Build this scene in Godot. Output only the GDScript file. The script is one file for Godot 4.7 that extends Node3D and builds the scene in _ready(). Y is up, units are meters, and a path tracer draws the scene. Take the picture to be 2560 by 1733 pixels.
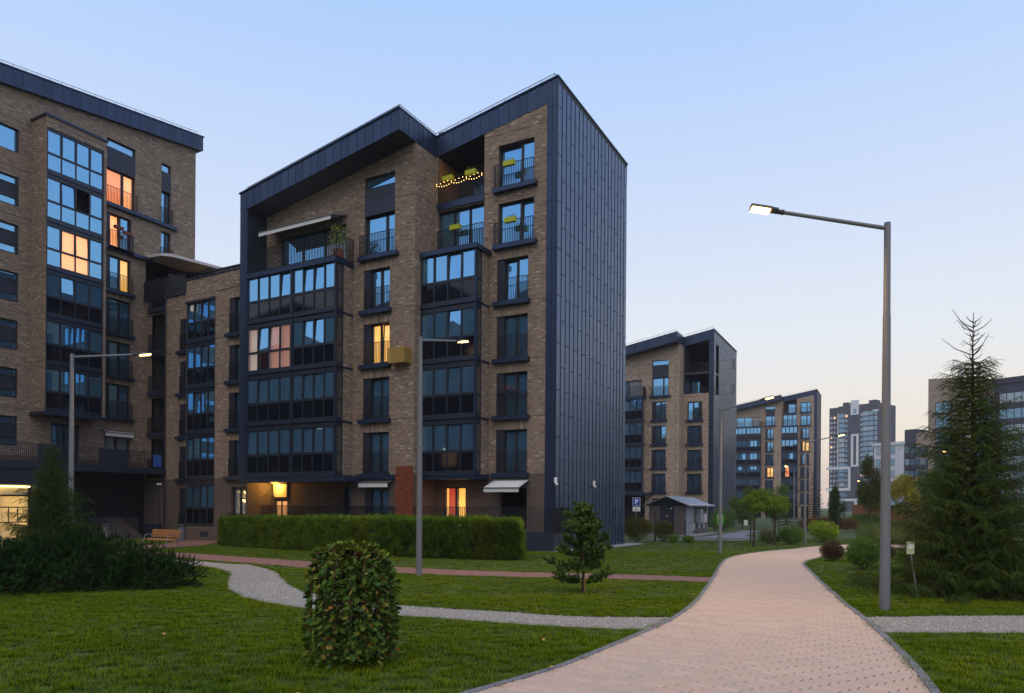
extends Node3D
# Courtyard of brick-and-zinc apartment blocks at dusk. World axes follow the blocks: +z is out of their fronts, +x is along them.

const EYE := 2.5
const YAW := 0.4976
const KD := [0.0, 6.0, 12.0, 19.3, 31.0, 40.0, 60.0, 400.0]
const KH := [1.45, 1.6, 1.77, 2.0, 2.16, 2.4, 2.55, 2.6]

var M := {}
var cache := {}
var taken := {}
var rng := RandomNumberGenerator.new()


# ---------------------------------------------------------------- mesh building
class Mb:
	var v := PackedVector3Array()
	var n := PackedVector3Array()
	var c := PackedColorArray()
	var col := Color.WHITE
	var t := Transform3D.IDENTITY
	var colored := false

	func tri(a: Vector3, b: Vector3, d: Vector3) -> void:   # counter-clockwise seen from outside
		var m := (b - a).cross(d - a).normalized()
		for q in [a, d, b]:
			v.append(t * q)
			n.append(t.basis * m)
		if colored:
			for i in 3: c.append(col)

	func trin(a: Vector3, b: Vector3, d: Vector3, na: Vector3, nb: Vector3, nd: Vector3) -> void:
		v.append(t * a); v.append(t * d); v.append(t * b)
		n.append((t.basis * na).normalized()); n.append((t.basis * nd).normalized()); n.append((t.basis * nb).normalized())
		if colored:
			for i in 3: c.append(col)

	func quad(a: Vector3, b: Vector3, d: Vector3, e: Vector3) -> void:
		tri(a, b, d)
		tri(a, d, e)

	func box(lo: Vector3, hi: Vector3) -> void:
		var p := []
		for i in 8:
			p.append(Vector3(hi.x if i & 1 else lo.x, hi.y if i & 2 else lo.y, hi.z if i & 4 else lo.z))
		quad(p[4], p[5], p[7], p[6]); quad(p[1], p[0], p[2], p[3])
		quad(p[0], p[4], p[6], p[2]); quad(p[5], p[1], p[3], p[7])
		quad(p[6], p[7], p[3], p[2]); quad(p[0], p[1], p[5], p[4])

	func cbox(at: Vector3, size: Vector3) -> void:
		box(at - size / 2, at + size / 2)

	func bevel(lo: Vector3, hi: Vector3, e: float) -> void:   # box with its four front and top edges rounded off by e
		var a := Vector3(lo.x, lo.y, lo.z)
		var b := Vector3(hi.x, hi.y, hi.z)
		var f0 := Vector3(a.x + e, a.y + e, b.z); var f1 := Vector3(b.x - e, a.y + e, b.z); var f2 := Vector3(b.x - e, b.y - e, b.z); var f3 := Vector3(a.x + e, b.y - e, b.z)
		var g0 := Vector3(a.x, a.y, b.z - e); var g1 := Vector3(b.x, a.y, b.z - e); var g2 := Vector3(b.x, b.y, b.z - e); var g3 := Vector3(a.x, b.y, b.z - e)
		var h0 := Vector3(a.x, a.y, a.z); var h1 := Vector3(b.x, a.y, a.z); var h2 := Vector3(b.x, b.y, a.z); var h3 := Vector3(a.x, b.y, a.z)
		quad(f0, f1, f2, f3)
		quad(g0, g1, f1, f0); quad(g1, g2, f2, f1); quad(g2, g3, f3, f2); quad(g3, g0, f0, f3)
		quad(h0, h1, g1, g0); quad(h1, h2, g2, g1); quad(h2, h3, g3, g2); quad(h3, h0, g0, g3)
		quad(h1, h0, h3, h2)

	func bar(a: Vector3, b: Vector3, w: float, h: float) -> void:   # straight square bar from a to b
		var d := (b - a).normalized()
		var s := d.cross(Vector3.UP if absf(d.y) < 0.95 else Vector3.RIGHT).normalized()
		var u := s.cross(d).normalized()
		var p := []
		for q in [a, b]:
			for k in [[-1, -1], [1, -1], [1, 1], [-1, 1]]:
				p.append(q + s * (k[0] * w / 2) + u * (k[1] * h / 2))
		quad(p[0], p[3], p[2], p[1])
		quad(p[4], p[5], p[6], p[7])
		for i in 4:
			var j := (i + 1) % 4
			quad(p[i], p[j], p[4 + j], p[4 + i])

	func tube(pts: Array, rad: Array, sides := 8, capped := true) -> void:
		var rings := []
		var nrm := []
		var s := Vector3.ZERO
		for i in pts.size():
			var d: Vector3 = (pts[mini(i + 1, pts.size() - 1)] - pts[maxi(i - 1, 0)]).normalized()
			if i == 0:
				s = d.cross(Vector3.UP if absf(d.y) < 0.9 else Vector3.RIGHT).normalized()
			else:
				s = (s - d * s.dot(d)).normalized()
			var u := d.cross(s)
			var ring := []
			var rn := []
			for k in sides:
				var a := TAU * k / sides
				var o := s * cos(a) + u * sin(a)
				ring.append(pts[i] + o * rad[i])
				rn.append(o)
			rings.append(ring)
			nrm.append(rn)
		for i in pts.size() - 1:
			for k in sides:
				var j := (k + 1) % sides
				trin(rings[i][k], rings[i][j], rings[i + 1][j], nrm[i][k], nrm[i][j], nrm[i + 1][j])
				trin(rings[i][k], rings[i + 1][j], rings[i + 1][k], nrm[i][k], nrm[i + 1][j], nrm[i + 1][k])
		if capped:
			for k in sides:
				var j := (k + 1) % sides
				tri(pts[0], rings[0][j], rings[0][k])
				tri(pts[-1], rings[-1][k], rings[-1][j])

	func lathe(prof: Array, sides := 16) -> void:   # prof: Vector2(radius, y), from the bottom up
		for i in prof.size() - 1:
			var a: Vector2 = prof[i]
			var b: Vector2 = prof[i + 1]
			var sl := Vector2(b.y - a.y, -(b.x - a.x)).normalized()
			for k in sides:
				var p := TAU * k / sides
				var q := TAU * (k + 1) / sides
				var dp := Vector3(cos(p), 0, -sin(p))
				var dq := Vector3(cos(q), 0, -sin(q))
				var np := dp * sl.x + Vector3.UP * sl.y
				var nq := dq * sl.x + Vector3.UP * sl.y
				var p0 := dp * a.x + Vector3.UP * a.y; var q0 := dq * a.x + Vector3.UP * a.y
				var p1 := dp * b.x + Vector3.UP * b.y; var q1 := dq * b.x + Vector3.UP * b.y
				if a.x > 0.0001: trin(p0, q0, q1, np, nq, nq)
				if b.x > 0.0001: trin(p0, q1, p1, np, nq, np)

	func prism(poly: Array, z0: float, z1: float) -> void:   # poly: Vector2 outline, counter-clockwise, drawn out along z
		var flat := PackedVector2Array(poly)
		var idx := Geometry2D.triangulate_polygon(flat)
		for i in range(0, idx.size(), 3):
			var a: Vector2 = poly[idx[i]]; var b: Vector2 = poly[idx[i + 1]]; var d: Vector2 = poly[idx[i + 2]]
			if (b - a).cross(d - a) < 0.0:
				var x := b; b = d; d = x
			tri(Vector3(a.x, a.y, z1), Vector3(b.x, b.y, z1), Vector3(d.x, d.y, z1))
			tri(Vector3(a.x, a.y, z0), Vector3(d.x, d.y, z0), Vector3(b.x, b.y, z0))
		for i in poly.size():
			var a: Vector2 = poly[i]; var b: Vector2 = poly[(i + 1) % poly.size()]
			quad(Vector3(a.x, a.y, z0), Vector3(b.x, b.y, z0), Vector3(b.x, b.y, z1), Vector3(a.x, a.y, z1))

	func mesh() -> ArrayMesh:
		var arr := []
		arr.resize(Mesh.ARRAY_MAX)
		arr[Mesh.ARRAY_VERTEX] = v
		arr[Mesh.ARRAY_NORMAL] = n
		if colored: arr[Mesh.ARRAY_COLOR] = c
		var m := ArrayMesh.new()
		m.add_surface_from_arrays(Mesh.PRIMITIVE_TRIANGLES, arr)
		return m


func numbered(called: String) -> String:
	taken[called] = taken.get(called, -1) + 1
	return called if taken[called] == 0 else "%s_%03d" % [called, taken[called]]

func thing(called: String, label: String, category: String, at := Vector3.ZERO, turn := 0.0, group := "") -> Node3D:
	var o := Node3D.new()
	o.name = numbered(called)
	add_child(o)
	o.position = at
	o.rotation.y = turn
	tag(o, label, category, group)
	return o

func tag(o: Node, label: String, category: String, group := "") -> void:
	o.set_meta("label", label)
	o.set_meta("category", category)
	if group: o.set_meta("group", group)

func show_mesh(called: String, m: Mesh, material: Material, parent: Node, at := Transform3D.IDENTITY) -> MeshInstance3D:
	var o := MeshInstance3D.new()
	o.name = called
	o.mesh = m
	o.material_override = material
	o.transform = at
	parent.add_child(o, true)
	return o

func put(mb: Mb, called: String, material: Material, parent: Node, at := Transform3D.IDENTITY) -> MeshInstance3D:
	return show_mesh(called, mb.mesh(), material, parent, at)

func world_part(mb: Mb, called: String, material: Material, parent: Node3D) -> MeshInstance3D:   # vertices given in world space
	return show_mesh(called, mb.mesh(), material, parent, parent.transform.affine_inverse())

func structure(mb: Mb, called: String, material: Material) -> MeshInstance3D:
	var o := put(mb, numbered(called), material, self)
	o.set_meta("kind", "structure")
	return o

func copies(called: String, m: Mesh, material: Material, parent: Node, where: Array, tint: Array, stuff := false) -> MultiMeshInstance3D:
	var mm := MultiMesh.new()
	mm.transform_format = MultiMesh.TRANSFORM_3D
	mm.use_colors = tint.size() > 0
	mm.mesh = m
	mm.instance_count = where.size()
	for i in where.size():
		mm.set_instance_transform(i, where[i])
		if tint.size() > 0: mm.set_instance_color(i, tint[i])
	var o := MultiMeshInstance3D.new()
	o.name = called
	o.multimesh = mm
	o.material_override = material
	if stuff: o.set_meta("kind", "stuff")
	parent.add_child(o, true)
	return o

func sub(parent: Node, called: String, at: Transform3D) -> Node3D:
	var o := Node3D.new()
	o.name = called
	o.transform = at
	parent.add_child(o, true)
	return o

func lin(r: float, g: float, b: float, a := 1.0) -> Color:
	var k := Color(r, g, b).linear_to_srgb()
	k.a = a
	return k

func mat(called: String, k: Color, rough := 0.8, metal := 0.0) -> StandardMaterial3D:
	var m := StandardMaterial3D.new()
	m.resource_name = called
	m.albedo_color = k
	m.roughness = rough
	m.metallic = metal
	M[called] = m
	return m

func noise_tex(freq: float, octaves: int, ramp: Array, seed_value: int, size := 512, type := FastNoiseLite.TYPE_SIMPLEX_SMOOTH) -> NoiseTexture2D:
	var f := FastNoiseLite.new()
	f.noise_type = type
	f.frequency = freq
	f.fractal_octaves = octaves
	f.seed = seed_value
	var g := Gradient.new()
	g.offsets = PackedFloat32Array([0.0, 0.5, 1.0])
	g.colors = PackedColorArray(ramp)
	var t := NoiseTexture2D.new()
	t.width = size; t.height = size
	t.seamless = true
	t.noise = f
	t.color_ramp = g
	return t

func triplanar(m: StandardMaterial3D, scale: float, world := true) -> void:
	m.uv1_triplanar = true
	m.uv1_world_triplanar = world
	m.uv1_scale = Vector3.ONE * scale

func depth(x: float, z: float) -> float:
	return -sin(YAW) * x - cos(YAW) * z

func gy(x: float, z: float) -> float:
	var d := clampf(depth(x, z), 0.0, 399.0)
	for i in KD.size() - 1:
		if d <= KD[i + 1]:
			return EYE - lerpf(KH[i], KH[i + 1], (d - KD[i]) / (KD[i + 1] - KD[i]))
	return EYE - KH[-1]

func on_ground(x: float, z: float, up := 0.0) -> Vector3:
	return Vector3(x, gy(x, z) + up, z)

func materials() -> void:
	var grey := [Color(0.75, 0.75, 0.75), Color(0.9, 0.9, 0.9), Color(1, 1, 1)]
	var b := mat("brick", Color.WHITE, 0.88)
	b.vertex_color_use_as_albedo = true
	b.albedo_texture = noise_tex(0.06, 4, [Color(0.72, 0.70, 0.68), Color(0.92, 0.91, 0.9), Color(1, 1, 1)], 3, 256)
	triplanar(b, 2.2)
	var tones := [[0.325, 0.262, 0.208], [0.52, 0.45, 0.37], [0.225, 0.188, 0.16], [0.35, 0.277, 0.214]]
	for i in 4:
		var one := mat("brick_%d" % i, lin(tones[i][0], tones[i][1], tones[i][2]), 0.88)
		one.albedo_texture = b.albedo_texture
		triplanar(one, 2.2)
	var far := mat("brick_far", Color.WHITE, 0.9)
	var im := Image.create(256, 256, false, Image.FORMAT_RGB8)
	var q := RandomNumberGenerator.new()
	q.seed = 91
	for jj in 64:
		for ii in 20:
			var w := q.randf()
			var s := q.randf_range(0.86, 1.1)
			var k := Color(0.325, 0.262, 0.208)
			if w < 0.06: k = Color(0.52, 0.43, 0.34)
			elif w < 0.25: k = Color(0.23, 0.185, 0.155)
			im.fill_rect(Rect2i(ii * 13 - (jj % 2) * 6, jj * 4, 13, 4), Color(k.r * s, k.g * s, k.b * s).linear_to_srgb())
	far.albedo_texture = ImageTexture.create_from_image(im)
	triplanar(far, 0.21)
	mat("reveal", lin(0.12, 0.095, 0.08), 0.9)
	mat("mortar", lin(0.13, 0.12, 0.11), 0.95)
	mat("joint", lin(0.02, 0.02, 0.022), 0.9)
	var z := mat("zinc", lin(0.026, 0.046, 0.095), 0.40, 0.5)
	z.roughness_texture = noise_tex(0.02, 4, [Color(0.7, 0.7, 0.7), Color(0.85, 0.85, 0.85), Color(1, 1, 1)], 21, 256)
	triplanar(z, 0.35)
	var z2 := mat("zinc_b", lin(0.022, 0.041, 0.088), 0.44, 0.5)
	z2.roughness_texture = z.roughness_texture
	triplanar(z2, 0.41)
	var z3 := mat("zinc_c", lin(0.030, 0.051, 0.102), 0.38, 0.5)
	z3.roughness_texture = z.roughness_texture
	triplanar(z3, 0.29)
	for i in 3:
		var k := [0.93, 1.0, 1.08][i] as float
		var cl := mat("clad_%d" % i, lin(0.058 * k, 0.098 * k, 0.185 * k), 0.34 + 0.04 * i, 0.6)
		cl.roughness_texture = z.roughness_texture
		triplanar(cl, 0.3 + 0.05 * i)
	mat("seam", lin(0.010, 0.013, 0.022), 0.5, 0.4)
	mat("frame", lin(0.014, 0.018, 0.027), 0.45, 0.1)
	mat("frame_bay", lin(0.017, 0.026, 0.044), 0.42, 0.2)
	mat("rail", lin(0.018, 0.02, 0.026), 0.5, 0.3)
	mat("panel", lin(0.020, 0.028, 0.05), 0.5, 0.2)
	mat("soffit", lin(0.028, 0.03, 0.04), 0.7)
	var g := mat("glass", Color(0.50, 0.74, 0.90, 0.04), 0.02, 0.86)
	g.transparency = BaseMaterial3D.TRANSPARENCY_ALPHA
	var gd := mat("glass_dark", Color(0.05, 0.07, 0.12, 0.75), 0.05, 0.10)
	gd.transparency = BaseMaterial3D.TRANSPARENCY_ALPHA
	var gc := mat("glass_clear", Color(0.8, 0.88, 0.92, 0.06), 0.02, 0.12)
	gc.transparency = BaseMaterial3D.TRANSPARENCY_ALPHA
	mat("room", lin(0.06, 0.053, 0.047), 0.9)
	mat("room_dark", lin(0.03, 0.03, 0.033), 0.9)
	var cu := mat("curtain", lin(0.30, 0.29, 0.28), 0.95)
	cu.backlight_enabled = true
	cu.backlight = lin(0.08, 0.08, 0.08)
	mat("curtain_grey", lin(0.085, 0.078, 0.07), 0.95)
	mat("curtain_warm", lin(0.28, 0.22, 0.15), 0.95)
	mat("blind", lin(0.34, 0.34, 0.34), 0.8)
	glow("lit_yellow", lin(0.6, 0.5, 0.3), Color(1.0, 0.72, 0.28), 1.5)
	glow("lit_orange", lin(0.5, 0.3, 0.15), Color(1.0, 0.52, 0.18), 1.5)
	glow("lit_pale", lin(0.6, 0.55, 0.45), Color(1.0, 0.60, 0.26), 1.9)
	glow("lit_dim", lin(0.4, 0.3, 0.2), Color(0.9, 0.42, 0.16), 0.35)
	glow("lit_red", lin(0.4, 0.08, 0.03), Color(0.9, 0.20, 0.05), 0.7)
	glow("lit_far", lin(0.6, 0.55, 0.45), Color(1.0, 0.76, 0.48), 0.9)
	glow("lit_pale_soft", lin(0.6, 0.55, 0.5), Color(1.0, 0.82, 0.70), 0.3)
	glow("lit_pale_room", lin(0.5, 0.42, 0.32), Color(1.0, 0.70, 0.40), 0.9)
	glow("lit_dim_room", lin(0.35, 0.22, 0.12), Color(1.0, 0.45, 0.14), 0.10)
	mat("cream", lin(0.62, 0.55, 0.40), 0.8)
	mat("white_soft", lin(0.5, 0.5, 0.52), 0.6)
	mat("tower_dark", lin(0.055, 0.06, 0.075), 0.8)
	mat("tower_plum", lin(0.045, 0.045, 0.075), 0.7)
	mat("tower_white", lin(0.62, 0.66, 0.72), 0.7)
	mat("tower_pale", lin(0.42, 0.47, 0.52), 0.4)
	mat("glass_far", lin(0.16, 0.30, 0.42), 0.12, 0.55)
	mat("glass_far2", lin(0.30, 0.40, 0.46), 0.2, 0.4)
	mat("hut_wall", lin(0.10, 0.09, 0.09), 0.9)
	mat("hut_grey", lin(0.24, 0.26, 0.29), 0.7)
	mat("warn", lin(0.6, 0.5, 0.02), 0.6)
	mat("sign_lime", lin(0.45, 0.52, 0.30), 0.6)
	mat("bin_metal", lin(0.16, 0.17, 0.19), 0.45, 0.5)
	mat("leaf_yellow", lin(0.45, 0.26, 0.04), 0.7).cull_mode = BaseMaterial3D.CULL_DISABLED
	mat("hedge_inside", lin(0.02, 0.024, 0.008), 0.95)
	glow("lit_strip", lin(0.8, 0.75, 0.6), Color(1.0, 0.86, 0.55), 5.0)
	glow("bulb", lin(0.9, 0.8, 0.6), Color(1.0, 0.78, 0.42), 6.0)
	glow("lens", lin(0.9, 0.85, 0.7), Color(1.0, 0.80, 0.42), 16.0)
	var pole := mat("pole", lin(0.20, 0.21, 0.23), 0.55, 0.35)
	pole.albedo_texture = noise_tex(0.03, 4, [Color(0.9, 0.9, 0.9), Color(0.95, 0.95, 0.95), Color(1, 1, 1)], 33, 256)
	triplanar(pole, 1.3)
	mat("pole_dark", lin(0.05, 0.055, 0.065), 0.5, 0.4)
	mat("white_paint", lin(0.75, 0.77, 0.78), 0.5)
	mat("awning", lin(0.55, 0.58, 0.60), 0.85)
	mat("awning_dark", lin(0.09, 0.10, 0.11), 0.8)
	var wd := mat("bench_wood", lin(0.42, 0.19, 0.06), 0.6)
	wd.albedo_texture = noise_tex(0.03, 5, grey, 41, 256)
	wd.uv1_triplanar = true
	wd.uv1_world_triplanar = true
	wd.uv1_scale = Vector3(0.6, 6, 6)
	var rust := mat("rust", lin(0.20, 0.055, 0.025), 0.85)
	rust.albedo_texture = noise_tex(0.02, 5, [Color(0.6, 0.55, 0.5), Color(0.9, 0.85, 0.8), Color(1, 1, 1)], 43, 256)
	triplanar(rust, 0.7)
	var cab := mat("cabin_wood", lin(0.24, 0.10, 0.05), 0.75)
	cab.albedo_texture = wd.albedo_texture
	cab.uv1_triplanar = true; cab.uv1_world_triplanar = true; cab.uv1_scale = Vector3(0.3, 3, 3)
	mat("gold", lin(0.42, 0.27, 0.07), 0.5, 0.4)
	mat("planter", lin(0.42, 0.46, 0.02), 0.5)
	mat("planter_red", lin(0.16, 0.05, 0.035), 0.7)
	mat("blue_cloth", lin(0.02, 0.10, 0.42), 0.8)
	mat("sign_blue", lin(0.01, 0.06, 0.42), 0.5)
	mat("sign_black", lin(0.02, 0.02, 0.02), 0.6)
	mat("sign_green", lin(0.10, 0.45, 0.06), 0.6)
	mat("roof_metal", lin(0.30, 0.34, 0.38), 0.4, 0.6)
	var conc := mat("concrete", lin(0.34, 0.34, 0.36), 0.9)
	conc.albedo_texture = noise_tex(0.03, 5, grey, 51, 512)
	triplanar(conc, 0.8)
	var kerb := mat("kerb", lin(0.24, 0.235, 0.26), 0.9)
	kerb.albedo_texture = noise_tex(0.05, 4, [Color(0.7, 0.7, 0.7), Color(0.9, 0.9, 0.9), Color(1, 1, 1)], 52, 256)
	triplanar(kerb, 1.5)
	var asp := mat("asphalt", lin(0.22, 0.23, 0.27), 0.9)
	asp.albedo_texture = conc.albedo_texture
	triplanar(asp, 0.5)
	var step := mat("step_stone", lin(0.12, 0.10, 0.10), 0.85)
	step.albedo_texture = conc.albedo_texture
	triplanar(step, 0.7)
	var pv := mat("paver", Color.WHITE, 0.85)
	pv.vertex_color_use_as_albedo = true
	pv.albedo_texture = noise_tex(0.08, 5, [Color(0.82, 0.8, 0.79), Color(0.95, 0.94, 0.93), Color(1, 1, 1)], 53, 512)
	triplanar(pv, 1.7)
	for i in 4:
		var ptones := [[0.56, 0.425, 0.33], [0.60, 0.455, 0.35], [0.53, 0.415, 0.33], [0.58, 0.425, 0.32]]
		var one := mat("paver_%d" % i, lin(ptones[i][0], ptones[i][1], ptones[i][2]), 0.85)
		one.albedo_texture = pv.albedo_texture
		triplanar(one, 1.7)
	mat("paver_bed", lin(0.13, 0.10, 0.08), 0.95)
	mat("red_bed", lin(0.10, 0.055, 0.05), 0.95)
	var soil := mat("soil", lin(0.062, 0.108, 0.012), 0.98)
	soil.albedo_texture = noise_tex(0.02, 5, [Color(0.55, 0.5, 0.45), Color(0.85, 0.85, 0.8), Color(1, 1, 1)], 54, 512)
	triplanar(soil, 0.31)
	var gv := mat("gravel_bed", lin(0.40, 0.385, 0.36), 0.95)
	gv.albedo_texture = noise_tex(0.2, 3, [Color(0.45, 0.44, 0.42), Color(0.8, 0.8, 0.78), Color(1, 1, 1)], 55, 512)
	triplanar(gv, 2.0)
	var st := mat("stone", Color.WHITE, 0.9)
	st.vertex_color_use_as_albedo = true
	leafy("leaf", 0.55, 0.25)
	leafy("grass", 0.8, 0.3)
	leafy("needle", 0.75, 0.12)
	var bark := mat("bark", lin(0.075, 0.055, 0.04), 0.95)
	bark.albedo_texture = noise_tex(0.05, 5, [Color(0.5, 0.48, 0.46), Color(0.85, 0.82, 0.8), Color(1, 1, 1)], 57, 256)
	triplanar(bark, 3.0)
	mat("twig", lin(0.09, 0.05, 0.03), 0.9)

func leafy(called: String, rough: float, back: float) -> void:
	var m := mat(called, Color.WHITE, rough)
	m.vertex_color_use_as_albedo = true
	m.cull_mode = BaseMaterial3D.CULL_DISABLED
	m.metallic_specular = 0.12
	if back > 0.0:
		m.backlight_enabled = true
		m.backlight = lin(back * 0.55, back * 0.7, back * 0.12)

func glow(called: String, k: Color, e: Color, energy: float) -> void:
	var m := mat(called, k, 0.8)
	m.emission_enabled = true
	m.emission = e
	m.emission_energy_multiplier = energy


# ---------------------------------------------------------------- camera, sky, sun
func sky_color(dir: Vector3) -> Color:
	# dusk air: peach at the horizon, through a pale cream band, to clear blue overhead; warmer towards where the sun went down
	var e := asin(clampf(dir.y, -1.0, 1.0)) / (PI / 2.0)
	e = maxf(e, 0.0)
	var az := Vector2(dir.x, dir.z).normalized()
	var warm := 0.5 + 0.5 * az.dot(Vector2(-0.25, -0.97))
	var stops := [0.0, 0.06, 0.14, 0.26, 0.40, 0.65, 1.0]
	var a := [Color(1.0, 0.76, 0.54), Color(0.99, 0.89, 0.74), Color(0.83, 0.88, 0.94), Color(0.62, 0.75, 0.99), Color(0.42, 0.63, 1.0), Color(0.34, 0.54, 0.98), Color(0.29, 0.48, 0.92)]
	var b := [Color(0.80, 0.66, 0.64), Color(0.80, 0.75, 0.76), Color(0.70, 0.77, 0.90), Color(0.55, 0.69, 0.97), Color(0.42, 0.60, 0.98), Color(0.34, 0.54, 0.98), Color(0.29, 0.48, 0.92)]
	for i in stops.size() - 1:
		if e <= stops[i + 1]:
			var k: float = (e - stops[i]) / (stops[i + 1] - stops[i])
			var ca: Color = a[i].lerp(a[i + 1], k)
			var cb: Color = b[i].lerp(b[i + 1], k)
			return cb.lerp(ca, smoothstep(0.0, 1.0, warm))
	return a[-1]

func view_and_sky() -> void:
	var cam := Camera3D.new()
	cam.name = "camera"
	cam.transform = Transform3D(Basis(Vector3.UP, YAW) * Basis(Vector3.BACK, 0.0071), Vector3(0, EYE, 0))
	cam.projection = Camera3D.PROJECTION_FRUSTUM
	cam.near = 0.1
	cam.far = 3000.0
	cam.size = 0.1 * 1733.0 / 1761.77
	cam.frustum_offset = Vector2(0.0, 0.1 * (1262.57 - 866.5) / 1761.77)
	cam.current = true
	add_child(cam)

	var im := Image.create(512, 256, false, Image.FORMAT_RGBF)
	for j in 256:
		var el := (0.5 - (j + 0.5) / 256.0) * PI
		for i in 512:
			var a := (i + 0.5) / 512.0 * TAU
			im.set_pixel(i, j, sky_color(Vector3(sin(a) * cos(el), sin(el), -cos(a) * cos(el))))
	var pano := PanoramaSkyMaterial.new()
	pano.panorama = ImageTexture.create_from_image(im)
	var sky := Sky.new()
	sky.sky_material = pano
	var env := Environment.new()
	env.background_mode = Environment.BG_SKY
	env.sky = sky
	env.tonemap_mode = Environment.TONE_MAPPER_LINEAR
	env.tonemap_exposure = 1.0
	env.sdfgi_enabled = true
	env.ssao_enabled = true
	env.ssil_enabled = true
	env.fog_enabled = true
	env.fog_density = 0.0003
	env.fog_light_color = Color(0.80, 0.80, 0.86)
	var we := WorldEnvironment.new()
	we.name = "world"
	we.environment = env
	add_child(we)

	var sun := DirectionalLight3D.new()
	sun.name = "sunset_glow"
	sun.light_energy = 0.5
	sun.light_color = Color(1.0, 0.86, 0.66)
	sun.light_angular_distance = 70.0
	sun.shadow_enabled = true
	sun.rotation_degrees = Vector3(-55, 20, 0)
	add_child(sun)


# ---------------------------------------------------------------- ground, paths, lawn
var PATH := PackedVector2Array()
var GRAVEL := PackedVector2Array()
var GRAVEL_E := PackedVector2Array()
var RED := PackedVector2Array()
var RED_B := PackedVector2Array()

func smooth_line(pts: Array, step := 0.4) -> PackedVector2Array:
	var out := PackedVector2Array()
	for i in pts.size() - 1:
		var p0: Vector2 = pts[maxi(i - 1, 0)]; var p1: Vector2 = pts[i]; var p2: Vector2 = pts[i + 1]; var p3: Vector2 = pts[mini(i + 2, pts.size() - 1)]
		var k := maxi(1, int(p1.distance_to(p2) / step))
		for j in k:
			out.append(p1.cubic_interpolate(p2, p0, p3, float(j) / k))
	out.append(pts[-1])
	return out

func xy(list: Array) -> Array:
	var o := []
	for i in range(0, list.size(), 2):
		o.append(Vector2(list[i], list[i + 1]))
	return o

func joined(a: PackedVector2Array, b: PackedVector2Array) -> PackedVector2Array:
	var o := a.duplicate()
	for i in range(b.size() - 1, -1, -1):
		o.append(b[i])
	return o

func inside(poly: PackedVector2Array, p: Vector2) -> bool:
	return Geometry2D.is_point_in_polygon(p, poly)

func sheet(poly: PackedVector2Array, up: float, called: String, material: Material, cell := 0.5) -> MeshInstance3D:
	# the part of the ground inside poly, cut into small cells so that it follows the fall of the land
	var mb := Mb.new()
	var lo := poly[0]
	var hi := poly[0]
	for p in poly:
		lo = lo.min(p); hi = hi.max(p)
	var nx := int(ceil((hi.x - lo.x) / cell)); var nz := int(ceil((hi.y - lo.y) / cell))
	for i in nx:
		for j in nz:
			var a := lo + Vector2(i, j) * cell
			var sq := PackedVector2Array([a, a + Vector2(cell, 0), a + Vector2(cell, cell), a + Vector2(0, cell)])
			var n_in := 0
			for q in sq:
				if inside(poly, q): n_in += 1
			var parts: Array = [sq] if n_in == 4 else Geometry2D.intersect_polygons(sq, poly)
			for part in parts:
				for k in range(1, part.size() - 1):
					var p: Vector2 = part[0]; var q: Vector2 = part[k]; var r: Vector2 = part[k + 1]
					if (q - p).cross(r - p) > 0.0:
						var s := q; q = r; r = s
					mb.trin(on_ground(p.x, p.y, up), on_ground(q.x, q.y, up), on_ground(r.x, r.y, up), Vector3.UP, Vector3.UP, Vector3.UP)
	return structure(mb, called, material)

func kerb_line(line: PackedVector2Array, parent: Node3D, side: float, w := 0.08, high := 0.02) -> void:
	# kerb stones of about a metre along the line, each a piece of its own
	var i := 0
	while i < line.size() - 1:
		var j := i
		var run := 0.0
		while j < line.size() - 1 and run < 0.95:
			run += line[j].distance_to(line[j + 1])
			j += 1
		var mb := Mb.new()
		for k in range(i, j):
			var a := line[k]; var b := line[k + 1]
			var d := (b - a).normalized()
			if k == i: a += d * 0.006
			if k == j - 1: b -= d * 0.006
			var na: Vector2 = (line[mini(k + 1, line.size() - 1)] - line[maxi(k - 1, 0)]).normalized().orthogonal() * side
			var nb: Vector2 = (line[mini(k + 2, line.size() - 1)] - line[k]).normalized().orthogonal() * side
			var p0 := on_ground(a.x, a.y, high); var p1 := on_ground(b.x, b.y, high)
			var q1 := on_ground(b.x + nb.x * w, b.y + nb.y * w, high); var q0 := on_ground(a.x + na.x * w, a.y + na.y * w, high)
			var dn := Vector3(0, -0.12, 0)
			if side < 0.0:
				var s := p0; p0 = p1; p1 = s
				s = q0; q0 = q1; q1 = s
			mb.quad(p1, p0, q0, q1)
			mb.quad(p0, p1, p1 + dn, p0 + dn)
			mb.quad(q1, q0, q0 + dn, q1 + dn)
			if k == i: mb.quad(p0, p0 + dn, q0 + dn, q0)
			if k == j - 1: mb.quad(p1, q1, q1 + dn, p1 + dn)
		put(mb, "kerb_stone", M.kerb, parent)
		i = j

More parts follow.
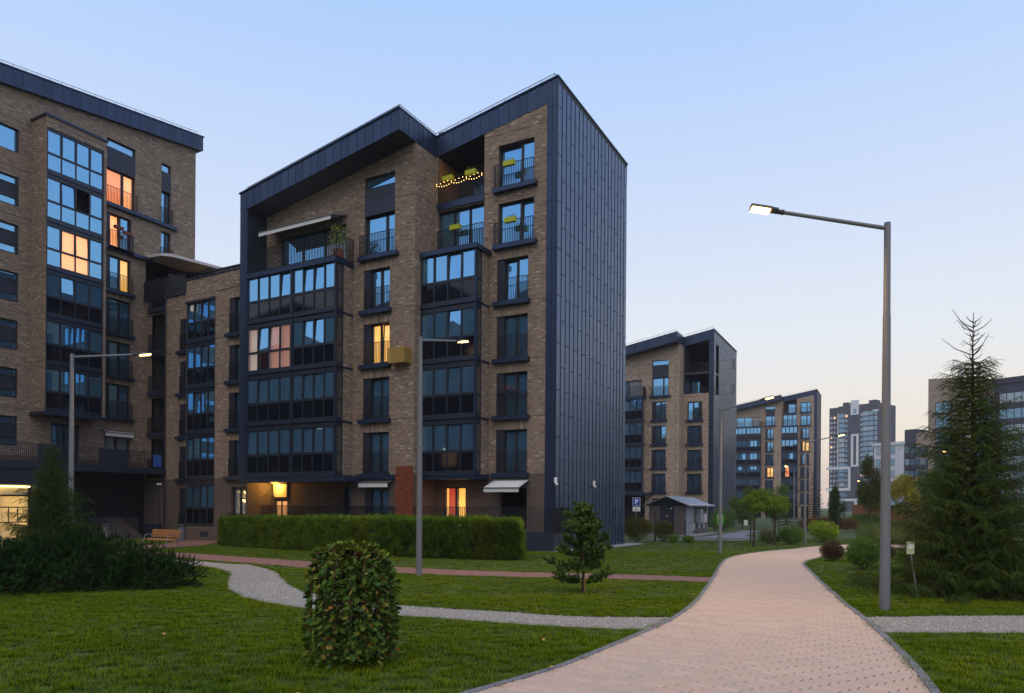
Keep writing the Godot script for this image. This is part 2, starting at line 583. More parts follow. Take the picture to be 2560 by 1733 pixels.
func ground_and_paths() -> void:
	var xs := [-1500.0, -700.0, -350.0, -200.0, -130.0, -90.0]
	var zs := [-1800.0, -900.0, -500.0, -300.0, -200.0, -140.0, -110.0, -90.0]
	for i in 181: xs.append(-70.0 + i * 0.5)
	for i in 159: zs.append(-75.0 + i * 0.5)
	xs.append_array([30.0, 50.0, 100.0, 300.0, 900.0, 1500.0])
	zs.append_array([8.0, 14.0, 30.0, 80.0, 300.0, 900.0])
	var mb := Mb.new()
	for i in xs.size() - 1:
		for j in zs.size() - 1:
			var a := on_ground(xs[i], zs[j]); var b := on_ground(xs[i + 1], zs[j]); var c := on_ground(xs[i + 1], zs[j + 1]); var d := on_ground(xs[i], zs[j + 1])
			mb.trin(a, d, c, Vector3.UP, Vector3.UP, Vector3.UP)
			mb.trin(a, c, b, Vector3.UP, Vector3.UP, Vector3.UP)
	structure(mb, "ground", M.soil)

	var pl := smooth_line(xy([-3.35, -3.0, -3.1, -5.13, -2.92, -6.41, -2.9, -7.68, -2.91, -9.58, -2.96, -10.88, -3.27, -13.42, -3.94, -17.32, -4.82, -22.29, -5.55, -26.6, -6.0, -30.33, -5.9, -36.11, -5.16, -42.09, -3.9, -47.8, -1.5, -52.0, 3.0, -54.0]))
	var pr := smooth_line(xy([0.55, -3.0, 0.35, -6.2, 0.13, -8.51, -0.28, -11.29, -0.56, -12.94, -0.94, -15.16, -1.74, -20.28, -2.48, -24.8, -2.92, -27.37, -3.0, -29.23, -2.9, -31.6, -2.6, -36.0, -2.0, -41.0, -0.9, -46.0, 1.0, -49.6, 3.6, -51.2]))
	PATH = joined(pl, pr)
	var walk := thing_structure("paved_path")
	var bed := sheet(PATH, 0.004, "paver_bed", M.paver_bed)
	pavers(walk)
	kerb_line(pl, walk, 1.0)
	kerb_line(pr, walk, -1.0)

	var gu := smooth_line(xy([-30.0, -16.6, -24.47, -16.5, -21.98, -16.67, -19.88, -16.31, -18.88, -16.4, -16.27, -15.08, -14.67, -13.83, -12.92, -12.38, -11.42, -11.27, -10.55, -10.73, -7.84, -9.98, -6.59, -9.97, -5.46, -10.09, -4.4, -10.16, -3.48, -10.62, -3.02, -10.82]))
	var gd := smooth_line(xy([-30.0, -15.3, -22.72, -15.32, -21.5, -15.5, -19.4, -15.2, -16.88, -13.98, -14.48, -11.94, -12.46, -10.36, -10.85, -9.39, -9.65, -8.95, -8.77, -8.77, -6.85, -8.77, -5.89, -8.92, -5.09, -8.93, -4.15, -9.05, -3.22, -9.26, -3.0, -9.4]))
	GRAVEL = joined(rough_edge(gu, 1), rough_edge(gd, 2))
	sheet(GRAVEL, 0.005, "gravel_path", M.gravel_bed)
	var eu := smooth_line(xy([-0.42, -12.46, 0.93, -13.52, 1.87, -14.16, 4.5, -15.8, 9.0, -18.0]))
	var ed := smooth_line(xy([-0.14, -10.81, 1.56, -11.79, 4.8, -13.6, 9.6, -15.9]))
	GRAVEL_E = joined(rough_edge(eu, 3), rough_edge(ed, 4))
	sheet(GRAVEL_E, 0.005, "gravel_path", M.gravel_bed)
	gravel_stones()

	var ru := smooth_line(xy([-36.0, -19.7, -28.93, -19.51, -25.73, -19.51, -21.34, -18.99, -18.26, -18.64, -14.26, -18.3, -11.57, -18.37, -8.76, -19.07, -6.48, -19.73, -4.45, -20.04]))
	var rd := smooth_line(xy([-36.0, -17.6, -27.82, -17.64, -26.03, -17.5, -22.73, -17.24, -19.0, -16.91, -16.18, -16.45, -12.7, -16.5, -10.6, -16.82, -8.07, -17.57, -6.0, -18.2, -4.15, -18.47]))
	RED = joined(ru, rd)
	sheet(RED, 0.005, "red_brick_path", M.red_bed)
	RED_B = smooth_line(xy([-30.6, -19.4, -31.8, -22.4, -33.2, -24.9, -35.2, -27.8, -39.4, -31.5, -43.5, -31.5, -43.5, -29.0, -39.5, -28.6, -36.6, -25.6, -35.0, -22.6, -33.9, -19.55]))
	sheet(RED_B, 0.004, "red_brick_path", M.red_bed)
	red_bricks()

func thing_structure(called: String) -> Node3D:
	var o := Node3D.new()
	o.name = numbered(called)
	o.set_meta("kind", "structure")
	add_child(o)
	return o

func rough_edge(line: PackedVector2Array, s: int) -> PackedVector2Array:
	var f := FastNoiseLite.new()
	f.seed = s
	f.frequency = 0.9
	var fine := PackedVector2Array()
	for i in line.size() - 1:
		for k in 3:
			var p := line[i].lerp(line[i + 1], k / 3.0)
			var d := (line[i + 1] - line[i]).normalized().orthogonal()
			fine.append(p + d * f.get_noise_2d(p.x, p.y) * 0.07)
	fine.append(line[-1])
	return fine

func pavers(parent: Node3D) -> void:
	var ax := Vector2(0.985, 0.171)
	var az := Vector2(-0.171, 0.985)
	var block := Mb.new()
	block.t = Transform3D(Basis(Vector3.RIGHT, -PI / 2), Vector3.ZERO)
	block.bevel(Vector3(-0.1135, -0.0605, -0.05), Vector3(0.1135, 0.0605, 0.0), 0.004)
	var bm := block.mesh()
	var spots := []
	var rot := Basis(Vector3.UP, -atan2(ax.y, ax.x))
	var wide: PackedVector2Array = Geometry2D.offset_polygon(PATH, 0.05)[0]
	for r in range(-60, 480):
		for q in range(-60, 60):
			var c: Vector2 = Vector2(-1.8, -4.0) + ax * (q * 0.241 + fposmod(r * 0.047, 0.241)) - az * (r * 0.131)
			if c.x < -7.2 or c.x > 3.4: continue
			var a := 9.0
			var e := -9.0
			for k in 9:
				var q0 := (k - 4) * 0.029
				if inside(wide, c + ax * q0): a = minf(a, q0); e = maxf(e, q0)
			if e - a < 0.05: continue
			if e - a < 0.2:
				spots.append([c + ax * (a + e) / 2, (e - a) / 0.232])
			else:
				spots.append([c, 1.0])
	spots.sort_custom(func(a, b): return depth(a[0].x, a[0].y) < depth(b[0].x, b[0].y))
	var rest := []
	var tint := []
	var made := 0
	var seg := RandomNumberGenerator.new()
	seg.seed = 77
	for spot in spots:
		var c: Vector2 = spot[0]
		var tilt := Basis(Vector3.RIGHT, seg.randf_range(-0.012, 0.012)) * Basis(Vector3.BACK, seg.randf_range(-0.006, 0.006))
		var at := Transform3D(tilt * rot * Basis.from_scale(Vector3(spot[1], 1, 1)), on_ground(c.x, c.y, 0.012 + seg.randf_range(-0.0015, 0.0015)))
		var d := depth(c.x, c.y)
		var k: float = seg.randf()
		if d > 5.9 and made < 300 and absf(c.x + 1.5) < 3.0:
			made += 1
			show_mesh("paver", bm, M["paver_%d" % int(k * 3.99)], parent, at)
		else:
			rest.append(at)
			var s := 0.93 + 0.14 * seg.randf()
			tint.append(Color(0.57 * s, 0.43 * s * (0.98 + 0.04 * k), 0.33 * s * (0.95 + 0.1 * k)))
	copies("pavers", bm, M.paver, parent, rest, tint, true)

func gravel_stones() -> void:
	var mb := Mb.new()
	var s := SphereMesh.new()
	s.radius = 0.5; s.height = 0.8; s.radial_segments = 5; s.rings = 2
	var r := RandomNumberGenerator.new()
	r.seed = 5
	var where := []
	var tint := []
	for spec in [[GRAVEL, -13.5, -3.0, -14.5, -8.6, 26000], [GRAVEL_E, -0.5, 5.0, -16.5, -10.8, 11000], [GRAVEL, -24.0, -10.0, -16.8, -9.0, 16000]]:
		for i in spec[5]:
			var p := Vector2(r.randf_range(spec[1], spec[2]), r.randf_range(spec[3], spec[4]))
			if not inside(spec[0], p): continue
			var k := r.randf_range(0.010, 0.022)
			where.append(Transform3D(Basis.from_euler(Vector3(r.randf() * 6, r.randf() * 6, r.randf() * 6)).scaled(Vector3(k * 1.3, k * 0.9, k)), on_ground(p.x, p.y, 0.006 + k * 0.15)))
			var g := r.randf_range(0.24, 0.56)
			tint.append(Color(g, g * r.randf_range(0.93, 1.0), g * r.randf_range(0.82, 0.98)))
	var o := copies("gravel", s, M.stone, self, where, tint, true)
	tag(o, "loose pale grey gravel strewn over the winding garden path", "gravel")

func red_bricks() -> void:
	var block := Mb.new()
	block.t = Transform3D(Basis(Vector3.RIGHT, -PI / 2), Vector3.ZERO)
	block.bevel(Vector3(-0.097, -0.047, -0.04), Vector3(0.097, 0.047, 0.0), 0.004)
	var r := RandomNumberGenerator.new()
	r.seed = 8
	var where := []
	var tint := []
	for i in 160:
		for j in 90:
			var c := Vector2(-36.0 + i * 0.2 + (j % 2) * 0.1, -20.6 + j * 0.1 * 0.5 * 2.0)
			if c.x > -4.0 or not inside(RED, c): continue
			where.append(Transform3D(Basis(Vector3.UP, 0.0), on_ground(c.x, c.y, 0.014 + r.randf_range(-0.001, 0.001))))
			var s := r.randf_range(0.8, 1.15)
			tint.append(Color(0.225 * s, 0.12 * s, 0.10 * s))
	for i in 75:
		for j in 140:
			var c := Vector2(-44.0 + i * 0.2 + (j % 2) * 0.1, -32.0 + j * 0.1)
			if not inside(RED_B, c) or inside(RED, c): continue
			where.append(Transform3D(Basis(Vector3.UP, 0.0), on_ground(c.x, c.y, 0.014 + r.randf_range(-0.001, 0.001))))
			var s := r.randf_range(0.8, 1.15)
			tint.append(Color(0.225 * s, 0.12 * s, 0.095 * s))
	var o := copies("red_bricks", block.mesh(), M.paver, self, where, tint, true)
	tag(o, "small red paving bricks of the walkway along the lawn", "paving")

func bare(p: Vector2) -> bool:   # where no grass grows
	return inside(PATH, p) or inside(GRAVEL, p) or inside(GRAVEL_E, p) or inside(RED, p) or inside(RED_B, p)

func lawn() -> void:
	var r := RandomNumberGenerator.new()
	r.seed = 12
	var meshes := []
	for m in 3:
		var mb := Mb.new()
		for i in 30:
			var a := r.randf() * TAU
			var q := sqrt(r.randf()) * 0.085
			var b := Vector3(cos(a) * q, 0, sin(a) * q)
			var lean := Vector3(r.randf_range(-1, 1), 0, r.randf_range(-1, 1)) * 0.028
			var h := r.randf_range(0.022, 0.05)
			var side := Vector3(cos(a + 1.5), 0, sin(a + 1.5)) * r.randf_range(0.0016, 0.003)
			var mid := b + lean * 0.35 + Vector3.UP * h * 0.6
			var up := Vector3(lean.x, 0.9, lean.z).normalized()
			mb.trin(b - side, b + side, mid, up, up, up)
			mb.trin(b + side, mid + side * 0.6, mid, up, up, up)
			mb.trin(mid, mid + side * 0.6, b + lean + Vector3.UP * h, up, up, up)
		meshes.append(mb.mesh())
	var f := FastNoiseLite.new()
	f.seed = 4
	f.frequency = 0.35
	f.fractal_octaves = 3
	var f2 := FastNoiseLite.new()
	f2.seed = 9
	f2.frequency = 1.6
	var where := [[], [], []]
	var tint := [[], [], []]
	var ex := Vector2(cos(YAW), -sin(YAW))
	var ed := Vector2(-sin(YAW), -cos(YAW))
	for band in [[5.0, 9.0, 210.0], [9.0, 14.0, 150.0], [14.0, 22.0, 75.0], [22.0, 34.0, 38.0], [34.0, 56.0, 16.0]]:
		var wide: float = band[1] * 1.62
		var n := int(wide * (band[1] - band[0]) * band[2])
		for i in n:
			var d := r.randf_range(band[0], band[1])
			var x := r.randf_range(-0.5, 0.5) * wide
			if absf(x) > d * 0.78 + 0.4: continue
			var p := ex * x + ed * d
			if p.y < -31.0 and p.x < -14.9: continue
			if p.x < -44.0: continue
			if bare(p): continue
			var k := 1.0 + d * 0.03
			where[i % 3].append(Transform3D(Basis(Vector3.UP, r.randf() * TAU).scaled(Vector3(k, 0.85 + 0.35 * r.randf(), k)), on_ground(p.x, p.y, -0.003)))
			var w := f.get_noise_2d(p.x, p.y) * 0.5 + f2.get_noise_2d(p.x, p.y) * 0.3
			var s := 1.0 + 0.35 * w + r.randf_range(-0.12, 0.12)
			var yel := clampf(0.5 + 0.6 * w, 0.0, 1.0)
			tint[i % 3].append(Color((0.095 + 0.085 * yel) * s, (0.20 + 0.025 * yel) * s, 0.006 * s))
	var root := Node3D.new()
	root.name = "grass"
	root.set_meta("kind", "stuff")
	tag(root, "short mown green lawn grass between the garden paths", "grass")
	add_child(root)
	for m in 3:
		copies("grass_tufts", meshes[m], M.grass, root, where[m], tint[m], true)

func fallen_leaves() -> void:
	var r := RandomNumberGenerator.new()
	r.seed = 3
	for p in xy([-6.3, -5.2, -6.6, -5.4, -4.2, -4.2, -7.9, -5.6, -2.95, -6.2, -8.6, -6.4, -3.7, -7.6, -0.2, -16.6]):
		var t := thing("fallen_leaf", "small yellow fallen leaf lying on the mown lawn", "leaf", on_ground(p.x, p.y, 0.045), r.randf() * TAU, "fallen leaves on the lawn")
		show_mesh("blade", leaf_mesh(0.06), M.leaf_yellow, t, Transform3D(Basis(Vector3.RIGHT, -1.35), Vector3.ZERO))


# ---------------------------------------------------------------- building kit
class Block:
	var root: Node3D
	var at: Transform3D
	var j0 := 4.08
	var lod := 0
	var bricks := []
	var tint := []
	var mortar := Mb.new()
	var joint := Mb.new()
	var reveal := Mb.new()
	var rng := RandomNumberGenerator.new()

func new_block(called: String, label: String, base: Vector3, off: Vector3, lod: int, j0: float, seed_value: int) -> Block:
	var b := Block.new()
	b.root = thing(called, label, "apartment block", base + off, 0.0, "apartment blocks")
	b.at = Transform3D(Basis.IDENTITY, -base)
	b.lod = lod
	b.j0 = j0
	b.rng.seed = seed_value
	return b

func facing(dir: String, p: Vector3) -> Transform3D:   # local x runs along the wall, y up, z out of it
	match dir:
		"+z": return Transform3D(Basis.IDENTITY, p)
		"+x": return Transform3D(Basis(Vector3.UP, PI / 2), p)
		"-x": return Transform3D(Basis(Vector3.UP, -PI / 2), p)
	return Transform3D(Basis(Vector3.UP, PI), p)

func brick_tint(b: Block, y: float) -> Color:
	var k := b.rng.randf()
	var s := b.rng.randf_range(0.86, 1.14)
	var base := Color(0.325, 0.262, 0.208)
	if k < 0.045: base = Color(0.52, 0.45, 0.37)
	elif k < 0.20: base = Color(0.225, 0.188, 0.16)
	elif k < 0.42: base = Color(0.35, 0.277, 0.214)
	elif k < 0.52: base = Color(0.275, 0.207, 0.165)
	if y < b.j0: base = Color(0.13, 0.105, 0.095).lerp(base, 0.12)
	return Color(base.r * s, base.g * s, base.b * s)

func wall(b: Block, T: Transform3D, w: float, y0: float, top0: float, top1: float, holes: Array, reveal_depth := 0.24, lintels := []) -> void:
	# holes: Rect2 in wall coordinates; lintels: Rect2 filled with bricks on end
	var us := [0.0, w]
	var ys := [y0, maxf(top0, top1)]
	for h in holes:
		us.append(clampf(h.position.x, 0, w)); us.append(clampf(h.end.x, 0, w))
		ys.append(maxf(h.position.y, y0)); ys.append(minf(h.end.y, ys[1]))
	us.sort()
	ys.sort()
	b.mortar.t = T
	b.reveal.t = T
	b.joint.t = T
	var back := -0.012 if b.lod == 0 else 0.0
	for i in us.size() - 1:
		if us[i + 1] - us[i] < 0.001: continue
		for j in ys.size() - 1:
			if ys[j + 1] - ys[j] < 0.001: continue
			var c := Vector2((us[i] + us[i + 1]) / 2, (ys[j] + ys[j + 1]) / 2)
			var open := false
			for h in holes:
				if h.has_point(c): open = true
			if open: continue
			var ta := lerpf(top0, top1, us[i] / w); var tb := lerpf(top0, top1, us[i + 1] / w)
			var ya := minf(ys[j + 1], ta); var yb := minf(ys[j + 1], tb)
			if ya <= ys[j] and yb <= ys[j]: continue
			b.mortar.quad(Vector3(us[i], ys[j], back), Vector3(us[i + 1], ys[j], back), Vector3(us[i + 1], maxf(yb, ys[j]), back), Vector3(us[i], maxf(ya, ys[j]), back))
	for h in holes:
		var a: Vector2 = h.position; var e: Vector2 = h.end
		var f := 0.0
		var d := -reveal_depth
		b.reveal.quad(Vector3(a.x, a.y, d), Vector3(a.x, a.y, f), Vector3(a.x, e.y, f), Vector3(a.x, e.y, d))
		b.reveal.quad(Vector3(e.x, a.y, f), Vector3(e.x, a.y, d), Vector3(e.x, e.y, d), Vector3(e.x, e.y, f))
		b.reveal.quad(Vector3(a.x, e.y, f), Vector3(e.x, e.y, f), Vector3(e.x, e.y, d), Vector3(a.x, e.y, d))
		b.reveal.quad(Vector3(a.x, a.y, d), Vector3(e.x, a.y, d), Vector3(e.x, a.y, f), Vector3(a.x, a.y, f))
	var high := maxf(top0, top1)
	for k in range(-2, 12):
		var jy := b.j0 + 3.0 * k
		if jy > y0 + 0.05 and jy < high - 0.1:
			var parts := [[0.0, w]]
			for h in holes:
				if jy > h.position.y and jy < h.end.y: parts = cut(parts, h.position.x, h.end.x)
			for q in parts:
				b.joint.box(Vector3(q[0], jy - 0.002, back), Vector3(q[1], jy + 0.022, back + 0.004))
	if b.lod > 0: return
	for k in range(-2, 12):
		for r in 40:
			var y := b.j0 + 3.0 * k + 0.024 + r * 0.0744
			if y < y0 or y > high: continue
			var yc := y + 0.032
			var parts := [[0.0, w]]
			for h in holes:
				if yc > h.position.y and yc < h.end.y: parts = cut(parts, h.position.x, h.end.x)
			for h in lintels:
				if yc > h.position.y and yc < h.end.y: parts = cut(parts, h.position.x, h.end.x)
			for q in parts:
				var u: float = q[0]
				var nxt: float = floorf((u - (r % 2) * 0.13) / 0.26) * 0.26 + (r % 2) * 0.13 + 0.26
				while u < q[1] - 0.02:
					var e: float = minf(nxt, q[1])
					var len := e - u - 0.010
					if len > 0.02 and yc < lerpf(top0, top1, (u + e) / 2 / w):
						b.bricks.append(T * Transform3D(Basis.from_scale(Vector3(len, 0.0644, 0.02)), Vector3((u + e) / 2, yc, -0.010 + b.rng.randf_range(-0.0015, 0.0015))))
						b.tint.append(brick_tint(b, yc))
					u = e
					nxt += 0.26
	for h in lintels:
		var u: float = h.position.x
		while u < h.end.x - 0.03:
			b.bricks.append(T * Transform3D(Basis.from_scale(Vector3(0.0644, h.size.y - 0.012, 0.02)), Vector3(u + 0.036, h.position.y + h.size.y / 2, -0.010 + b.rng.randf_range(-0.0015, 0.0015))))
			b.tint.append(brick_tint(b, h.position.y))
			u += 0.0744

func cut(parts: Array, a: float, e: float) -> Array:
	var o := []
	for q in parts:
		if e <= q[0] or a >= q[1]:
			o.append(q)
			continue
		if a > q[0]: o.append([q[0], a])
		if e < q[1]: o.append([e, q[1]])
	return o

func finish_walls(b: Block, singled := 0, pick := Rect2()) -> void:
	if b.lod == 0:
		put(b.mortar, "wall", M.mortar, b.root, b.at)
	else:
		put(b.mortar, "wall", M.brick_far, b.root, b.at)
	if b.reveal.v.size() > 0: put(b.reveal, "window_reveal", M.reveal, b.root, b.at)
	if b.joint.v.size() > 0: put(b.joint, "expansion_joint", M.joint, b.root, b.at)
	if b.lod > 0: return
	var unit := BoxMesh.new()
	unit.size = Vector3.ONE
	var rest := []
	var tint := []
	var made := 0
	for i in b.bricks.size():
		var p: Vector3 = b.bricks[i].origin
		if made < singled and pick.has_point(Vector2(p.x, p.y)) and b.tint[i].r > 0.0:
			made += 1
			var tone := 0
			if b.tint[i].r > 0.45: tone = 1
			elif b.tint[i].r < 0.24: tone = 2
			elif b.tint[i].r > 0.335: tone = 3
			show_mesh("brick", unit, M["brick_%d" % tone], b.root, b.at * b.bricks[i])
		else:
			rest.append(b.at * b.bricks[i])
			tint.append(b.tint[i])
	copies("bricks", unit, M.brick, b.root, rest, tint, true)

func wavy(w: float, h: float, amp: float, seed_value: int) -> Mb:   # a hanging cloth with folds
	var mb := Mb.new()
	var n := maxi(6, int(w / 0.035))
	var pts := []
	var r := RandomNumberGenerator.new()
	r.seed = seed_value
	var ph := r.randf() * 6.0
	for i in n + 1:
		var x := w * i / n
		pts.append(Vector3(x, 0, amp * sin(x * 34.0 + ph + 1.3 * sin(x * 7.0 + ph))))
	for i in n:
		var a: Vector3 = pts[i]; var c: Vector3 = pts[i + 1]
		var na := Vector3(-(pts[mini(i + 1, n)].z - pts[maxi(i - 1, 0)].z), 0, pts[mini(i + 1, n)].x - pts[maxi(i - 1, 0)].x).normalized()
		var nc := Vector3(-(pts[mini(i + 2, n)].z - pts[i].z), 0, pts[mini(i + 2, n)].x - pts[i].x).normalized()
		var up := Vector3(0, h, 0)
		mb.trin(a, c, c + up, na, nc, nc)
		mb.trin(a, c + up, a + up, na, nc, na)
	return mb

func room_box(w: float, h: float, d: float) -> Mb:   # the inside of a room seen through its window
	var mb := Mb.new()
	var a := Vector3(0, 0, 0); var e := Vector3(w, h, -d)
	mb.quad(Vector3(a.x, a.y, e.z), Vector3(e.x, a.y, e.z), Vector3(e.x, e.y, e.z), Vector3(a.x, e.y, e.z))
	mb.quad(Vector3(a.x, a.y, a.z), Vector3(a.x, a.y, e.z), Vector3(a.x, e.y, e.z), Vector3(a.x, e.y, a.z))
	mb.quad(Vector3(e.x, a.y, e.z), Vector3(e.x, a.y, a.z), Vector3(e.x, e.y, a.z), Vector3(e.x, e.y, e.z))
	mb.quad(Vector3(a.x, e.y, e.z), Vector3(e.x, e.y, e.z), Vector3(e.x, e.y, a.z), Vector3(a.x, e.y, a.z))
	mb.quad(Vector3(a.x, a.y, a.z), Vector3(e.x, a.y, a.z), Vector3(e.x, a.y, e.z), Vector3(a.x, a.y, e.z))
	return mb

func kept(key: String, make: Callable) -> Mesh:
	if not cache.has(key):
		var mb: Mb = make.call()
		cache[key] = mb.mesh()
	return cache[key]

func casement(w: float, h: float, bar := 0.065, thick := 0.06) -> Mb:
	var mb := Mb.new()
	mb.box(Vector3(0, 0, -thick), Vector3(bar, h, 0))
	mb.box(Vector3(w - bar, 0, -thick), Vector3(w, h, 0))
	mb.box(Vector3(bar, 0, -thick), Vector3(w - bar, bar, 0))
	mb.box(Vector3(bar, h - bar, -thick), Vector3(w - bar, h, 0))
	return mb

func bars(w: float, h: float, gap := 0.11, returns := 0.0) -> Mb:   # a railing of upright flats between two rails
	var mb := Mb.new()
	var n := maxi(1, int(round(w / gap)))
	for i in n + 1:
		var x := w * i / n
		mb.box(Vector3(x - 0.009, 0.03, -0.02), Vector3(x + 0.009, h - 0.02, 0.02))
	mb.box(Vector3(-0.012, h - 0.022, -0.024), Vector3(w + 0.012, h, 0.024))
	mb.box(Vector3(-0.012, 0.0, -0.022), Vector3(w + 0.012, 0.026, 0.022))
	if returns > 0.0:
		for x in [0.0, w]:
			mb.box(Vector3(x - 0.012, h - 0.02, -returns), Vector3(x + 0.012, h - 0.002, -0.024))
			mb.box(Vector3(x - 0.012, 0.004, -returns), Vector3(x + 0.012, 0.024, -0.022))
			mb.box(Vector3(x - 0.01, 0.024, -returns * 0.55), Vector3(x + 0.01, h - 0.02, -returns * 0.45))
	return mb

func key_of(a: Array) -> String:
	var s := ""
	for q in a: s += "%s|" % (str(snappedf(q, 0.005)) if q is float else str(q))
	return s

func french(b: Block, T: Transform3D, w: float, h: float, o := {}) -> Node3D:
	# full-height window with two sashes: frame, panes, curtain, room; with shutter, sill and railing where it has them
	var shutter: float = o.get("shutter", 0.0)
	var split: float = o.get("split", 0.5)
	var dim := shutter
	var node := sub(b.root, "window", b.at * T)
	var set_back := -0.20
	var gw := w - shutter
	var left := 0.0 if o.get("mirror", false) else shutter   # where the glazed part begins
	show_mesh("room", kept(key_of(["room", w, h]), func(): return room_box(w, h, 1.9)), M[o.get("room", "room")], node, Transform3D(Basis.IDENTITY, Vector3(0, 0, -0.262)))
	if shutter > 0.0:
		show_mesh("shutter", kept(key_of(["shutter", shutter, h]), func():
			var mb := Mb.new()
			mb.bevel(Vector3(0.004, 0.0, -0.24), Vector3(shutter, h - 0.004, -0.07), 0.006)
			return mb), M.panel, node, Transform3D(Basis.IDENTITY, Vector3(gw if o.get("mirror", false) else 0.0, 0, 0)))
	var frame := casement(gw, h, 0.05, 0.07)
	var sx := gw * split
	frame.box(Vector3(sx - 0.045, 0.05, -0.07), Vector3(sx + 0.045, h - 0.05, 0.0))
	put(frame, "frame", M.frame, node, Transform3D(Basis.IDENTITY, Vector3(left, 0, set_back)))
	var spans := [[0.05, sx - 0.045], [sx + 0.045, gw - 0.05]]
	for i in 2:
		var x0: float = spans[i][0]; var x1: float = spans[i][1]
		var pw := x1 - x0
		var tilt: float = 0.0
		if i == o.get("tilt", -1): tilt = -0.045
		var pt := Transform3D(Basis(Vector3.RIGHT, tilt), Vector3(left + x0, 0.05, set_back - 0.012))
		show_mesh("pane", kept(key_of(["pane", pw, h - 0.1]), func():
			var mb := Mb.new()
			mb.box(Vector3(0.045, 0.05, -0.035), Vector3(pw - 0.045, h - 0.15, -0.027))
			return mb), M["glass_clear" if o.get("curtain%d" % i, o.get("curtain", "")).begins_with("lit") else o.get("glass", "glass")], node, pt)
		show_mesh("sash_frame", kept(key_of(["sash", pw, h - 0.1]), func(): return casement(pw, h - 0.1, 0.05, 0.055)), M.frame, node, pt)
		var cu: String = o.get("curtain%d" % i, o.get("curtain", ""))
		if cu != "":
			show_mesh("curtain", kept(key_of(["cur", pw, h, i]), func(): return wavy(pw + 0.04, h - 0.06, 0.02, 7 + i)), M[cu], node, Transform3D(Basis.IDENTITY, Vector3(left + x0 - 0.02, 0.03, -0.40)))
	if o.get("sill", true):
		var ex: float = o.get("sill_over", 0.15)
		show_mesh("sill", kept(key_of(["sill", w, ex]), func():
			var mb := Mb.new()
			mb.bevel(Vector3(-ex, -0.235, 0.0), Vector3(w + ex, -0.005, 0.30), 0.008)
			return mb), M.zinc, node)
	if o.get("rail", true):
		var rx: float = o.get("rail_x", shutter * 0.75)
		show_mesh("railing", kept(key_of(["rail", w - rx + 0.06]), func(): return bars(w - rx + 0.08, 1.16, 0.105, 0.2)), M.rail, node, Transform3D(Basis.IDENTITY, Vector3(rx - 0.04, 0.01, 0.22)))
	return node

func glazing(b: Block, T: Transform3D, w: float, n: int, o := {}) -> Node3D:
	# one storey of a glazed bay: n tall panes over n spandrel panes, in dark frames
	var node := sub(b.root, "bay_glazing", b.at * T)
	var f := Mb.new()
	var post := 0.07
	f.box(Vector3(0, 0.0, -0.09), Vector3(w, 0.2, 0.0))
	f.box(Vector3(0, 1.14, -0.085), Vector3(w, 1.24, 0.004))
	f.box(Vector3(0, 2.64, -0.09), Vector3(w, 2.98, 0.0))
	for i in n + 1:
		var x := clampf(w * i / n, post / 2, w - post / 2)
		f.box(Vector3(x - post / 2, 0.2, -0.09), Vector3(x + post / 2, 1.14, 0.001))
		f.box(Vector3(x - post / 2, 1.24, -0.09), Vector3(x + post / 2, 2.64, 0.001))
	show_mesh("frame", f.mesh(), M.frame_bay, node)
	var pw := w / n
	var dep: float = o.get("depth", 1.25)
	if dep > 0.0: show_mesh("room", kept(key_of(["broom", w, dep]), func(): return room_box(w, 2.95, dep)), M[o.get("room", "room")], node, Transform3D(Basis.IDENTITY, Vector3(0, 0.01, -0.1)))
	var cur: Array = o.get("curtains", [])
	var tilt: Array = o.get("tilt", [])
	for i in n:
		var gx := pw - post
		var lo := show_mesh("spandrel_pane", kept(key_of(["lo", gx]), func():
			var mb := Mb.new()
			mb.box(Vector3(0, 0, -0.008), Vector3(gx, 0.94, 0))
			return mb), M["glass_clear" if i < cur.size() and cur[i].begins_with("lit") else o.get("low", "glass_dark")], node, Transform3D(Basis.IDENTITY, Vector3(pw * i + post / 2, 0.2, -0.04)))
		var ang := -0.05 if tilt.has(i) else 0.0
		var ut := Transform3D(Basis(Vector3.RIGHT, ang), Vector3(pw * i + post / 2, 1.24, -0.03))
		if not o.get("open", []).has(i):
			show_mesh("pane", kept(key_of(["up", gx]), func():
				var mb := Mb.new()
				mb.box(Vector3(0.04, 0.04, -0.03), Vector3(gx - 0.04, 1.36, -0.022))
				return mb), M["glass_clear" if i < cur.size() and cur[i].begins_with("lit") else o.get("glass", "glass")], node, ut)
			show_mesh("sash_frame", kept(key_of(["us", gx]), func(): return casement(gx, 1.4, 0.045, 0.05)), M.frame_bay, node, ut)
		if i < cur.size() and cur[i] != "":
			var full: bool = cur[i].begins_with("lit")
			var low := 0.25 if full else 1.2
			show_mesh("curtain", kept(key_of(["bc", gx, i % 2, low]), func(): return wavy(gx + 0.06, 2.62 - low, 0.018, 3 + i % 2)), M[cur[i]], node, Transform3D(Basis.IDENTITY, Vector3(pw * i + 0.01, low, -0.26)))
	return node

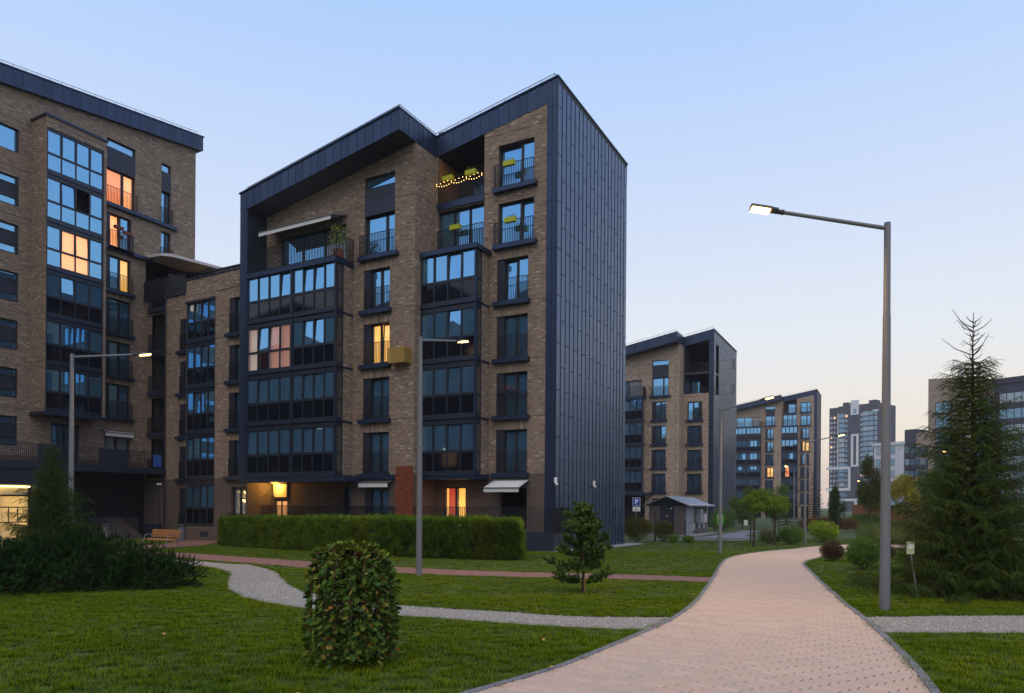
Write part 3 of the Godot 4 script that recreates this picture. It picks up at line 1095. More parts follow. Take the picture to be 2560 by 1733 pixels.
func fascia(b: Block, T: Transform3D, w: float, y_low: float, slope: float, high: float, pitch := 0.56) -> void:
	# sloping edge of the roof, dressed in upright sheets of zinc with a seam between each two
	var n := int(round(w / pitch))
	var p := w / n
	var rise := p * slope
	var m: Mesh = kept(key_of(["fas", p, slope, high]), func():
		var mb := Mb.new()
		var g := 0.008
		var a := Vector3(g, g * slope, 0.0); var c := Vector3(p - g, (p - g) * slope, 0.0)
		var hi := Vector3(0, high, 0); var f := Vector3(0, 0, 0.02)
		mb.quad(a + f, c + f, c + hi + f, a + hi + f)
		mb.quad(a, a + f, a + hi + f, a + hi)
		mb.quad(c + f, c, c + hi, c + hi + f)
		mb.quad(a, c, c + f, a + f)
		var s := Vector3(p - g * 0.4, (p - g * 0.4) * slope, 0.0)
		mb.quad(s + Vector3(-0.006, 0, 0.036), s + Vector3(0.006, 0, 0.036), s + hi + Vector3(0.006, 0, 0.036), s + hi + Vector3(-0.006, 0, 0.036))
		mb.quad(s + Vector3(-0.006, 0, 0.0), s + Vector3(-0.006, 0, 0.036), s + hi + Vector3(-0.006, 0, 0.036), s + hi + Vector3(-0.006, 0, 0.0))
		mb.quad(s + Vector3(0.006, 0, 0.036), s + Vector3(0.006, 0, 0.0), s + hi + Vector3(0.006, 0, 0.0), s + hi + Vector3(0.006, 0, 0.036))
		return mb)
	for i in n:
		show_mesh("fascia_panel", m, [M.zinc, M.zinc_b, M.zinc_c][(i * 7 + int(w)) % 3], b.root, b.at * T * Transform3D(Basis.IDENTITY, Vector3(p * i, y_low + rise * i, 0)))

func roof_rail(b: Block, pts: Array) -> void:
	var mb := Mb.new()
	for i in pts.size() - 1:
		var a: Vector3 = pts[i]; var e: Vector3 = pts[i + 1]
		var up := Vector3(0, 0.34, 0)
		mb.bar(a + up, e + up, 0.025, 0.025)
		var n := int(ceil(a.distance_to(e) / 0.75))
		for k in n + 1:
			var q := a.lerp(e, float(k) / n)
			mb.bar(q, q + up, 0.016, 0.016)
	put(mb, "roof_railing", M.rail, b.root, b.at)

func cladding(b: Block, x: float, z_front: float, z_back: float, y0: float, top: float, cols: int, holes := []) -> void:
	# standing-seam zinc on a wall that faces +x: upright sheets in columns, their cross joints staggered
	var back := Mb.new()
	var zs := [z_back, z_front]
	var ys := [y0, top]
	for h in holes:   # Rect2(z, y)
		zs.append(h.position.x); zs.append(h.end.x); ys.append(h.position.y); ys.append(h.end.y)
	zs.sort(); ys.sort()
	for i in zs.size() - 1:
		for j in ys.size() - 1:
			if zs[i + 1] - zs[i] < 0.001 or ys[j + 1] - ys[j] < 0.001: continue
			var c := Vector2((zs[i] + zs[i + 1]) / 2, (ys[j] + ys[j + 1]) / 2)
			var skip := false
			for h in holes:
				if h.has_point(c): skip = true
			if not skip: back.quad(Vector3(x - 0.03, ys[j], zs[i + 1]), Vector3(x - 0.03, ys[j], zs[i]), Vector3(x - 0.03, ys[j + 1], zs[i]), Vector3(x - 0.03, ys[j + 1], zs[i + 1]))
	put(back, "cladding_backing", M.seam, b.root, b.at)
	var pw := (z_front - z_back) / cols
	var seams := Mb.new()
	for i in cols:
		var z := z_front - pw * i
		var levels := [y0]
		var l := (22.76 if i % 2 == 0 else 21.56) + (b.j0 - 4.08) - 2.396 * 12
		while l < top - 0.1:
			if l > y0 + 0.1: levels.append(l)
			l += 2.396
		levels.append(top)
		for k in levels.size() - 1:
			var segs := [[levels[k], levels[k + 1]]]
			for h in holes:
				if z - pw / 2 > h.position.x and z - pw / 2 < h.end.x: segs = cut(segs, h.position.y, h.end.y)
			for s in segs:
				var hh: float = s[1] - s[0]
				if hh < 0.05: continue
				var m: Mesh = kept(key_of(["clad", pw, hh]), func():
					var mb := Mb.new()
					mb.bevel(Vector3(0.03, 0.014, 0), Vector3(pw - 0.03, hh - 0.014, 0.026), 0.008)
					return mb)
				show_mesh("cladding_panel", m, M["clad_%d" % (b.rng.randi() % 3)], b.root, b.at * facing("+x", Vector3(x - 0.026, s[0], z)))
		var ss := [[y0, top]]
		for h in holes:
			if z > h.position.x and z < h.end.x: ss = cut(ss, h.position.y, h.end.y)
		for s in ss:
			seams.box(Vector3(x - 0.03, s[0], z - 0.007), Vector3(x + 0.022, s[1], z + 0.007))
	put(seams, "standing_seam", M.seam, b.root, b.at)

func block_of_flats(called: String, label: String, off: Vector3, lod: int, ex: int, o: Dictionary) -> Block:
	# One block: a front part on the -x side that stands 1.9 m forward, a rear part, glazed bays, a zinc flank and a roof that climbs towards +x.
	var b := new_block(called, label, Vector3(-24.7, 0, -36), off, lod, 4.08, o.get("seed", 1))
	var up := 3.0 * ex
	var dx: float = o.get("dx", 0.0)
	var xa := -34.29 + dx; var xl := -26.83 + dx; var xc := -22.54 + dx; var xr := -15.10
	var lone: bool = o.get("corner_loggia", false)   # the block without a rear bay
	var zf := -29.01; var zl := -30.47; var zr := -32.38; var zb: float = o.get("back", -42.84)
	var sl := 0.1745
	var roof := func(x: float) -> float: return 20.86 + up + sl * (x + 34.29)
	var hi := 1.11
	var j := 4.08
	var floors := 4 + ex
	var lit: Dictionary = o.get("lit", {})
	# --- brick of the forward part, with its column of windows
	var holes := []
	var lints := []
	for k in floors:
		holes.append(Rect2(0.80, j + 3 * k + 0.09, 1.82, 2.27))
		lints.append(Rect2(0.80, j + 3 * k + 2.36, 1.82, 0.40))
	var jt := j + 3 * floors
	holes.append(Rect2(0.83, jt + 0.09, 2.10, 2.26))
	holes.append(Rect2(0.83, jt + 2.35, 2.10, 2.16))
	lints[floors - 1] = Rect2(0.62, jt - 0.64, 2.3, 0.40)
	lints.append(Rect2(0.83, jt + 2.36, 2.10, 1.53))
	var TL := facing("+z", Vector3(xl, 0, zl))
	holes.append(Rect2(0.95, 0.6, 1.7, 2.75))
	wall(b, TL, xc - xl, -0.3, roof.call(xl) - hi + 0.02, roof.call(xc) - hi + 0.02, holes, 0.24, [] if lod > 0 else lints.slice(0, floors))
	for k in floors:
		var w: Dictionary = lit.get("l%d" % k, {"curtain": ["curtain_grey", "curtain_grey", "curtain", "curtain_grey", "curtain"][k % 5]})
		w.merge({"shutter": 0.42, "tilt": k % 3 - 1})
		french(b, TL * Transform3D(Basis.IDENTITY, Vector3(0.80, j + 3 * k + 0.09, 0)), 1.82, 2.27, w)
	french(b, TL * Transform3D(Basis.IDENTITY, Vector3(0.83, jt + 0.09, 0)), 2.10, 2.26, {"split": 0.68, "sill_over": 0.3, "rail_x": -0.14, "curtain1": "curtain_grey"})
	var tr := Mb.new()
	tr.t = TL
	tr.box(Vector3(0.83, jt + 2.36, -0.10), Vector3(2.93, jt + 3.30, -0.004))
	tr.box(Vector3(0.83, jt + 3.31, -0.10), Vector3(2.93, jt + 3.88, -0.004))
	put(tr, "spandrel_panel", M.panel, b.root, b.at)
	high_window(b, TL * Transform3D(Basis.IDENTITY, Vector3(0.83, jt + 3.89, 0)), 2.10, 0.62, "room_dark", "")
	french(b, TL * Transform3D(Basis.IDENTITY, Vector3(0.95, 0.6, 0)), 1.7, 2.75, {"rail": false, "sill": false, "curtain": "curtain_grey", "shutter": 0.35})
	# --- return of the forward part towards +x
	wall(b, facing("+x", Vector3(xc, 0, zl)), zl - zr + 0.05, -0.3, roof.call(xc) - hi, roof.call(xc) - hi, [])
	# --- brick of the rear part
	var TR := facing("+z", Vector3(xc, 0, zr))
	var hr := []
	var lr := []
	var ru := 0.5 if lone else 3.96
	for k in floors:
		hr.append(Rect2(ru, j + 3 * k + 0.09, 1.84, 2.27))
		lr.append(Rect2(ru, j + 3 * k + 2.36, 1.84, 0.40))
	lr[floors - 1] = Rect2(ru, jt - 0.64, 1.84, 0.40)
	var rw := -15.70 - xc
	if lone:
		hr.append(Rect2(0.0, jt + 0.35, rw, roof.call(xr) - hi - jt))
	else:
		hr.append(Rect2(4.0, jt + 0.09, 2.11, 2.27))
		hr.append(Rect2(4.0, jt + 3.09, 2.11, 2.3))
		hr.append(Rect2(0.16, jt + 0.05, 2.96, 2.6))
		hr.append(Rect2(0.16, jt + 3.05, 2.96, 4.0))
	if not lone:
		hr.append(Rect2(0.0, -0.3, 3.5, 4.0))
		hr.append(Rect2(4.2, 0.6, 1.6, 2.8))
	wall(b, TR, rw, -0.3, roof.call(xc) - hi, roof.call(-15.7) - hi, hr, 0.24, [] if lod > 0 else lr)
	for k in floors:
		var w: Dictionary = lit.get("r%d" % k, {"curtain": ["curtain_grey", "curtain_grey", "curtain", "curtain", "curtain"][k % 5]})
		w.merge({"shutter": 0.40, "tilt": (k + 1) % 3 - 1, "mirror": lone})
		french(b, TR * Transform3D(Basis.IDENTITY, Vector3(ru, j + 3 * k + 0.09, 0)), 1.84, 2.27, w)
	if not o.get("corner_loggia", false):
		for k in 2:
			var w := {"split": 0.62, "sill_over": 0.22, "rail_x": -0.10, "curtain": "curtain", "tilt": 1 - k}
			french(b, TR * Transform3D(Basis.IDENTITY, Vector3(4.0, jt + 3 * k + 0.09, 0)), 2.11, 2.27, w)
		var p5 := Mb.new()
		p5.t = TR
		p5.box(Vector3(4.0, jt + 2.38, -0.2), Vector3(6.11, jt + 2.85, -0.03))
		put(p5, "spandrel_panel", M.panel, b.root, b.at)
		# window with railing above the bay, and the open loggia above that
		var n5 := sub(b.root, "loggia", b.at * TR * Transform3D(Basis.IDENTITY, Vector3(0.16, jt + 0.05, 0)))
		show_mesh("railing", bars(2.96, 1.5, 0.11).mesh(), M.rail, n5, Transform3D(Basis.IDENTITY, Vector3(0, 0, 0.06)))
		var w5 := Mb.new()
		for q in [[0.0, 0.95], [0.98, 1.95], [1.98, 2.96]]:
			w5.t = Transform3D(Basis.IDENTITY, Vector3(q[0], 0, -0.24))
			w5.box(Vector3(0, 0, -0.06), Vector3(0.06, 2.6, 0)); w5.box(Vector3(q[1] - q[0] - 0.06, 0, -0.06), Vector3(q[1] - q[0], 2.6, 0))
			w5.box(Vector3(0.06, 0, -0.06), Vector3(q[1] - q[0] - 0.06, 0.06, 0)); w5.box(Vector3(0.06, 2.5, -0.06), Vector3(q[1] - q[0] - 0.06, 2.6, 0))
		show_mesh("frame", w5.mesh(), M.frame, n5)
		for q in [[0.0, "curtain_grey"], [0.98, "curtain"], [1.98, "curtain"]]:
			var pane := Mb.new()
			pane.box(Vector3(0.06, 0.06, -0.036), Vector3(0.91, 2.5, -0.028))
			show_mesh("pane", pane.mesh(), M.glass, n5, Transform3D(Basis.IDENTITY, Vector3(q[0], 0, -0.24)))
			show_mesh("curtain", wavy(0.9, 2.5, 0.02, 5).mesh(), M[q[1]], n5, Transform3D(Basis.IDENTITY, Vector3(q[0], 0.04, -0.5)))
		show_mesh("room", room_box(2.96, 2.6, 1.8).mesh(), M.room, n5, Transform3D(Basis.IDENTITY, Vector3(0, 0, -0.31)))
		var n6 := sub(b.root, "loggia", b.at * TR * Transform3D(Basis.IDENTITY, Vector3(0.16, jt + 3.05, 0)))
		show_mesh("recess", room_box(2.96, 3.4, 2.2).mesh(), M.room, n6, Transform3D(Basis.IDENTITY, Vector3(0, 0, 0.0)))
		show_mesh("side_panel", _box_mesh(Vector3(0.005, 0.0, -2.1), Vector3(0.02, 2.6, -0.05)), M.bench_wood, n6)
		show_mesh("railing", bars(2.96, 1.16, 0.105).mesh(), M.rail, n6, Transform3D(Basis.IDENTITY, Vector3(0, 0.02, 0.02)))
		show_mesh("floor_edge", _box_mesh(Vector3(-0.02, -0.36, -0.05), Vector3(2.98, 0.0, 0.10)), M.zinc, n6)
		show_mesh("balcony_door", casement(1.6, 2.3).mesh(), M.frame, n6, Transform3D(Basis.IDENTITY, Vector3(0.9, 0.0, -2.1)))
		show_mesh("balcony_door_pane", _box_mesh(Vector3(0.97, 0.07, -2.15), Vector3(2.43, 2.23, -2.14)), M.glass, n6)
	else:
		corner_loggia(b, jt, xc, xr, zr, roof)
	# --- dark zinc strip at the corner, in two columns of sheets
	var cs := Mb.new()
	for q in [[-15.70, -15.405, 0.0], [-15.395, -15.10, 1.2]]:
		var y := -0.3
		var l: float = 22.76 + q[2] - 2.396 * 10
		while y < roof.call(q[0]) - 0.05:
			var y1 := minf(l if l > y + 0.02 else l + 2.396, roof.call(q[0]) - 0.03)
			if y1 > y:
				show_mesh("corner_panel", _bevel_mesh(q[1] - q[0] - 0.008, y1 - y - 0.012, 0.03), M.zinc_b if int(y) % 2 == 0 else M.zinc, b.root, b.at * facing("+z", Vector3(q[0] + 0.004, y + 0.006, zr)))
			y = y1
			l = y1 + 2.396
	cs.box(Vector3(-15.70, -0.3, zr - 0.3), Vector3(xr - 0.03, roof.call(-15.7) - 0.02, zr))
	put(cs, "corner_backing", M.seam, b.root, b.at)
	# --- zinc flank
	cladding(b, xr, zr + 0.03, zb, -0.3, 23.95 + up, o.get("cols", 19), o.get("flank_holes", []))
	# --- roof
	for q in [[xa, xc, zf], [xc, xr, zr + 0.03]]:
		var r := Mb.new()
		r.prism([Vector2(q[0], roof.call(q[0]) - hi), Vector2(q[1] - 0.002, roof.call(q[1]) - hi), Vector2(q[1] - 0.002, roof.call(q[1])), Vector2(q[0], roof.call(q[0]))], zb, q[2] - 0.03)
		put(r, "roof", M.soffit, b.root, b.at)
		var cap := Mb.new()
		cap.prism([Vector2(q[0] - 0.05, roof.call(q[0] - 0.05) - 0.02), Vector2(q[1] + 0.05, roof.call(q[1] + 0.05) - 0.02), Vector2(q[1] + 0.05, roof.call(q[1] + 0.05) + 0.05), Vector2(q[0] - 0.05, roof.call(q[0] - 0.05) + 0.05)], zb - 0.05, q[2] + 0.06)
		put(cap, "roof_edging", M.zinc, b.root, b.at)
		fascia(b, facing("+z", Vector3(q[0], 0, q[2] - 0.03)), q[1] - q[0], roof.call(q[0]) - hi, sl, hi - 0.02)
	fascia(b, facing("+x", Vector3(xc, 0, zf)), zf - zr, roof.call(xc) - hi, 0.0, hi - 0.02, 0.42)
	roof_rail(b, [Vector3(xa + 0.3, roof.call(xa + 0.3), zf - 0.25), Vector3(xc - 0.15, roof.call(xc - 0.15), zf - 0.25), Vector3(xc - 0.15, roof.call(xc - 0.15), zr - 0.15), Vector3(xr - 0.25, roof.call(xr - 0.25), zr - 0.15), Vector3(xr - 0.25, roof.call(xr - 0.25), zb + 0.4)])
	# --- wing wall at the -x end
	var wing := Mb.new()
	wing.box(Vector3(xa + 0.02, 3.72, zb), Vector3(-33.66 + dx, roof.call(xa) - hi + 0.05, zf - 0.03))
	put(wing, "wing_wall", M.panel, b.root, b.at)
	for c in 2:
		var y := 3.72
		while y < roof.call(xa) - hi:
			var y1 := minf(y + (2.396 if c == 0 or y > 4.0 else 1.2), roof.call(xa) - hi + 0.04)
			show_mesh("corner_panel", _bevel_mesh(0.30, y1 - y - 0.012, 0.03), M.zinc_c if c == 0 else M.zinc_b, b.root, b.at * facing("+z", Vector3(xa + 0.02 + 0.31 * c, y + 0.006, zf - 0.03)))
			y = y1
	# --- glazed bay under the terrace, four storeys in two units
	for k in floors:
		var y := j + 3 * k
		var la: Dictionary = lit.get("a%d" % k, {"curtains": [["", "curtain_grey", "", "curtain_grey"], ["curtain", "curtain", "curtain", "curtain"], ["", "", "curtain", ""], ["curtain_grey", "", "", "curtain_grey"]][k % 4], "tilt": [k % 4]})
		var lb: Dictionary = lit.get("b%d" % k, {"curtains": [["curtain_grey", "curtain_grey", "curtain_grey", ""], ["curtain_grey", "", "curtain_grey", ""], ["blind", "", "blind", "blind"], ["curtain", "curtain", "", "curtain"]][k % 4], "tilt": [1, 2]})
		glazing(b, facing("+z", Vector3(-33.64 + dx, y, zf - 0.04)), 3.52, 4, la)
		glazing(b, facing("+z", Vector3(-29.98 + dx, y, zf - 0.04)), 3.16, 4, lb)
		glazing(b, facing("+x", Vector3(-26.80 + dx, y, zf - 0.06)), 0.62, 1, {"depth": 0.0})
		var slab := Mb.new()
		slab.bevel(Vector3(-33.66 + dx, y - 0.09, zf - 1.4), Vector3(-26.74 + dx, y - 0.002, zf + 0.05), 0.012)
		put(slab, "floor_slab", M.zinc_b, b.root, b.at)
	var posts := Mb.new()
	posts.box(Vector3(-30.11 + dx, j, zf - 0.16), Vector3(-29.985 + dx, jt - 0.12, zf + 0.02))
	posts.box(Vector3(-26.86 + dx, j, zf - 0.16), Vector3(-26.745 + dx, jt - 0.12, zf + 0.006))
	put(posts, "bay_post", M.frame_bay, b.root, b.at)
	wall(b, facing("+x", Vector3(-26.79 + dx, 0, zf - 0.68)), zf - 0.68 - zl, 3.9, jt - 0.1, jt - 0.1, [])
	var back := Mb.new()
	back.box(Vector3(-33.64 + dx, j, zl - 0.2), Vector3(-26.85 + dx, jt - 0.1, zl - 0.02))
	put(back, "inner_wall", M.room, b.root, b.at)
	var band := Mb.new()
	band.box(Vector3(xa + 0.02, 3.72, zl - 0.3), Vector3(-25.9 + dx, 3.985, zf + 0.02))
	put(band, "bay_base", M.zinc_b, b.root, b.at)
	# --- terrace on the bay
	var te := Mb.new()
	te.bevel(Vector3(-33.66 + dx, jt - 0.40, zl - 0.02), Vector3(-26.72 + dx, jt - 0.13, zf + 0.08), 0.012)
	put(te, "terrace_slab", M.zinc_b, b.root, b.at)
	put(bars(6.9, 1.32, 0.115), "railing", M.rail, b.root, b.at * facing("+z", Vector3(-33.64 + dx, jt - 0.13, zf - 0.02)))
	put(bars(1.35, 1.32, 0.115), "railing", M.rail, b.root, b.at * facing("+x", Vector3(-26.76 + dx, jt - 0.13, zf - 0.06)))
	var TT := facing("+z", Vector3(-33.66 + dx, 0, zl))
	wall(b, TT, 6.83, jt - 0.3, roof.call(-33.66 + dx) - hi, roof.call(-26.83 + dx) - hi, [Rect2(1.2, jt - 0.1, 5.1, 2.35)], 0.2)
	var door := sub(b.root, "terrace_door", b.at * TT * Transform3D(Basis.IDENTITY, Vector3(1.2, jt - 0.1, -0.15)))
	show_mesh("room", room_box(5.1, 2.35, 2.5).mesh(), M.room, door, Transform3D(Basis.IDENTITY, Vector3(0, 0, -0.08)))
	for i in 3:
		var fr := casement(1.69, 2.34)
		show_mesh("frame", fr.mesh(), M.frame, door, Transform3D(Basis.IDENTITY, Vector3(1.7 * i, 0, 0)))
		show_mesh("pane", _box_mesh(Vector3(0.07, 0.07, -0.04), Vector3(1.62, 2.27, -0.03)), M.glass_clear if i == 2 else M.glass, door, Transform3D(Basis.IDENTITY, Vector3(1.7 * i, 0, 0)))
	# --- glazed bay of the rear part
	if not lone:
		var zq := -30.96
		for k in floors:
			var y := j + 3 * k
			var lc: Dictionary = lit.get("c%d" % k, {"curtains": [["", "curtain_grey", "", "curtain_grey"], ["curtain_grey", "", "", ""], ["", "", "", "curtain"], ["curtain", "curtain", "curtain", "curtain"]][k % 4], "tilt": [2]})
			glazing(b, facing("+z", Vector3(xc + 0.02, y, zq - 0.04)), 3.44, 4, lc)
			glazing(b, facing("+x", Vector3(-19.06, y, zq - 0.06)), 0.60, 1, {"depth": 0.0})
			var slab := Mb.new()
			slab.bevel(Vector3(xc + 0.01, y - 0.09, zr + 0.02), Vector3(-19.0, y - 0.002, zq + 0.05), 0.012)
			put(slab, "floor_slab", M.zinc_b, b.root, b.at)
		wall(b, facing("+x", Vector3(-19.05, 0, zq - 0.66)), zq - 0.66 - zr, 3.85, jt - 0.1, jt - 0.1, [])
		var cap2 := Mb.new()
		cap2.bevel(Vector3(xc + 0.01, jt - 0.34, zr), Vector3(-18.93, jt - 0.095, zq + 0.11), 0.012)
		cap2.box(Vector3(xc + 0.01, 3.82, zr - 0.3), Vector3(-18.98, 3.985, zq + 0.02))
		cap2.box(Vector3(-19.12, j, zq - 0.16), Vector3(-19.02, jt - 0.35, zq + 0.004))
		put(cap2, "bay_cap", M.zinc, b.root, b.at)
		var back2 := Mb.new()
		back2.box(Vector3(xc, j, zr - 0.2), Vector3(-19.1, jt - 0.1, zr - 0.03))
		put(back2, "inner_wall", M.room, b.root, b.at)
	# --- core of the building, behind the rooms
	var core := Mb.new()
	core.box(Vector3(xa + 0.05, -0.3, zb), Vector3(xc - 0.05, roof.call(xa) - hi, zl - 3.0))
	core.box(Vector3(xc - 0.05, -0.3, zb), Vector3(xr - 0.05, roof.call(xc) - hi, zr - 3.0))
	put(core, "core_wall", M.room_dark, b.root, b.at)
	return b

func _box_mesh(lo: Vector3, hi: Vector3) -> ArrayMesh:
	var mb := Mb.new()
	mb.box(lo, hi)
	return mb.mesh()

func _bevel_mesh(w: float, h: float, d: float) -> Mesh:
	return kept(key_of(["bev", w, h, d]), func():
		var mb := Mb.new()
		mb.bevel(Vector3.ZERO, Vector3(w, h, d), 0.006)
		return mb)

func high_window(b: Block, T: Transform3D, w: float, h: float, room: String, curtain: String) -> void:
	var node := sub(b.root, "window", b.at * T)
	show_mesh("frame", casement(w, h, 0.07, 0.08).mesh(), M.frame, node, Transform3D(Basis.IDENTITY, Vector3(0, 0, -0.16)))
	show_mesh("pane", _box_mesh(Vector3(0.07, 0.07, -0.20), Vector3(w - 0.07, h - 0.07, -0.19)), M.glass, node)
	show_mesh("room", room_box(w, h, 1.2).mesh(), M[room], node, Transform3D(Basis.IDENTITY, Vector3(0, 0, -0.25)))
	if curtain != "":
		show_mesh("curtain", wavy(w - 0.1, h - 0.1, 0.015, 2).mesh(), M[curtain], node, Transform3D(Basis.IDENTITY, Vector3(0.05, 0.05, -0.4)))

func corner_loggia(b: Block, jt: float, xc: float, xr: float, zr: float, roof: Callable) -> void:
	# two open storeys at the corner, with a floor between them, railings and a glass screen
	var n := sub(b.root, "loggia", b.at)
	var m := Mb.new()
	var h1: float = roof.call(xr) - 1.11
	m.quad(Vector3(xc + 0.15, jt, zr - 3.0), Vector3(xr - 0.06, jt, zr - 3.0), Vector3(xr - 0.06, h1, zr - 3.0), Vector3(xc + 0.15, h1, zr - 3.0))
	m.box(Vector3(xc + 0.02, jt, zr - 3.0), Vector3(xc + 0.15, h1, zr - 0.26))
	m.box(Vector3(xc + 0.1, jt + 2.75, zr - 3.0), Vector3(xr - 0.05, jt + 3.05, zr - 0.05))
	m.box(Vector3(xc + 0.1, jt - 0.25, zr - 3.0), Vector3(xr - 0.05, jt + 0.05, zr - 0.26))
	show_mesh("recess", m.mesh(), M.panel, n)
	for k in 2:
		show_mesh("railing", bars(6.0, 1.15, 0.11).mesh(), M.rail, n, Transform3D(Basis.IDENTITY, Vector3(xc + 0.2, jt + 3 * k + 0.06, zr - 0.12)))
	show_mesh("pane", _box_mesh(Vector3(xc + 0.3, jt + 0.3, zr - 2.9), Vector3(xc + 1.3, jt + 2.5, zr - 2.88)), M.glass, n)


func tall_block() -> Block:
	# the tall block that faces +x: zinc-edged roof, glazed bay, French windows, slotted stair windows and a podium terrace
	var b := new_block("apartment_block", "tall brick block with lit orange windows and a podium terrace, nearest the garden spruce", Vector3(-49, 0, -28), Vector3.ZERO, 0, 5.36, 21)
	var X := -48.5
	var zs := -17.0
	var T := facing("+x", Vector3(X, 0, zs))
	var u := func(z: float) -> float: return zs - z
	var sl := 0.148
	var roof := func(z: float) -> float: return 29.27 + sl * (-22.95 - z)
	var holes := []
	var lint := []
	for k in 6:   # slotted stair windows
		var J := 5.36 + 3 * k
		holes.append(Rect2(u.call(-21.65), J + 0.62, 2.4, 1.87))
	holes.append(Rect2(u.call(-21.65), 24.38, 2.4, 1.49))
	holes.append(Rect2(u.call(-29.65), 23.45, 2.1, 2.51))
	holes.append(Rect2(u.call(-29.65), 27.42, 2.1, 0.58))
	holes.append(Rect2(u.call(-29.65), 25.96, 2.1, 1.46))
	for k in range(1, 6):
		holes.append(Rect2(u.call(-29.66), 5.36 + 3 * k + 0.09, 1.8, 2.42))
		lint.append(Rect2(u.call(-29.66), 5.36 + 3 * k + 2.51, 1.8, 0.26))
	holes.append(Rect2(u.call(-29.6), 4.9, 1.9, 2.6))
	holes.append(Rect2(u.call(-26.06), 4.9, 1.83, 2.75))
	for y in [[27.41, 0.59], [25.94, 1.47], [23.45, 2.49], [20.45, 2.45]]:
		holes.append(Rect2(u.call(-33.83), y[0], 0.77, y[1]))
	var T2 := facing("+x", Vector3(X, 0, -32.6))
	# below the canopy the wall ends at z = -32.6; above it goes on to -36.75
	var low := []
	var high := []
	for h in holes:
		if h.end.y < 20.4 or h.position.x > 15.6: pass
		low.append(h)
	wall(b, T, 15.6, 4.6, 20.4, 20.4, low.filter(func(h): return h.position.y < 20.4 and h.position.x < 15.6), 0.24, lint.slice(0, 5))
	wall(b, T, 36.75 + zs, 20.4, roof.call(zs) - 1.0, roof.call(-36.75) - 1.0, holes.filter(func(h): return h.end.y > 20.4), 0.24, [])
	for k in 6:
		stair_slot(b, T * Transform3D(Basis.IDENTITY, Vector3(u.call(-21.65), 5.36 + 3 * k + 0.62, 0)), 2.4, 1.87, k < 4)
	high_window(b, T * Transform3D(Basis.IDENTITY, Vector3(u.call(-21.65), 24.38, 0)), 2.4, 1.49, "room", "curtain")
	high_window(b, T * Transform3D(Basis.IDENTITY, Vector3(u.call(-29.65), 27.42, 0)), 2.1, 0.58, "lit_pale_room", "")
	high_window(b, T * Transform3D(Basis.IDENTITY, Vector3(u.call(-33.83), 27.41, 0)), 0.77, 0.59, "lit_pale_room", "")
	var globe := SphereMesh.new()
	globe.radius = 0.17; globe.height = 0.34; globe.radial_segments = 16; globe.rings = 8
	show_mesh("ceiling_lamp", globe, M.bulb, b.root, b.at * Transform3D(Basis.IDENTITY, Vector3(X - 0.9, 27.72, -30.3)))
	french(b, T * Transform3D(Basis.IDENTITY, Vector3(u.call(-29.65), 23.45, 0)), 2.1, 2.51, {"split": 0.6, "curtain0": "lit_orange", "curtain1": "lit_pale", "sill": false, "rail_x": -0.05, "glass": "glass_clear"})
	var looks := {5: {"curtain0": "lit_pale", "curtain1": "curtain", "room": "room"}, 4: {"curtain1": "lit_yellow"}, 3: {"curtain": "curtain_grey"}, 2: {"curtain": "curtain_grey"}, 1: {"curtain": ""}}
	for k in range(1, 6):
		var w: Dictionary = looks[k]
		w.merge({"shutter": 0.3, "tilt": 0 if k == 5 else -1, "sill_over": 0.05 if k == 5 else 0.2})
		french(b, T * Transform3D(Basis.IDENTITY, Vector3(u.call(-29.66), 5.36 + 3 * k + 0.09, 0)), 1.8, 2.42, w)
	french(b, T * Transform3D(Basis.IDENTITY, Vector3(u.call(-29.6), 4.9, 0)), 1.9, 2.6, {"rail": false, "sill": false, "room": "room_dark", "glass": "glass_clear"})
	french(b, T * Transform3D(Basis.IDENTITY, Vector3(u.call(-26.06), 4.9, 0)), 1.83, 2.75, {"rail": false, "sill": false, "curtain0": "curtain_grey"})
	for y in [23.45, 20.45]:
		french(b, T * Transform3D(Basis.IDENTITY, Vector3(u.call(-33.83), y, 0)), 0.77, 2.46, {"split": 0.62, "curtain": "curtain", "sill": false, "rail_x": -0.04})
	var sp := Mb.new()
	sp.t = T
	sp.box(Vector3(u.call(-29.65), 25.96, -0.1), Vector3(u.call(-31.75), 26.68, -0.004))
	sp.box(Vector3(u.call(-29.65), 26.69, -0.1), Vector3(u.call(-31.75), 27.42, -0.004))
	put(sp, "spandrel_panel", M.panel, b.root, b.at)
	var sp2 := Mb.new()
	sp2.t = T
	sp2.box(Vector3(u.call(-33.83), 25.94, -0.1), Vector3(u.call(-34.6), 26.7, -0.004))
	sp2.box(Vector3(u.call(-33.83), 26.71, -0.1), Vector3(u.call(-34.6), 27.41, -0.004))
	put(sp2, "spandrel_panel", M.panel, b.root, b.at)
	for q in [[-28.9, -35.0, 23.22], [-28.9, -33.0, 20.22]]:
		var ledge := Mb.new()
		ledge.t = T
		ledge.bevel(Vector3(u.call(q[0]), q[2], 0), Vector3(u.call(q[1]), q[2] + 0.24, 0.3), 0.01)
		put(ledge, "ledge", M.zinc, b.root, b.at)
	# bay
	var XB := -46.81
	var top := Mb.new()
	wall(b, facing("+z", Vector3(X, 0, -24.79)), XB - X, 8.2, 26.73, 26.73, [])
	wall(b, facing("+x", Vector3(XB, 0, -24.79)), 3.83, 8.2, 26.73, 26.73, [Rect2(0.03, 8.21, 3.62, 17.86)], 0.2)
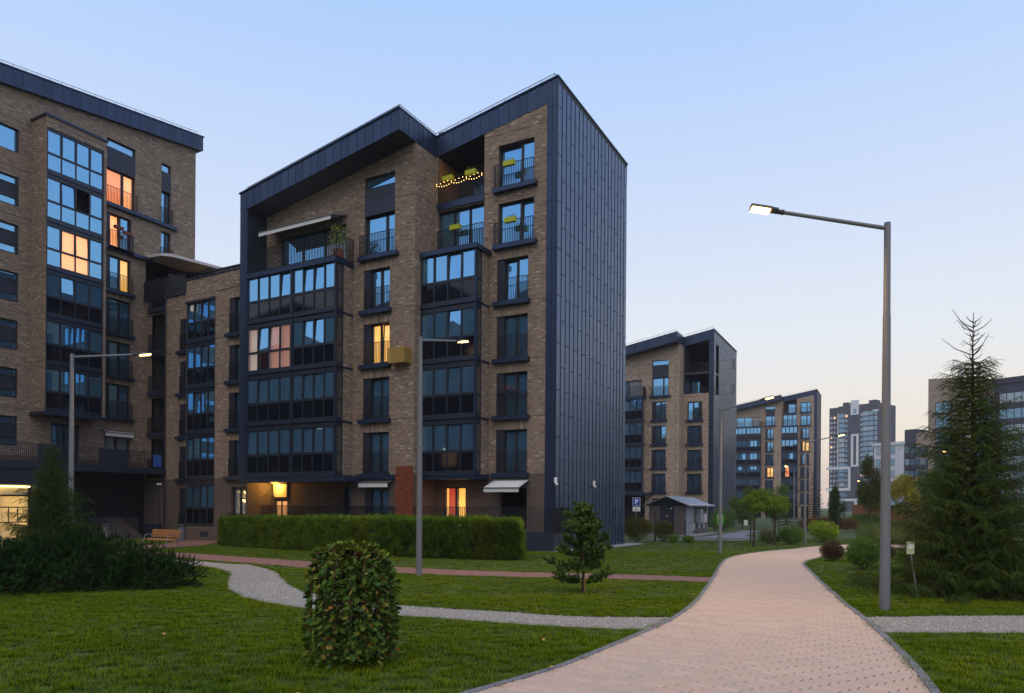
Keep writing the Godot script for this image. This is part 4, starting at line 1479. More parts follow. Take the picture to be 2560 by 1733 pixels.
	var rooms := {
		0: {"curtains": ["curtain", "curtain_grey", "curtain", "curtain_grey"]},
		1: {"curtains": ["", "", "curtain", "curtain_grey"], "tilt": [3]},
		2: {"curtains": ["", "curtain", "", ""], "tilt": [1]},
		3: {"curtains": ["curtain", "lit_pale", "lit_pale", "curtain"], "tilt": [2], "low": "glass"},
		4: {"curtains": ["", "", "", ""], "tilt": [1], "open": [2], "low": "glass"},
		5: {"curtains": ["", "", "", ""], "tilt": [], "low": "glass", "room": "room"},
	}
	for k in 6:
		glazing(b, facing("+x", Vector3(XB - 0.05, 8.36 + 3 * k - 0.12, -24.83)), 3.60, 4, rooms[k])
		var slab := Mb.new()
		slab.box(Vector3(XB - 1.4, 8.36 + 3 * k - 0.22, -28.42), Vector3(XB + 0.02, 8.36 + 3 * k - 0.13, -24.82))
		put(slab, "floor_slab", M.zinc_b, b.root, b.at)
	for q in [[25.15, 0.5, 0.4, -25.55, "lit_orange"], [25.0, 0.45, 0.4, -26.35, "lit_orange"], [23.75, 0.3, 0.5, -26.4, "lit_red"]]:
		show_mesh("wall_picture", _box_mesh(Vector3(0, -q[1] / 2, -q[2] / 2), Vector3(0.03, q[1] / 2, q[2] / 2)), M[q[4]], b.root, b.at * Transform3D(Basis.IDENTITY, Vector3(XB - 1.2, q[0], q[3])))
	top.bevel(Vector3(X, 26.73, -28.68), Vector3(XB + 0.1, 26.86, -24.68), 0.01)
	top.box(Vector3(X, 7.98, -28.66), Vector3(XB + 0.04, 8.19, -24.72))
	put(top, "bay_cap", M.zinc, b.root, b.at)
	# roof
	var r := Mb.new()
	r.t = facing("+x", Vector3(X, 0, zs))
	r.prism([Vector2(0, roof.call(zs) - 1.1), Vector2(20.15, roof.call(zs - 20.15) - 1.1), Vector2(20.15, roof.call(zs - 20.15)), Vector2(0, roof.call(zs))], -14.0, 0.30)
	put(r, "roof", M.soffit, b.root, b.at)
	fascia(b, facing("+x", Vector3(X + 0.30, 0, zs)), 20.15, roof.call(zs) - 1.1, sl, 1.08, 0.6)
	var cap := Mb.new()
	cap.t = r.t
	cap.prism([Vector2(-0.1, roof.call(zs) - 0.02), Vector2(20.25, roof.call(zs - 20.25) - 0.02), Vector2(20.25, roof.call(zs - 20.25) + 0.06), Vector2(-0.1, roof.call(zs) + 0.06)], -14.0, 0.38)
	put(cap, "roof_edging", M.zinc, b.root, b.at)
	roof_rail(b, [Vector3(X + 0.1, roof.call(zs), zs), Vector3(X + 0.1, roof.call(-36.8), -36.8)])
	# canopy over the corner balcony, lit from the room behind
	var can := Mb.new()
	can.t = Transform3D(Basis(Vector3.RIGHT, -PI / 2), Vector3.ZERO)
	can.prism([Vector2(-48.6, 32.5), Vector2(-46.9, 32.75), Vector2(-46.4, 33.2), Vector2(-44.6, 41.0), Vector2(-48.6, 41.0)], 20.42, 20.62)
	put(can, "canopy", M.white_soft, b.root, b.at)
	wall(b, facing("+z", Vector3(-50.0, 0, -36.8)), 8.0, 17.3, 20.4, 20.4, [Rect2(2.3, 17.4, 1.2, 2.3)])
	french(b, facing("+z", Vector3(-47.7, 17.4, -36.8)), 1.2, 2.3, {"rail": false, "sill": false, "curtain": "lit_yellow"})
	# core
	var core := Mb.new()
	core.box(Vector3(-62, -0.3, -36.7), Vector3(X - 2.6, roof.call(zs) - 1.1, zs))
	put(core, "core_wall", M.room_dark, b.root, b.at)
	var endw := Mb.new()
	endw.box(Vector3(-62, 17.2, -36.76), Vector3(X - 0.02, roof.call(-36) - 1.05, -36.6))
	put(endw, "end_wall", M.mortar, b.root, b.at)
	# podium: terrace deck, railing with solid screens, wall and lit glazed front
	var XT := -45.9
	var deck := Mb.new()
	deck.box(Vector3(X - 2.0, 4.62, -32.5), Vector3(XT - 0.02, 4.88, zs))
	deck.bevel(Vector3(XT - 0.3, 4.48, -32.5), Vector3(XT, 4.90, zs), 0.01)
	put(deck, "terrace_deck", M.panel, b.root, b.at)
	put(bars(15.4, 1.16, 0.115), "railing", M.rail, b.root, b.at * facing("+x", Vector3(XT - 0.06, 4.9, zs)))
	for q in [[-23.93, -24.85], [-27.64, -29.75]]:
		put_box(b, "screen", Vector3(XT - 0.03, 4.95, q[1]), Vector3(XT - 0.005, 6.02, q[0]), M.panel)
	put_box(b, "towel", Vector3(XT - 0.03, 5.0, -32.15), Vector3(XT + 0.0, 5.85, -31.55), M.blue_cloth)
	put_box(b, "podium_wall", Vector3(X - 1.0, 3.5, -25.9), Vector3(XT - 0.08, 4.55, zs), M.panel)
	put_box(b, "podium_pier", Vector3(X - 1.0, -0.2, -25.9), Vector3(XT - 0.09, 3.5, -23.9), M.panel)
	put_box(b, "podium_back", Vector3(X - 4.3, -0.2, -32.5), Vector3(X - 4.0, 4.6, -25.8), M.reveal)
	put_box(b, "podium_side", Vector3(X - 4.0, -0.2, -26.0), Vector3(X - 1.0, 4.6, -25.9), M.reveal)
	put_box(b, "entrance_door", Vector3(X - 4.0, 1.3, -30.2), Vector3(X - 3.95, 3.9, -28.4), M.frame)
	var lob := sub(b.root, "entrance_glazing", b.at)
	var fr := Mb.new()
	for z in [-23.85, -22.05, -20.2, -18.4]:
		fr.box(Vector3(XT - 0.75, -0.1, z), Vector3(XT - 0.68, 3.4, z + 0.09))
	fr.box(Vector3(XT - 0.75, 2.80, -23.8), Vector3(XT - 0.68, 2.9, zs))
	fr.box(Vector3(XT - 0.75, 2.12, -23.76), Vector3(XT - 0.69, 2.18, zs))
	fr.box(Vector3(XT - 0.75, 1.22, -23.76), Vector3(XT - 0.69, 1.28, zs))
	for z in [-23.2, -22.7, -21.5, -21.0]:
		fr.box(Vector3(XT - 0.75, 1.28, z), Vector3(XT - 0.70, 2.12, z + 0.05))
	show_mesh("frame", fr.mesh(), M.frame, lob)
	show_mesh("pane", _box_mesh(Vector3(XT - 0.73, 0.0, -23.85), Vector3(XT - 0.72, 2.8, zs)), M.glass_clear, lob)
	show_mesh("light_strip", _box_mesh(Vector3(XT - 0.66, 3.36, -23.8), Vector3(XT - 0.58, 3.44, zs)), M.lit_strip, lob)
	show_mesh("transom_panel", _box_mesh(Vector3(XT - 0.78, 2.9, -23.85), Vector3(XT - 0.74, 3.48, zs)), M.cream, lob)
	var inner := room_box(6.8, 3.3, 3.0)
	show_mesh("room", inner.mesh(), M.cream, lob, facing("+x", Vector3(XT - 0.80, -0.05, zs)))
	show_mesh("ceiling_light", _box_mesh(Vector3(XT - 2.6, 3.15, -23.0), Vector3(XT - 1.2, 3.19, -18.0)), M.lit_strip, lob)
	lamp_light(Vector3(XT - 1.9, 3.05, -20.5), Color(1.0, 0.80, 0.45), 13.0, 0.5)
	lamp_light(Vector3(XT - 0.52, 3.38, -21.5), Color(1.0, 0.80, 0.45), 2.5, 0.2)
	# steps up to the door under the terrace
	var st := sub(b.root, "stairs", b.at)
	for i in 8:
		show_mesh("step", _bevel_top(Vector3(-46.5 - 0.3 * (i + 1), -0.1, -31.1), Vector3(-46.5 - 0.3 * i, 0.05 + 0.165 * (i + 1), -28.55)), M.step_stone, st)
	show_mesh("landing", _box_mesh(Vector3(-52.6, -0.1, -32.45), Vector3(-48.9, 1.36, -26.0)), M.step_stone, st)
	for z in [-31.12, -28.53]:
		var rl := Mb.new()
		var a := Vector3(-46.3, 0.1, z); var e := Vector3(-49.0, 1.40, z)
		for q in [0.1, 1.0]:
			rl.bar(a + Vector3(0, q, 0), e + Vector3(0, q, 0), 0.04, 0.04)
		for i in 24:
			var p := a.lerp(e, i / 23.0)
			rl.bar(p + Vector3(0, 0.1, 0), p + Vector3(0, 1.0, 0), 0.014, 0.014)
		rl.bar(a, a + Vector3(0, 1.02, 0), 0.045, 0.045)
		rl.bar(e, e + Vector3(0, 1.02, 0), 0.045, 0.045)
		show_mesh("handrail", rl.mesh(), M.rail, st)
	put_box(b, "planting_wall", Vector3(-46.6, -0.1, -32.5), Vector3(-46.3, 0.95, -31.2), M.panel)
	awning_on(b.root, b.at * facing("+x", Vector3(X + 0.02, 7.5, -29.45)), 2.1, 0.35, 0.10, 0.22)
	return b

func put_box(b: Block, called: String, lo: Vector3, hi: Vector3, m: Material) -> void:
	show_mesh(called, _box_mesh(lo, hi), m, b.root, b.at)

func _bevel_top(lo: Vector3, hi: Vector3) -> ArrayMesh:
	var mb := Mb.new()
	var c := (lo + hi) / 2
	var s := (hi - lo) / 2
	mb.t = Transform3D(Basis(Vector3.RIGHT, -PI / 2), c)
	mb.bevel(Vector3(-s.x, -s.z, -s.y), Vector3(s.x, s.z, s.y), 0.012)
	return mb.mesh()

func lamp_light(at: Vector3, k: Color, energy: float, size := 0.1) -> void:
	var l := OmniLight3D.new()
	l.name = numbered("lamp_light")
	l.light_color = k
	l.light_energy = energy
	l.light_size = size
	l.omni_range = 30.0
	l.omni_attenuation = 2.0
	l.shadow_enabled = true
	l.position = at
	add_child(l)

func stair_slot(b: Block, T: Transform3D, w: float, h: float, warm: bool) -> void:
	# stair window: glass slot, solid panel, deep second slot
	var node := sub(b.root, "window", b.at * T)
	var f := casement(w, h, 0.09, 0.1)
	f.box(Vector3(0.09, h - 0.55, -0.1), Vector3(w - 0.09, h - 0.45, 0.0))
	f.box(Vector3(0.09, 0.5, -0.1), Vector3(w - 0.09, 0.58, 0.0))
	show_mesh("frame", f.mesh(), M.frame, node, Transform3D(Basis.IDENTITY, Vector3(0, 0, -0.1)))
	show_mesh("panel", _box_mesh(Vector3(0.09, 0.58, -0.17), Vector3(w - 0.09, h - 0.55, -0.13)), M.panel, node)
	show_mesh("pane", _box_mesh(Vector3(0.09, h - 0.45, -0.18), Vector3(w - 0.09, h - 0.09, -0.17)), M.glass, node)
	show_mesh("pane", _box_mesh(Vector3(0.09, 0.09, -0.18), Vector3(w - 0.09, 0.5, -0.17)), M.glass, node)
	show_mesh("room", room_box(w, h, 1.0).mesh(), M.lit_dim_room if warm else M.room, node, Transform3D(Basis.IDENTITY, Vector3(0, 0, -0.26)))

func awning_on(parent: Node, T: Transform3D, w: float, reach: float, drop: float, valance: float) -> void:
	var n := sub(parent, "awning", T)
	var mb := Mb.new()
	mb.quad(Vector3(0, 0, 0.04), Vector3(0, -drop, reach), Vector3(w, -drop, reach), Vector3(w, 0, 0.04))
	mb.quad(Vector3(0, -0.012, 0.04), Vector3(w, -0.012, 0.04), Vector3(w, -drop - 0.012, reach), Vector3(0, -drop - 0.012, reach))
	show_mesh("cloth", mb.mesh(), M.awning, n)
	var va := Mb.new()
	va.box(Vector3(0.01, -drop - 0.07 - valance, reach - 0.012), Vector3(w - 0.01, -drop - 0.06, reach))
	show_mesh("valance", va.mesh(), M.awning, n)
	var bx := Mb.new()
	bx.bevel(Vector3(-0.03, -0.06, 0.0), Vector3(w + 0.03, 0.07, 0.1), 0.015)
	bx.box(Vector3(-0.02, -drop - 0.06, reach - 0.03), Vector3(w + 0.02, -drop + 0.012, reach + 0.02))
	show_mesh("cassette", bx.mesh(), M.awning_dark, n)
	var arm := Mb.new()
	for x in [0.15, w - 0.15]:
		arm.bar(Vector3(x, -0.03, 0.06), Vector3(x, -drop - 0.02, reach - 0.02), 0.03, 0.05)
	show_mesh("arm", arm.mesh(), M.awning_dark, n)

func link_block() -> Block:
	# lower brick block that joins the tall block to the nearest one
	var b := new_block("apartment_block", "low brick link block with stacked bay windows between two taller blocks", Vector3(-41, 0, -34), Vector3.ZERO, 0, 4.08, 31)
	var zl := -32.55; var zr := -30.60
	var TL := facing("+z", Vector3(-48.45, 0, zl))
	var h1 := []
	var li := []
	for k in 4:
		h1.append(Rect2(3.97, 4.08 + 3 * k + 0.09, 2.0, 2.27))
		li.append(Rect2(3.97, 4.08 + 3 * k + 2.36, 2.0, 0.40))
	h1.append(Rect2(3.97, 0.6, 2.0, 2.9))
	for k in 5:
		h1.append(Rect2(0.84, 5.36 + 3 * k - 0.85, 1.46, 2.55))
	wall(b, TL, 7.3, -0.3, 17.3, 17.3, h1, 0.24, li)
	for k in 4:
		french(b, TL * Transform3D(Basis.IDENTITY, Vector3(3.97, 4.08 + 3 * k + 0.09, 0)), 2.0, 2.27, {"shutter": 0.4, "curtain": "curtain_grey"})
	french(b, TL * Transform3D(Basis.IDENTITY, Vector3(3.97, 0.6, 0)), 2.0, 2.9, {"shutter": 0.4, "sill": false})
	for k in 5:
		var n := sub(b.root, "loggia", b.at * TL * Transform3D(Basis.IDENTITY, Vector3(0.84, 5.36 + 3 * k - 0.85, 0)))
		show_mesh("recess", room_box(1.46, 2.55, 1.8).mesh(), M.room_dark, n)
		show_mesh("railing", bars(1.62, 1.15, 0.11).mesh(), M.rail, n, Transform3D(Basis.IDENTITY, Vector3(-0.12, 0.0, 0.22)))
		show_mesh("floor_edge", _box_mesh(Vector3(-0.2, -0.3, 0.0), Vector3(1.5, -0.01, 0.28)), M.panel, n)
		show_mesh("balcony_door", _box_mesh(Vector3(0.5, 0.0, -1.79), Vector3(1.3, 2.2, -1.75)), M.frame, n)
	var pipe := Mb.new()
	pipe.tube([Vector3(-46.0, 0.1, zl + 0.08), Vector3(-46.0, 17.2, zl + 0.08)], [0.055, 0.055], 8)
	put(pipe, "drain_pipe", M.frame_bay, b.root, b.at)
	var post := Mb.new()
	post.tube([Vector3(-45.2, 0.1, zl + 1.0), Vector3(-45.2, 3.75, zl + 1.0)], [0.03, 0.03], 8)
	put(post, "camera_post", M.frame, b.root, b.at)
	put_box(b, "post_camera", Vector3(-45.42, 3.72, zl + 0.93), Vector3(-45.12, 3.84, zl + 1.07), M.white_paint)
	# balcony on top of the corner
	put_box(b, "terrace_slab", Vector3(-48.6, 17.16, zl - 4.2), Vector3(-43.9, 17.4, zl + 0.12), M.panel)
	put(bars(2.4, 1.26, 0.05), "railing", M.rail, b.root, b.at * facing("+z", Vector3(-48.5, 17.4, zl + 0.06)))
	put(bars(2.15, 1.26, 0.11), "railing", M.rail, b.root, b.at * facing("+z", Vector3(-46.05, 17.4, zl + 0.06)))
	# front part with the bays
	var TR := facing("+z", Vector3(-41.2, 0, zr))
	var h2 := []
	var l2 := []
	for k in 4:
		h2.append(Rect2(4.15, 4.08 + 3 * k + 0.09, 1.9, 2.27))
		l2.append(Rect2(4.15, 4.08 + 3 * k + 2.36, 1.9, 0.40))
	h2.append(Rect2(0.0, 4.09, 2.82, 11.55))
	h2.append(Rect2(0.0, 0.96, 2.82, 2.95))
	h2.append(Rect2(4.40, 0.7, 1.30, 2.8))
	wall(b, TR, 5.85, -0.3, 17.16, 17.16, h2, 0.24, l2)
	wall(b, facing("-x", Vector3(-41.2, 0, zl - 0.05)), zr - zl + 0.05, -0.3, 17.16, 17.16, [])
	for k in 4:
		french(b, TR * Transform3D(Basis.IDENTITY, Vector3(4.15, 4.08 + 3 * k + 0.09, 0)), 1.9, 2.27, {"shutter": 0.4, "curtain": "curtain_grey" if k > 1 else ""})
	french(b, TR * Transform3D(Basis.IDENTITY, Vector3(4.40, 0.7, 0)), 1.30, 2.8, {"sill": false, "rail_x": 0.0, "curtain": "curtain_warm", "glass": "glass_clear"})
	var cur := [["curtain_grey", "", "", ""], ["curtain", "", "curtain", "curtain"], ["", "curtain_grey", "", "curtain_grey"], ["", "", "", ""]]
	for k in 4:
		glazing(b, TR * Transform3D(Basis.IDENTITY, Vector3(0.02, 4.09 + 3 * k, -0.02)), 2.78, 4, {"curtains": cur[(k + 2) % 4], "tilt": [0, 1, 2] if k == 3 else [k % 3]})
		put_box(b, "floor_slab", Vector3(-41.3, 4.08 + 3 * k - 0.12, zr - 0.1), Vector3(-38.39, 4.08 + 3 * k + 0.01, zr + 0.06), M.zinc_b)
	glazing(b, TR * Transform3D(Basis.IDENTITY, Vector3(0.02, 0.97, -0.02)), 2.78, 4, {"curtains": ["", "curtain_grey", "curtain_grey", ""], "tilt": [1, 2]})
	put_box(b, "bay_cap", Vector3(-41.3, 15.62, zr - 0.1), Vector3(-38.37, 15.76, zr + 0.05), M.frame_bay)
	put_box(b, "vent_grille", Vector3(-39.7, 0.3, zr), Vector3(-38.9, 0.62, zr + 0.02), M.panel)
	put_box(b, "parapet_cap", Vector3(-41.35, 17.16, zr - 0.4), Vector3(-35.35, 17.24, zr + 0.08), M.zinc)
	wall(b, facing("+z", Vector3(-38.38, 0, zr + 0.03)), 3.0, 16.1, 17.36, 17.36, [])
	put_box(b, "parapet_cap", Vector3(-38.55, 17.36, zr - 0.4), Vector3(-35.35, 17.44, zr + 0.12), M.zinc)
	put_box(b, "core_wall", Vector3(-48.4, -0.3, -44), Vector3(-34.4, 17.1, -35.4), M.room_dark)
	# lit entrance recess beside the nearest block
	wall(b, facing("+x", Vector3(-35.35, 0, zr)), 1.95, -0.3, 4.0, 4.0, [])
	wall(b, facing("+z", Vector3(-35.35, 0, -32.52)), 1.5, -0.3, 4.0, 4.0, [Rect2(0.35, 0.5, 1.1, 2.2)])
	var en := sub(b.root, "entrance", b.at)
	show_mesh("door_frame", casement(1.1, 2.2, 0.07, 0.06).mesh(), M.frame, en, facing("+z", Vector3(-35.0, 0.5, -32.56)))
	show_mesh("door_frame", _box_mesh(Vector3(-34.48, 0.55, -32.62), Vector3(-34.40, 2.65, -32.56)), M.frame, en)
	show_mesh("pane", _box_mesh(Vector3(-34.94, 0.56, -32.60), Vector3(-33.96, 2.64, -32.59)), M.glass_clear, en)
	show_mesh("hall", room_box(1.1, 2.2, 1.6).mesh(), M.lit_pale_room, en, facing("+z", Vector3(-35.0, 0.5, -32.63)))
	var hood := Mb.new()
	hood.t = facing("+z", Vector3(-35.0, 2.9, -32.5))
	hood.prism([Vector2(0.12, 0.0), Vector2(1.15, 0.0), Vector2(1.15, 0.85), Vector2(0.0, 0.85), Vector2(0.0, 0.25), Vector2(0.03, 0.1)], 0.0, 0.12)
	show_mesh("hood", hood.mesh(), M.cream, en)
	show_mesh("light_strip", _box_mesh(Vector3(-34.98, 3.78, -32.34), Vector3(-33.9, 3.84, -32.22)), M.lit_strip, en)
	lamp_light(Vector3(-34.5, 3.68, -32.0), Color(1.0, 0.72, 0.30), 3.2, 0.25)
	return b

func nearest_block_extras(b: Block) -> void:
	# ground floor of the nearest block: recess behind the bays, raised terrace with its railing
	var zf := -30.4
	put_box(b, "terrace_base", Vector3(-33.9, -0.25, -32.3), Vector3(-14.25, 1.12, zf), M.panel)
	put(bars(19.65, 1.26, 0.105), "terrace_railing", M.rail, b.root, b.at * facing("+z", Vector3(-33.9, 1.12, zf - 0.03)))
	put(bars(1.9, 1.26, 0.105), "terrace_railing", M.rail, b.root, b.at * facing("+x", Vector3(-14.28, 1.12, zf - 0.06)))
	wall(b, facing("+z", Vector3(-33.85, 0, -32.55)), 7.05, 1.0, 3.8, 3.8, [Rect2(4.6, 1.15, 1.7, 2.4)])
	french(b, facing("+z", Vector3(-29.25, 1.15, -32.55)), 1.7, 2.4, {"sill": false, "rail": false, "curtain0": "curtain_grey", "room": "room_dark"})
	wall(b, facing("+x", Vector3(-26.9, 0, -30.5)), 2.0, 1.0, 3.8, 3.8, [])
	wall(b, facing("-x", Vector3(-26.84, 0, -32.5)), 2.03, 1.0, 3.8, 3.8, [])
	wall(b, facing("+z", Vector3(-22.54, 0, -32.5)), 3.6, 1.0, 3.85, 3.85, [Rect2(0.55, 1.15, 1.45, 2.3)])
	var n := sub(b.root, "window", b.at * facing("+z", Vector3(-21.99, 1.15, -32.5)))
	var f := casement(1.45, 2.3, 0.06, 0.07)
	f.box(Vector3(0.72, 0.06, -0.07), Vector3(0.84, 2.24, 0.0))
	show_mesh("frame", f.mesh(), M.frame, n, Transform3D(Basis.IDENTITY, Vector3(0, 0, -0.1)))
	show_mesh("pane", _box_mesh(Vector3(0.06, 0.06, -0.14), Vector3(1.39, 2.24, -0.13)), M.glass_clear, n)
	show_mesh("curtain", wavy(0.48, 2.2, 0.02, 3).mesh(), M.lit_red, n, Transform3D(Basis.IDENTITY, Vector3(0.2, 0.05, -0.3)))
	show_mesh("curtain", wavy(0.14, 2.2, 0.02, 3).mesh(), M.lit_yellow, n, Transform3D(Basis.IDENTITY, Vector3(0.05, 0.05, -0.3)))
	show_mesh("curtain", wavy(0.56, 2.2, 0.02, 4).mesh(), M.lit_yellow, n, Transform3D(Basis.IDENTITY, Vector3(0.83, 0.05, -0.3)))
	show_mesh("room", room_box(1.45, 2.3, 1.5).mesh(), M.room, n, Transform3D(Basis.IDENTITY, Vector3(0, 0, -0.25)))
	lamp_light(Vector3(-21.2, 2.6, -32.0), Color(1.0, 0.6, 0.22), 0.3, 0.3)
	awning_on(b.root, b.at * facing("+z", Vector3(-25.95, 3.72, -30.45)), 2.05, 0.45, 0.04, 0.2)
	awning_on(b.root, b.at * facing("+z", Vector3(-18.62, 3.80, -32.34)), 2.05, 1.15, 0.42, 0.16)
	awning_on(b.root, b.at * facing("+z", Vector3(-32.9, 18.80, -30.45)), 5.6, 1.28, 0.42, 0.18)
	put_box(b, "window_head", Vector3(-26.3, 3.85, -30.46), Vector3(-23.6, 4.06, -30.2), M.zinc_b)
	# terracotta screen on the terrace
	var sc := Mb.new()
	for i in 9:
		sc.bevel(Vector3(-23.05 + i * 0.125, 1.1, -29.62), Vector3(-22.93 + i * 0.125, 4.48, -29.58), 0.006)
	put(sc, "garden_screen", M.rust, b.root, b.at)


# ---------------------------------------------------------------- far buildings
func far_buildings() -> void:
	# tower of nineteen storeys: dark body, white frames, stacked glazed loggias
	var t := thing("tower_block", "distant high-rise tower with dark walls, white frames and stacked glass loggias", "tower block", Vector3(-22, 0, -470), -0.42)
	var body := Mb.new()
	body.box(Vector3(-9.5, 0, -22), Vector3(14.5, 64.0, 0))
	body.box(Vector3(-17.0, 0, -26), Vector3(-9.5, 64.0, -3.5))
	put(body, "wall", M.tower_dark, t)
	for q in [[-8.2, -5.2, 66.5], [7.5, 11.5, 66.3]]:
		put_raw(t, "roof_box", Vector3(q[0], 64.0, -9), Vector3(q[1], q[2], -3), M.tower_dark)
	put_raw(t, "white_frame", Vector3(-1.6, 58.0, 0), Vector3(3.2, 66.8, 0.5), M.tower_white)
	put_raw(t, "stair_glazing", Vector3(0.0, 59.0, 0.5), Vector3(1.8, 61.5, 0.6), M.glass_far)
	var fr := [[-1.4, 26.8, 0.0, 46.5], [1.8, 26.8, 3.2, 46.5], [0.0, 26.8, 1.8, 28.0], [0.0, 45.2, 1.8, 46.5], [-16.8, 25.6, -1.6, 27.0], [-3.0, 14.2, -1.6, 25.6], [-16.8, 12.6, -1.6, 14.2], [6.2, 25.6, 12.0, 27.0], [6.2, 14.2, 7.4, 25.6], [-8.0, 6.2, 10.0, 7.6], [-8.0, 0.5, -6.6, 6.2], [1.0, 0.5, 2.4, 6.2], [-9.7, 27.0, -9.3, 60.0], [11.5, 59.0, 14.6, 60.0]]
	for q in fr:
		put_raw(t, "white_frame", Vector3(q[0], q[1], 0.0), Vector3(q[2], q[3], 0.45), M.tower_white)
	var r := RandomNumberGenerator.new()
	r.seed = 61
	for k in 19:
		var y := 3.0 + k * 3.0
		for c in [[-9.0, 3.6, true], [-5.0, 1.3, false], [4.2, 1.2, false], [5.6, 3.4, true], [9.2, 2.6, true], [12.4, 1.6, true]]:
			var m: Material = M.glass_far
			if r.randf() < 0.05: m = M.lit_far
			elif r.randf() < 0.3: m = M.glass_far2
			put_raw(t, "window", Vector3(c[0], y, 0.01), Vector3(c[0] + c[1], y + (2.3 if c[2] else 1.5), 0.12), m)
		for c in [-16.2, -14.2, -12.0]:
			put_raw(t, "window", Vector3(c, y, -3.49), Vector3(c + 1.2, y + 1.5, -3.38), M.lit_far if r.randf() < 0.05 else M.tower_pale)
	# block with a brick corner and a purple-brown part, behind the big spruce
	var d := thing("apartment_block", "brick and purple clad block rising behind the bare topped spruce", "apartment block", Vector3(6, 0, -170), -0.5, "apartment blocks")
	var wb := Mb.new()
	wb.prism([Vector2(0, -1), Vector2(12.5, -1), Vector2(12.5, 26.9), Vector2(9.0, 26.9), Vector2(9.0, 28.4), Vector2(0, 29.3)], -14, 0)
	put(wb, "wall", M.brick_far, d)
	put_raw(d, "clad_wing", Vector3(12.6, -1, -14), Vector3(36, 26.2, 0.8), M.tower_plum)
	put_raw(d, "parapet", Vector3(12.4, 26.2, -14), Vector3(36, 27.3, 1.0), M.tower_plum)
	put_raw(d, "chimney", Vector3(17.6, 27.3, -4), Vector3(20.2, 28.6, -2), M.tower_dark)
	put_raw(d, "chimney_cap", Vector3(17.4, 28.8, -4.2), Vector3(20.4, 29.1, -1.8), M.tower_dark)
	put_raw(d, "chimney", Vector3(26.0, 27.3, -4), Vector3(27.0, 29.4, -3), M.tower_dark)
	for k in 8:
		var y := 1.0 + 3.0 * k
		for c in [[1.6, 3.0], [9.3, 2.6]]:
			put_raw(d, "window_frame", Vector3(c[0] - 0.15, y - 0.15, 0.0), Vector3(c[0] + c[1] + 0.15, y + 2.15, 0.10), M.frame)
			for h in 2:
				put_raw(d, "window", Vector3(c[0] + h * c[1] / 2, y, 0.1), Vector3(c[0] + (h + 0.88) * c[1] / 2, y + 2.0, 0.16), M.lit_far if r.randf() < 0.08 else M.glass_far)
			put_raw(d, "sill", Vector3(c[0] - 0.3, y - 0.4, 0.0), Vector3(c[0] + c[1] + 0.3, y - 0.17, 0.3), M.zinc)
		for c in 9:
			put_raw(d, "window", Vector3(13.6 + c * 1.25 + (0.9 if c > 4 else 0.0), y + 0.5, 0.8), Vector3(14.7 + c * 1.25 + (0.9 if c > 4 else 0.0), y + 2.3, 0.9), M.lit_yellow if (k == 4 and c > 7) else ([M.glass_far, M.glass_far2][r.randi() % 2]))
			put_raw(d, "spandrel_pane", Vector3(13.6 + c * 1.25 + (0.9 if c > 4 else 0.0), y - 0.6, 0.8), Vector3(14.7 + c * 1.25 + (0.9 if c > 4 else 0.0), y + 0.4, 0.88), M.tower_dark)
	# low pale block with glazed loggias between the two
	var e := thing("apartment_block", "low pale block with rows of loggia windows beside the distant tower", "apartment block", Vector3(-5, 0, -214), -0.5, "apartment blocks")
	put_raw(e, "wall", Vector3(0, -1, -12), Vector3(8.0, 19.0, 0), M.tower_white)
	put_raw(e, "parapet", Vector3(-0.2, 19.0, -12), Vector3(8.2, 19.8, 0.3), M.tower_white)
	put_raw(e, "dark_wing", Vector3(8.0, -1, -12), Vector3(11.0, 22.8, -0.3), M.tower_dark)
	put_raw(e, "brick_wing", Vector3(11.0, -1, -12), Vector3(19.0, 21.8, -0.2), M.brick_far)
	for k in 6:
		var y := 1.2 + 3.1 * k
		for c in 5:
			if c == 4: continue
			put_raw(e, "window", Vector3(0.6 + c * 1.3, y, 0.0), Vector3(1.75 + c * 1.3, y + 1.9, 0.1), [M.glass_far, M.glass_far2][r.randi() % 2])
		for c in 8:
			put_raw(e, "window", Vector3(8.3 + c * 1.3, y, -0.2), Vector3(9.4 + c * 1.3, y + 1.5, 0.0), [M.glass_far, M.glass_far2, M.glass_far][r.randi() % 3])
			put_raw(e, "spandrel_pane", Vector3(8.3 + c * 1.3, y - 1.1, -0.2), Vector3(9.4 + c * 1.3, y - 0.1, -0.02), M.gold if r.randf() < 0.3 else M.tower_dark)

func block_across() -> void:
	# the side of the courtyard behind the viewer; the panes of the nearest block mirror it
	var t := thing("apartment_block", "brick block across the courtyard, seen only mirrored in window panes", "apartment block", Vector3(-62, 0, 12), 0.0, "apartment blocks")
	var w := Mb.new()
	w.prism([Vector2(-34, -0.5), Vector2(30, -0.5), Vector2(30, 30.5), Vector2(12, 27.4), Vector2(12, 30.5), Vector2(-10, 27.0), Vector2(-10, 30.0), Vector2(-34, 26.5)], 0, 13)
	put(w, "wall", M.hut_wall, t)
	for k in 8:
		for c in 17:
			put_raw(t, "window", Vector3(-32.6 + c * 3.7, 1.2 + 3.1 * k, -0.08), Vector3(-30.6 + c * 3.7, 3.4 + 3.1 * k, -0.01), M.lit_far if (k * 5 + c * 3) % 23 == 0 else M.frame)

func put_raw(t: Node3D, called: String, lo: Vector3, hi: Vector3, m: Material) -> void:
	var key := key_of(["raw", hi.x - lo.x, hi.y - lo.y, hi.z - lo.z])
	show_mesh(called, kept(key, func():
		var mb := Mb.new()
		mb.box(Vector3.ZERO, hi - lo)
		return mb), m, t, Transform3D(Basis.IDENTITY, lo))


